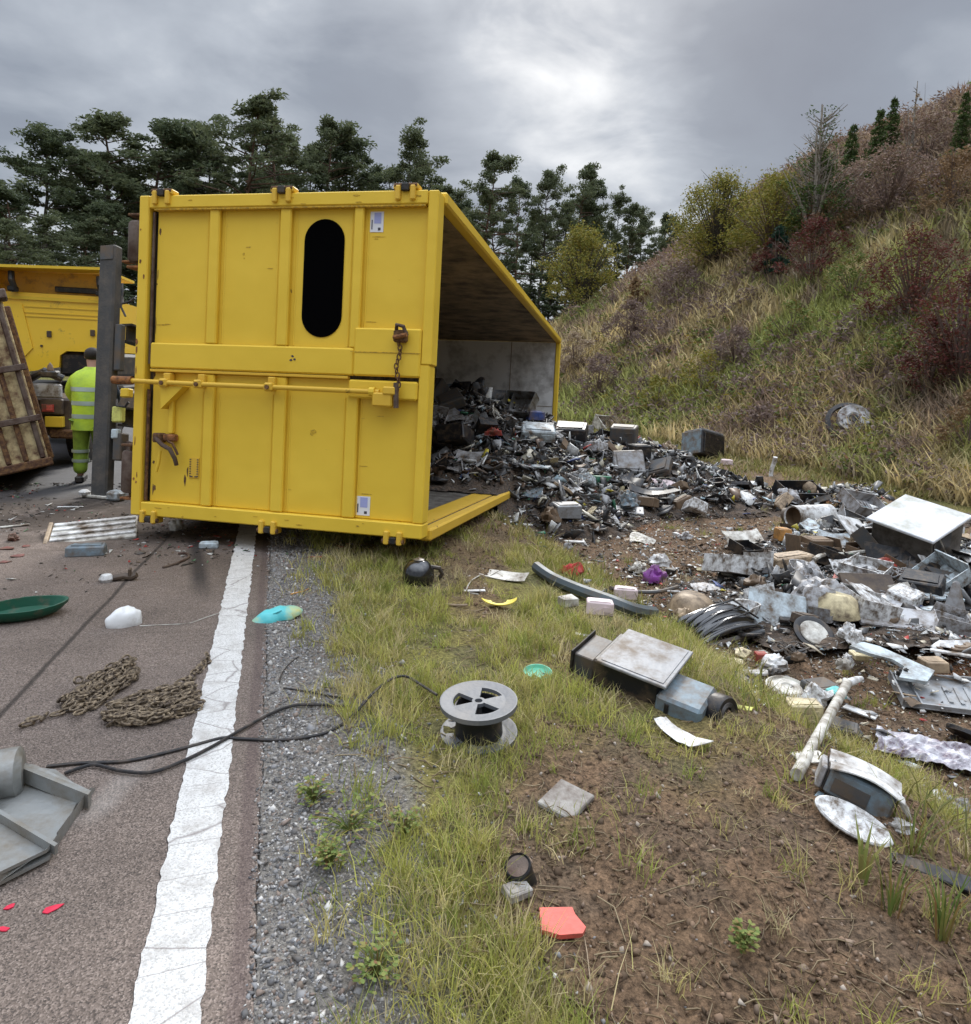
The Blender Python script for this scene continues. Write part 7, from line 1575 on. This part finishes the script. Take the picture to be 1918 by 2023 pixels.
S = [
 ('larch_tree', 1145, 445, 660, 175, 'larch', 'round yellow-green young tree beyond the far end of the container', 'young tree', dict(n=130, dens=90, fixD=46, barkm='bark_dark')),
 ('larch_tree', 1405, 345, 610, 210, 'larch', 'yellow-green young birch on the bank with bare top twigs', 'young tree', dict(n=170, dens=80, fixD=33, bare=40, barkm='bark_dark')),
 ('bare_birch', 1605, 215, 470, 190, 'spruce', 'pale half-bare birch rising highest above the bank shrubs', 'birch tree', dict(n=30, dens=36, fixD=25.5, bare=120, shape=.5, barkm='bark_pale')),
 ('larch_tree', 1520, 345, 560, 210, 'larch', 'golden-topped bush left of the half-bare birch', 'bush', dict(n=150, dens=70, fixD=28, bare=20)),
 ('green_spruce', 1600, 300, 540, 150, 'spruce', 'dark green bushy young spruce under the half-bare birch', 'spruce tree', dict(n=90, dens=60, fixD=26, bare=10)),
 ('red_bush', 1600, 430, 560, 170, 'redleaf', 'dark red bush in the middle of the bank below the birch', 'bush', dict(n=46, dens=60)),
 ('red_bush', 1520, 470, 560, 80, 'redleaf', 'small dark red bush left of the larger dark red one', 'bush', dict(n=26, dens=60)),
 ('blue_spruce', 1530, 445, 555, 60, 'bluegreen', 'small blue-green spruce at the left of the red bushes', 'spruce tree', dict(n=40, dens=60)),
 ('russet_bush', 1640, 380, 480, 110, 'brownleaf', 'russet bush behind the large dark red bush', 'bush', dict(n=34, dens=50)),
 ('red_bush', 1800, 450, 640, 210, 'redleaf', 'big dark red shrub near the right edge, upper one', 'shrub', dict(n=80, dens=60, bare=24)),
 ('red_bush', 1890, 520, 780, 230, 'redleaf', 'big dark red shrub cut by the right edge, middle one', 'shrub', dict(n=110, dens=64, bare=26)),
 ('red_bush', 1830, 620, 790, 120, 'redleaf', 'dark red shrub lower on the bank near the right edge', 'shrub', dict(n=40, dens=54, bare=12)),
 ('red_bush', 1910, 760, 900, 110, 'brownleaf', 'brown-red shrub lowest at the right edge of the bank', 'shrub', dict(n=34, dens=54)),
 ('orange_bush', 1255, 545, 615, 50, 'brownleaf', 'small orange-brown bush where the bank meets the pines', 'bush', dict(n=26, dens=50)),
 ('pale_grass_clump', 1135, 650, 740, 90, 'palestem', 'pale pinkish reed clump beside the far corner of the container', 'reeds', dict(n=34, dens=60)),
 ('purple_scrub', 1340, 520, 610, 130, 'twig', 'purple-brown scrub under the yellow-green birch', 'scrub', dict(n=50, dens=54)),
 ('purple_scrub', 1240, 590, 690, 120, 'twig', 'purple-brown scrub on the left end of the bank', 'scrub', dict(n=40, dens=54)),
 ('dark_bush', 1500, 790, 872, 80, 'twig', 'dark thin bush low on the bank left of the wheel hub', 'bush', dict(n=20, dens=34, bare=20)),
 ('green_bush', 1680, 500, 600, 120, 'weed', 'light green bush patch in the middle of the bank', 'bush', dict(n=30, dens=50)),
 ('green_bush', 1560, 590, 690, 130, 'weed', 'light green bush patch below the blue-green spruce', 'bush', dict(n=30, dens=50)),
 ('green_bush', 1740, 640, 740, 110, 'weed', 'green bramble patch left of the dark red shrubs', 'bush', dict(n=26, dens=46)),
 ('lime_bush', 1390, 690, 780, 110, 'larch', 'yellow-green bush low in the middle of the bank', 'bush', dict(n=26, dens=50)),
 ('lime_bush', 1300, 740, 810, 90, 'larch', 'yellow-green bush at the foot of the bank behind the container corner', 'bush', dict(n=20, dens=50)),
 ('purple_scrub', 1450, 640, 730, 130, 'twig', 'grey-purple scrub in the middle of the bank', 'scrub', dict(n=34, dens=50)),
 ('purple_scrub', 1180, 690, 790, 100, 'twig', 'grey-purple scrub right beside the far corner of the container', 'scrub', dict(n=34, dens=50)),
 ('russet_bush', 1750, 290, 430, 200, 'heather', 'grey-brown heather mass on the upper bank', 'heather', dict(n=90, dens=60)),
 ('russet_bush', 1680, 320, 430, 150, 'heather', 'grey-brown heather mass right of the birch', 'heather', dict(n=60, dens=60)),
 ('russet_bush', 1830, 230, 330, 180, 'heather', 'grey-brown heather mass just under the crest at the right', 'heather', dict(n=60, dens=60)),
 ('russet_bush', 1880, 300, 420, 150, 'brownleaf', 'brown fern mass at the top right of the bank', 'fern', dict(n=50, dens=60)),
]
for i, (nm, px, y0, y1, w, lm, lab, ct, kw) in enumerate(S): shrub(nm, px, y0, y1, w, lm, lab, ct, seed=500 + i, **kw)
# little spruces and a pale sapling on the crest
sp = make_tree('spruce_sapling', 'spruce', 3, 460, M['spruce'], M['bark_dark']); first = True
for i, (px, y0, D, lab) in enumerate(((1688, 232, 28, 'small dark spruce sapling on the crest, left one of the crest saplings'), (1742, 200, 27, 'dark spruce sapling on the crest left of the pale sapling'), (1770, 178, 27.5, 'slim green spruce sapling on the crest beside the pale sapling'), (1912, 168, 24, 'dark spruce sapling on the crest at the right edge'), (1545, 335, 30, 'spruce sapling behind the golden-topped bush'))):
    top = atd(px, y0, D); b = gz0(top.x, top.y); h = max(top.z - b, .8); T = sp if first else copy_tree(sp); first = False
    T.location = (top.x, top.y, b - .1); T.scale = (h / 3 * .9,) * 2 + (h / 3,); T.rotation_euler = (0, 0, i); tag(T, lab, 'spruce tree', 'spruce saplings on the crest of the bank')
shrub('pale_sapling', 1800, 165, 290, 46, 'palestem', 'pale thin sapling on the crest among the spruce saplings', 'sapling', fixD=27, n=10, dens=20, bare=26, seed=777, barkm='bark_pale')
# leafy weeds at the verge
def weed_plant(px, py, wpx, label, seed):
    p = G(px, py, terrain); k = dep(p) / FPX; g = random.Random(seed); T = empty('leafy_weed', p); W = wpx * k / 2; q = MB(); s = MB()
    for i in range(60):
        a = g.uniform(0, 6.28); r_ = W * g.random() ** .7; z = g.uniform(.02, .07); c = Vector((r_ * math.cos(a), r_ * math.sin(a), z)); s.tube([(0, 0, 0), (c.x * .6, c.y * .6, z * .9), tuple(c)], .0012, 4)
        for j in range(3):
            b = a + (j - 1) * .8 + g.uniform(-.2, .2); L_ = g.uniform(.007, .017); d = Vector((math.cos(b), math.sin(b), g.uniform(-.1, .3))); n_ = Vector((-math.sin(b), math.cos(b), 0)) * L_ * .34
            q.add([c, c + d * L_ * .35 + n_, c + d * L_ * .75 + n_ * .7, c + d * L_, c + d * L_ * .75 - n_ * .7, c + d * L_ * .35 - n_], [(0, 1, 2, 3), (0, 3, 4, 5)])
    q.build('leaves', M['weed'], T); s.build('stems', M['weed'], T); tag(T, label, 'weed')
weed_plant(690, 1640, 150, 'leafy green weed with reddish leaves where the gravel meets the grass', 1); weed_plant(650, 1712, 60, 'small bright yellow-green weed sprig just below the larger leafy weed', 2); weed_plant(745, 1930, 110, 'leafy green weed on the gravel nearest the viewer', 3); weed_plant(1468, 1880, 50, 'single small green seedling on the churned soil', 4); weed_plant(620, 1585, 70, 'reddish low weed on the edge of the gravel', 5); weed_plant(800, 1650, 60, 'small green weed inside the grass left of the soil', 6)
def bladeclump(px, py, label, n, H, seed, wid=.006):
    p = G(px, py, terrain); g = random.Random(seed); q = MB()
    for i in range(n):
        a = g.uniform(0, 6.28); h = H * g.uniform(.6, 1.1); ln = g.uniform(.1, .6) * h; d = Vector((math.cos(a), math.sin(a), 0)); s_ = Vector((-d.y, d.x, 0)) * wid; b = d * g.uniform(0, .03)
        q.add([b - s_, b + s_, b + d * ln * .3 + Vector((0, 0, h * .55)) + s_ * .9, b + d * ln * .3 + Vector((0, 0, h * .55)) - s_ * .9, b + d * ln + Vector((0, 0, h))], [(0, 1, 2, 3), (3, 2, 4)])
    o = q.build('long_grass_clump', M['weed'], None); o.location = p; tag(o, label, 'grass clump')
bladeclump(1700, 1740, 'broad green grass blades standing below the white oval lid', 9, .16, 1); bladeclump(1760, 1800, 'long green grass clump at the ditch edge, lower right', 26, .20, 2, .003); bladeclump(1860, 1850, 'long green grass clump at the right edge, lowest one', 30, .22, 3, .003); bladeclump(1800, 1690, 'long grass clump between the oval lid and the dark plank', 22, .18, 4, .003)
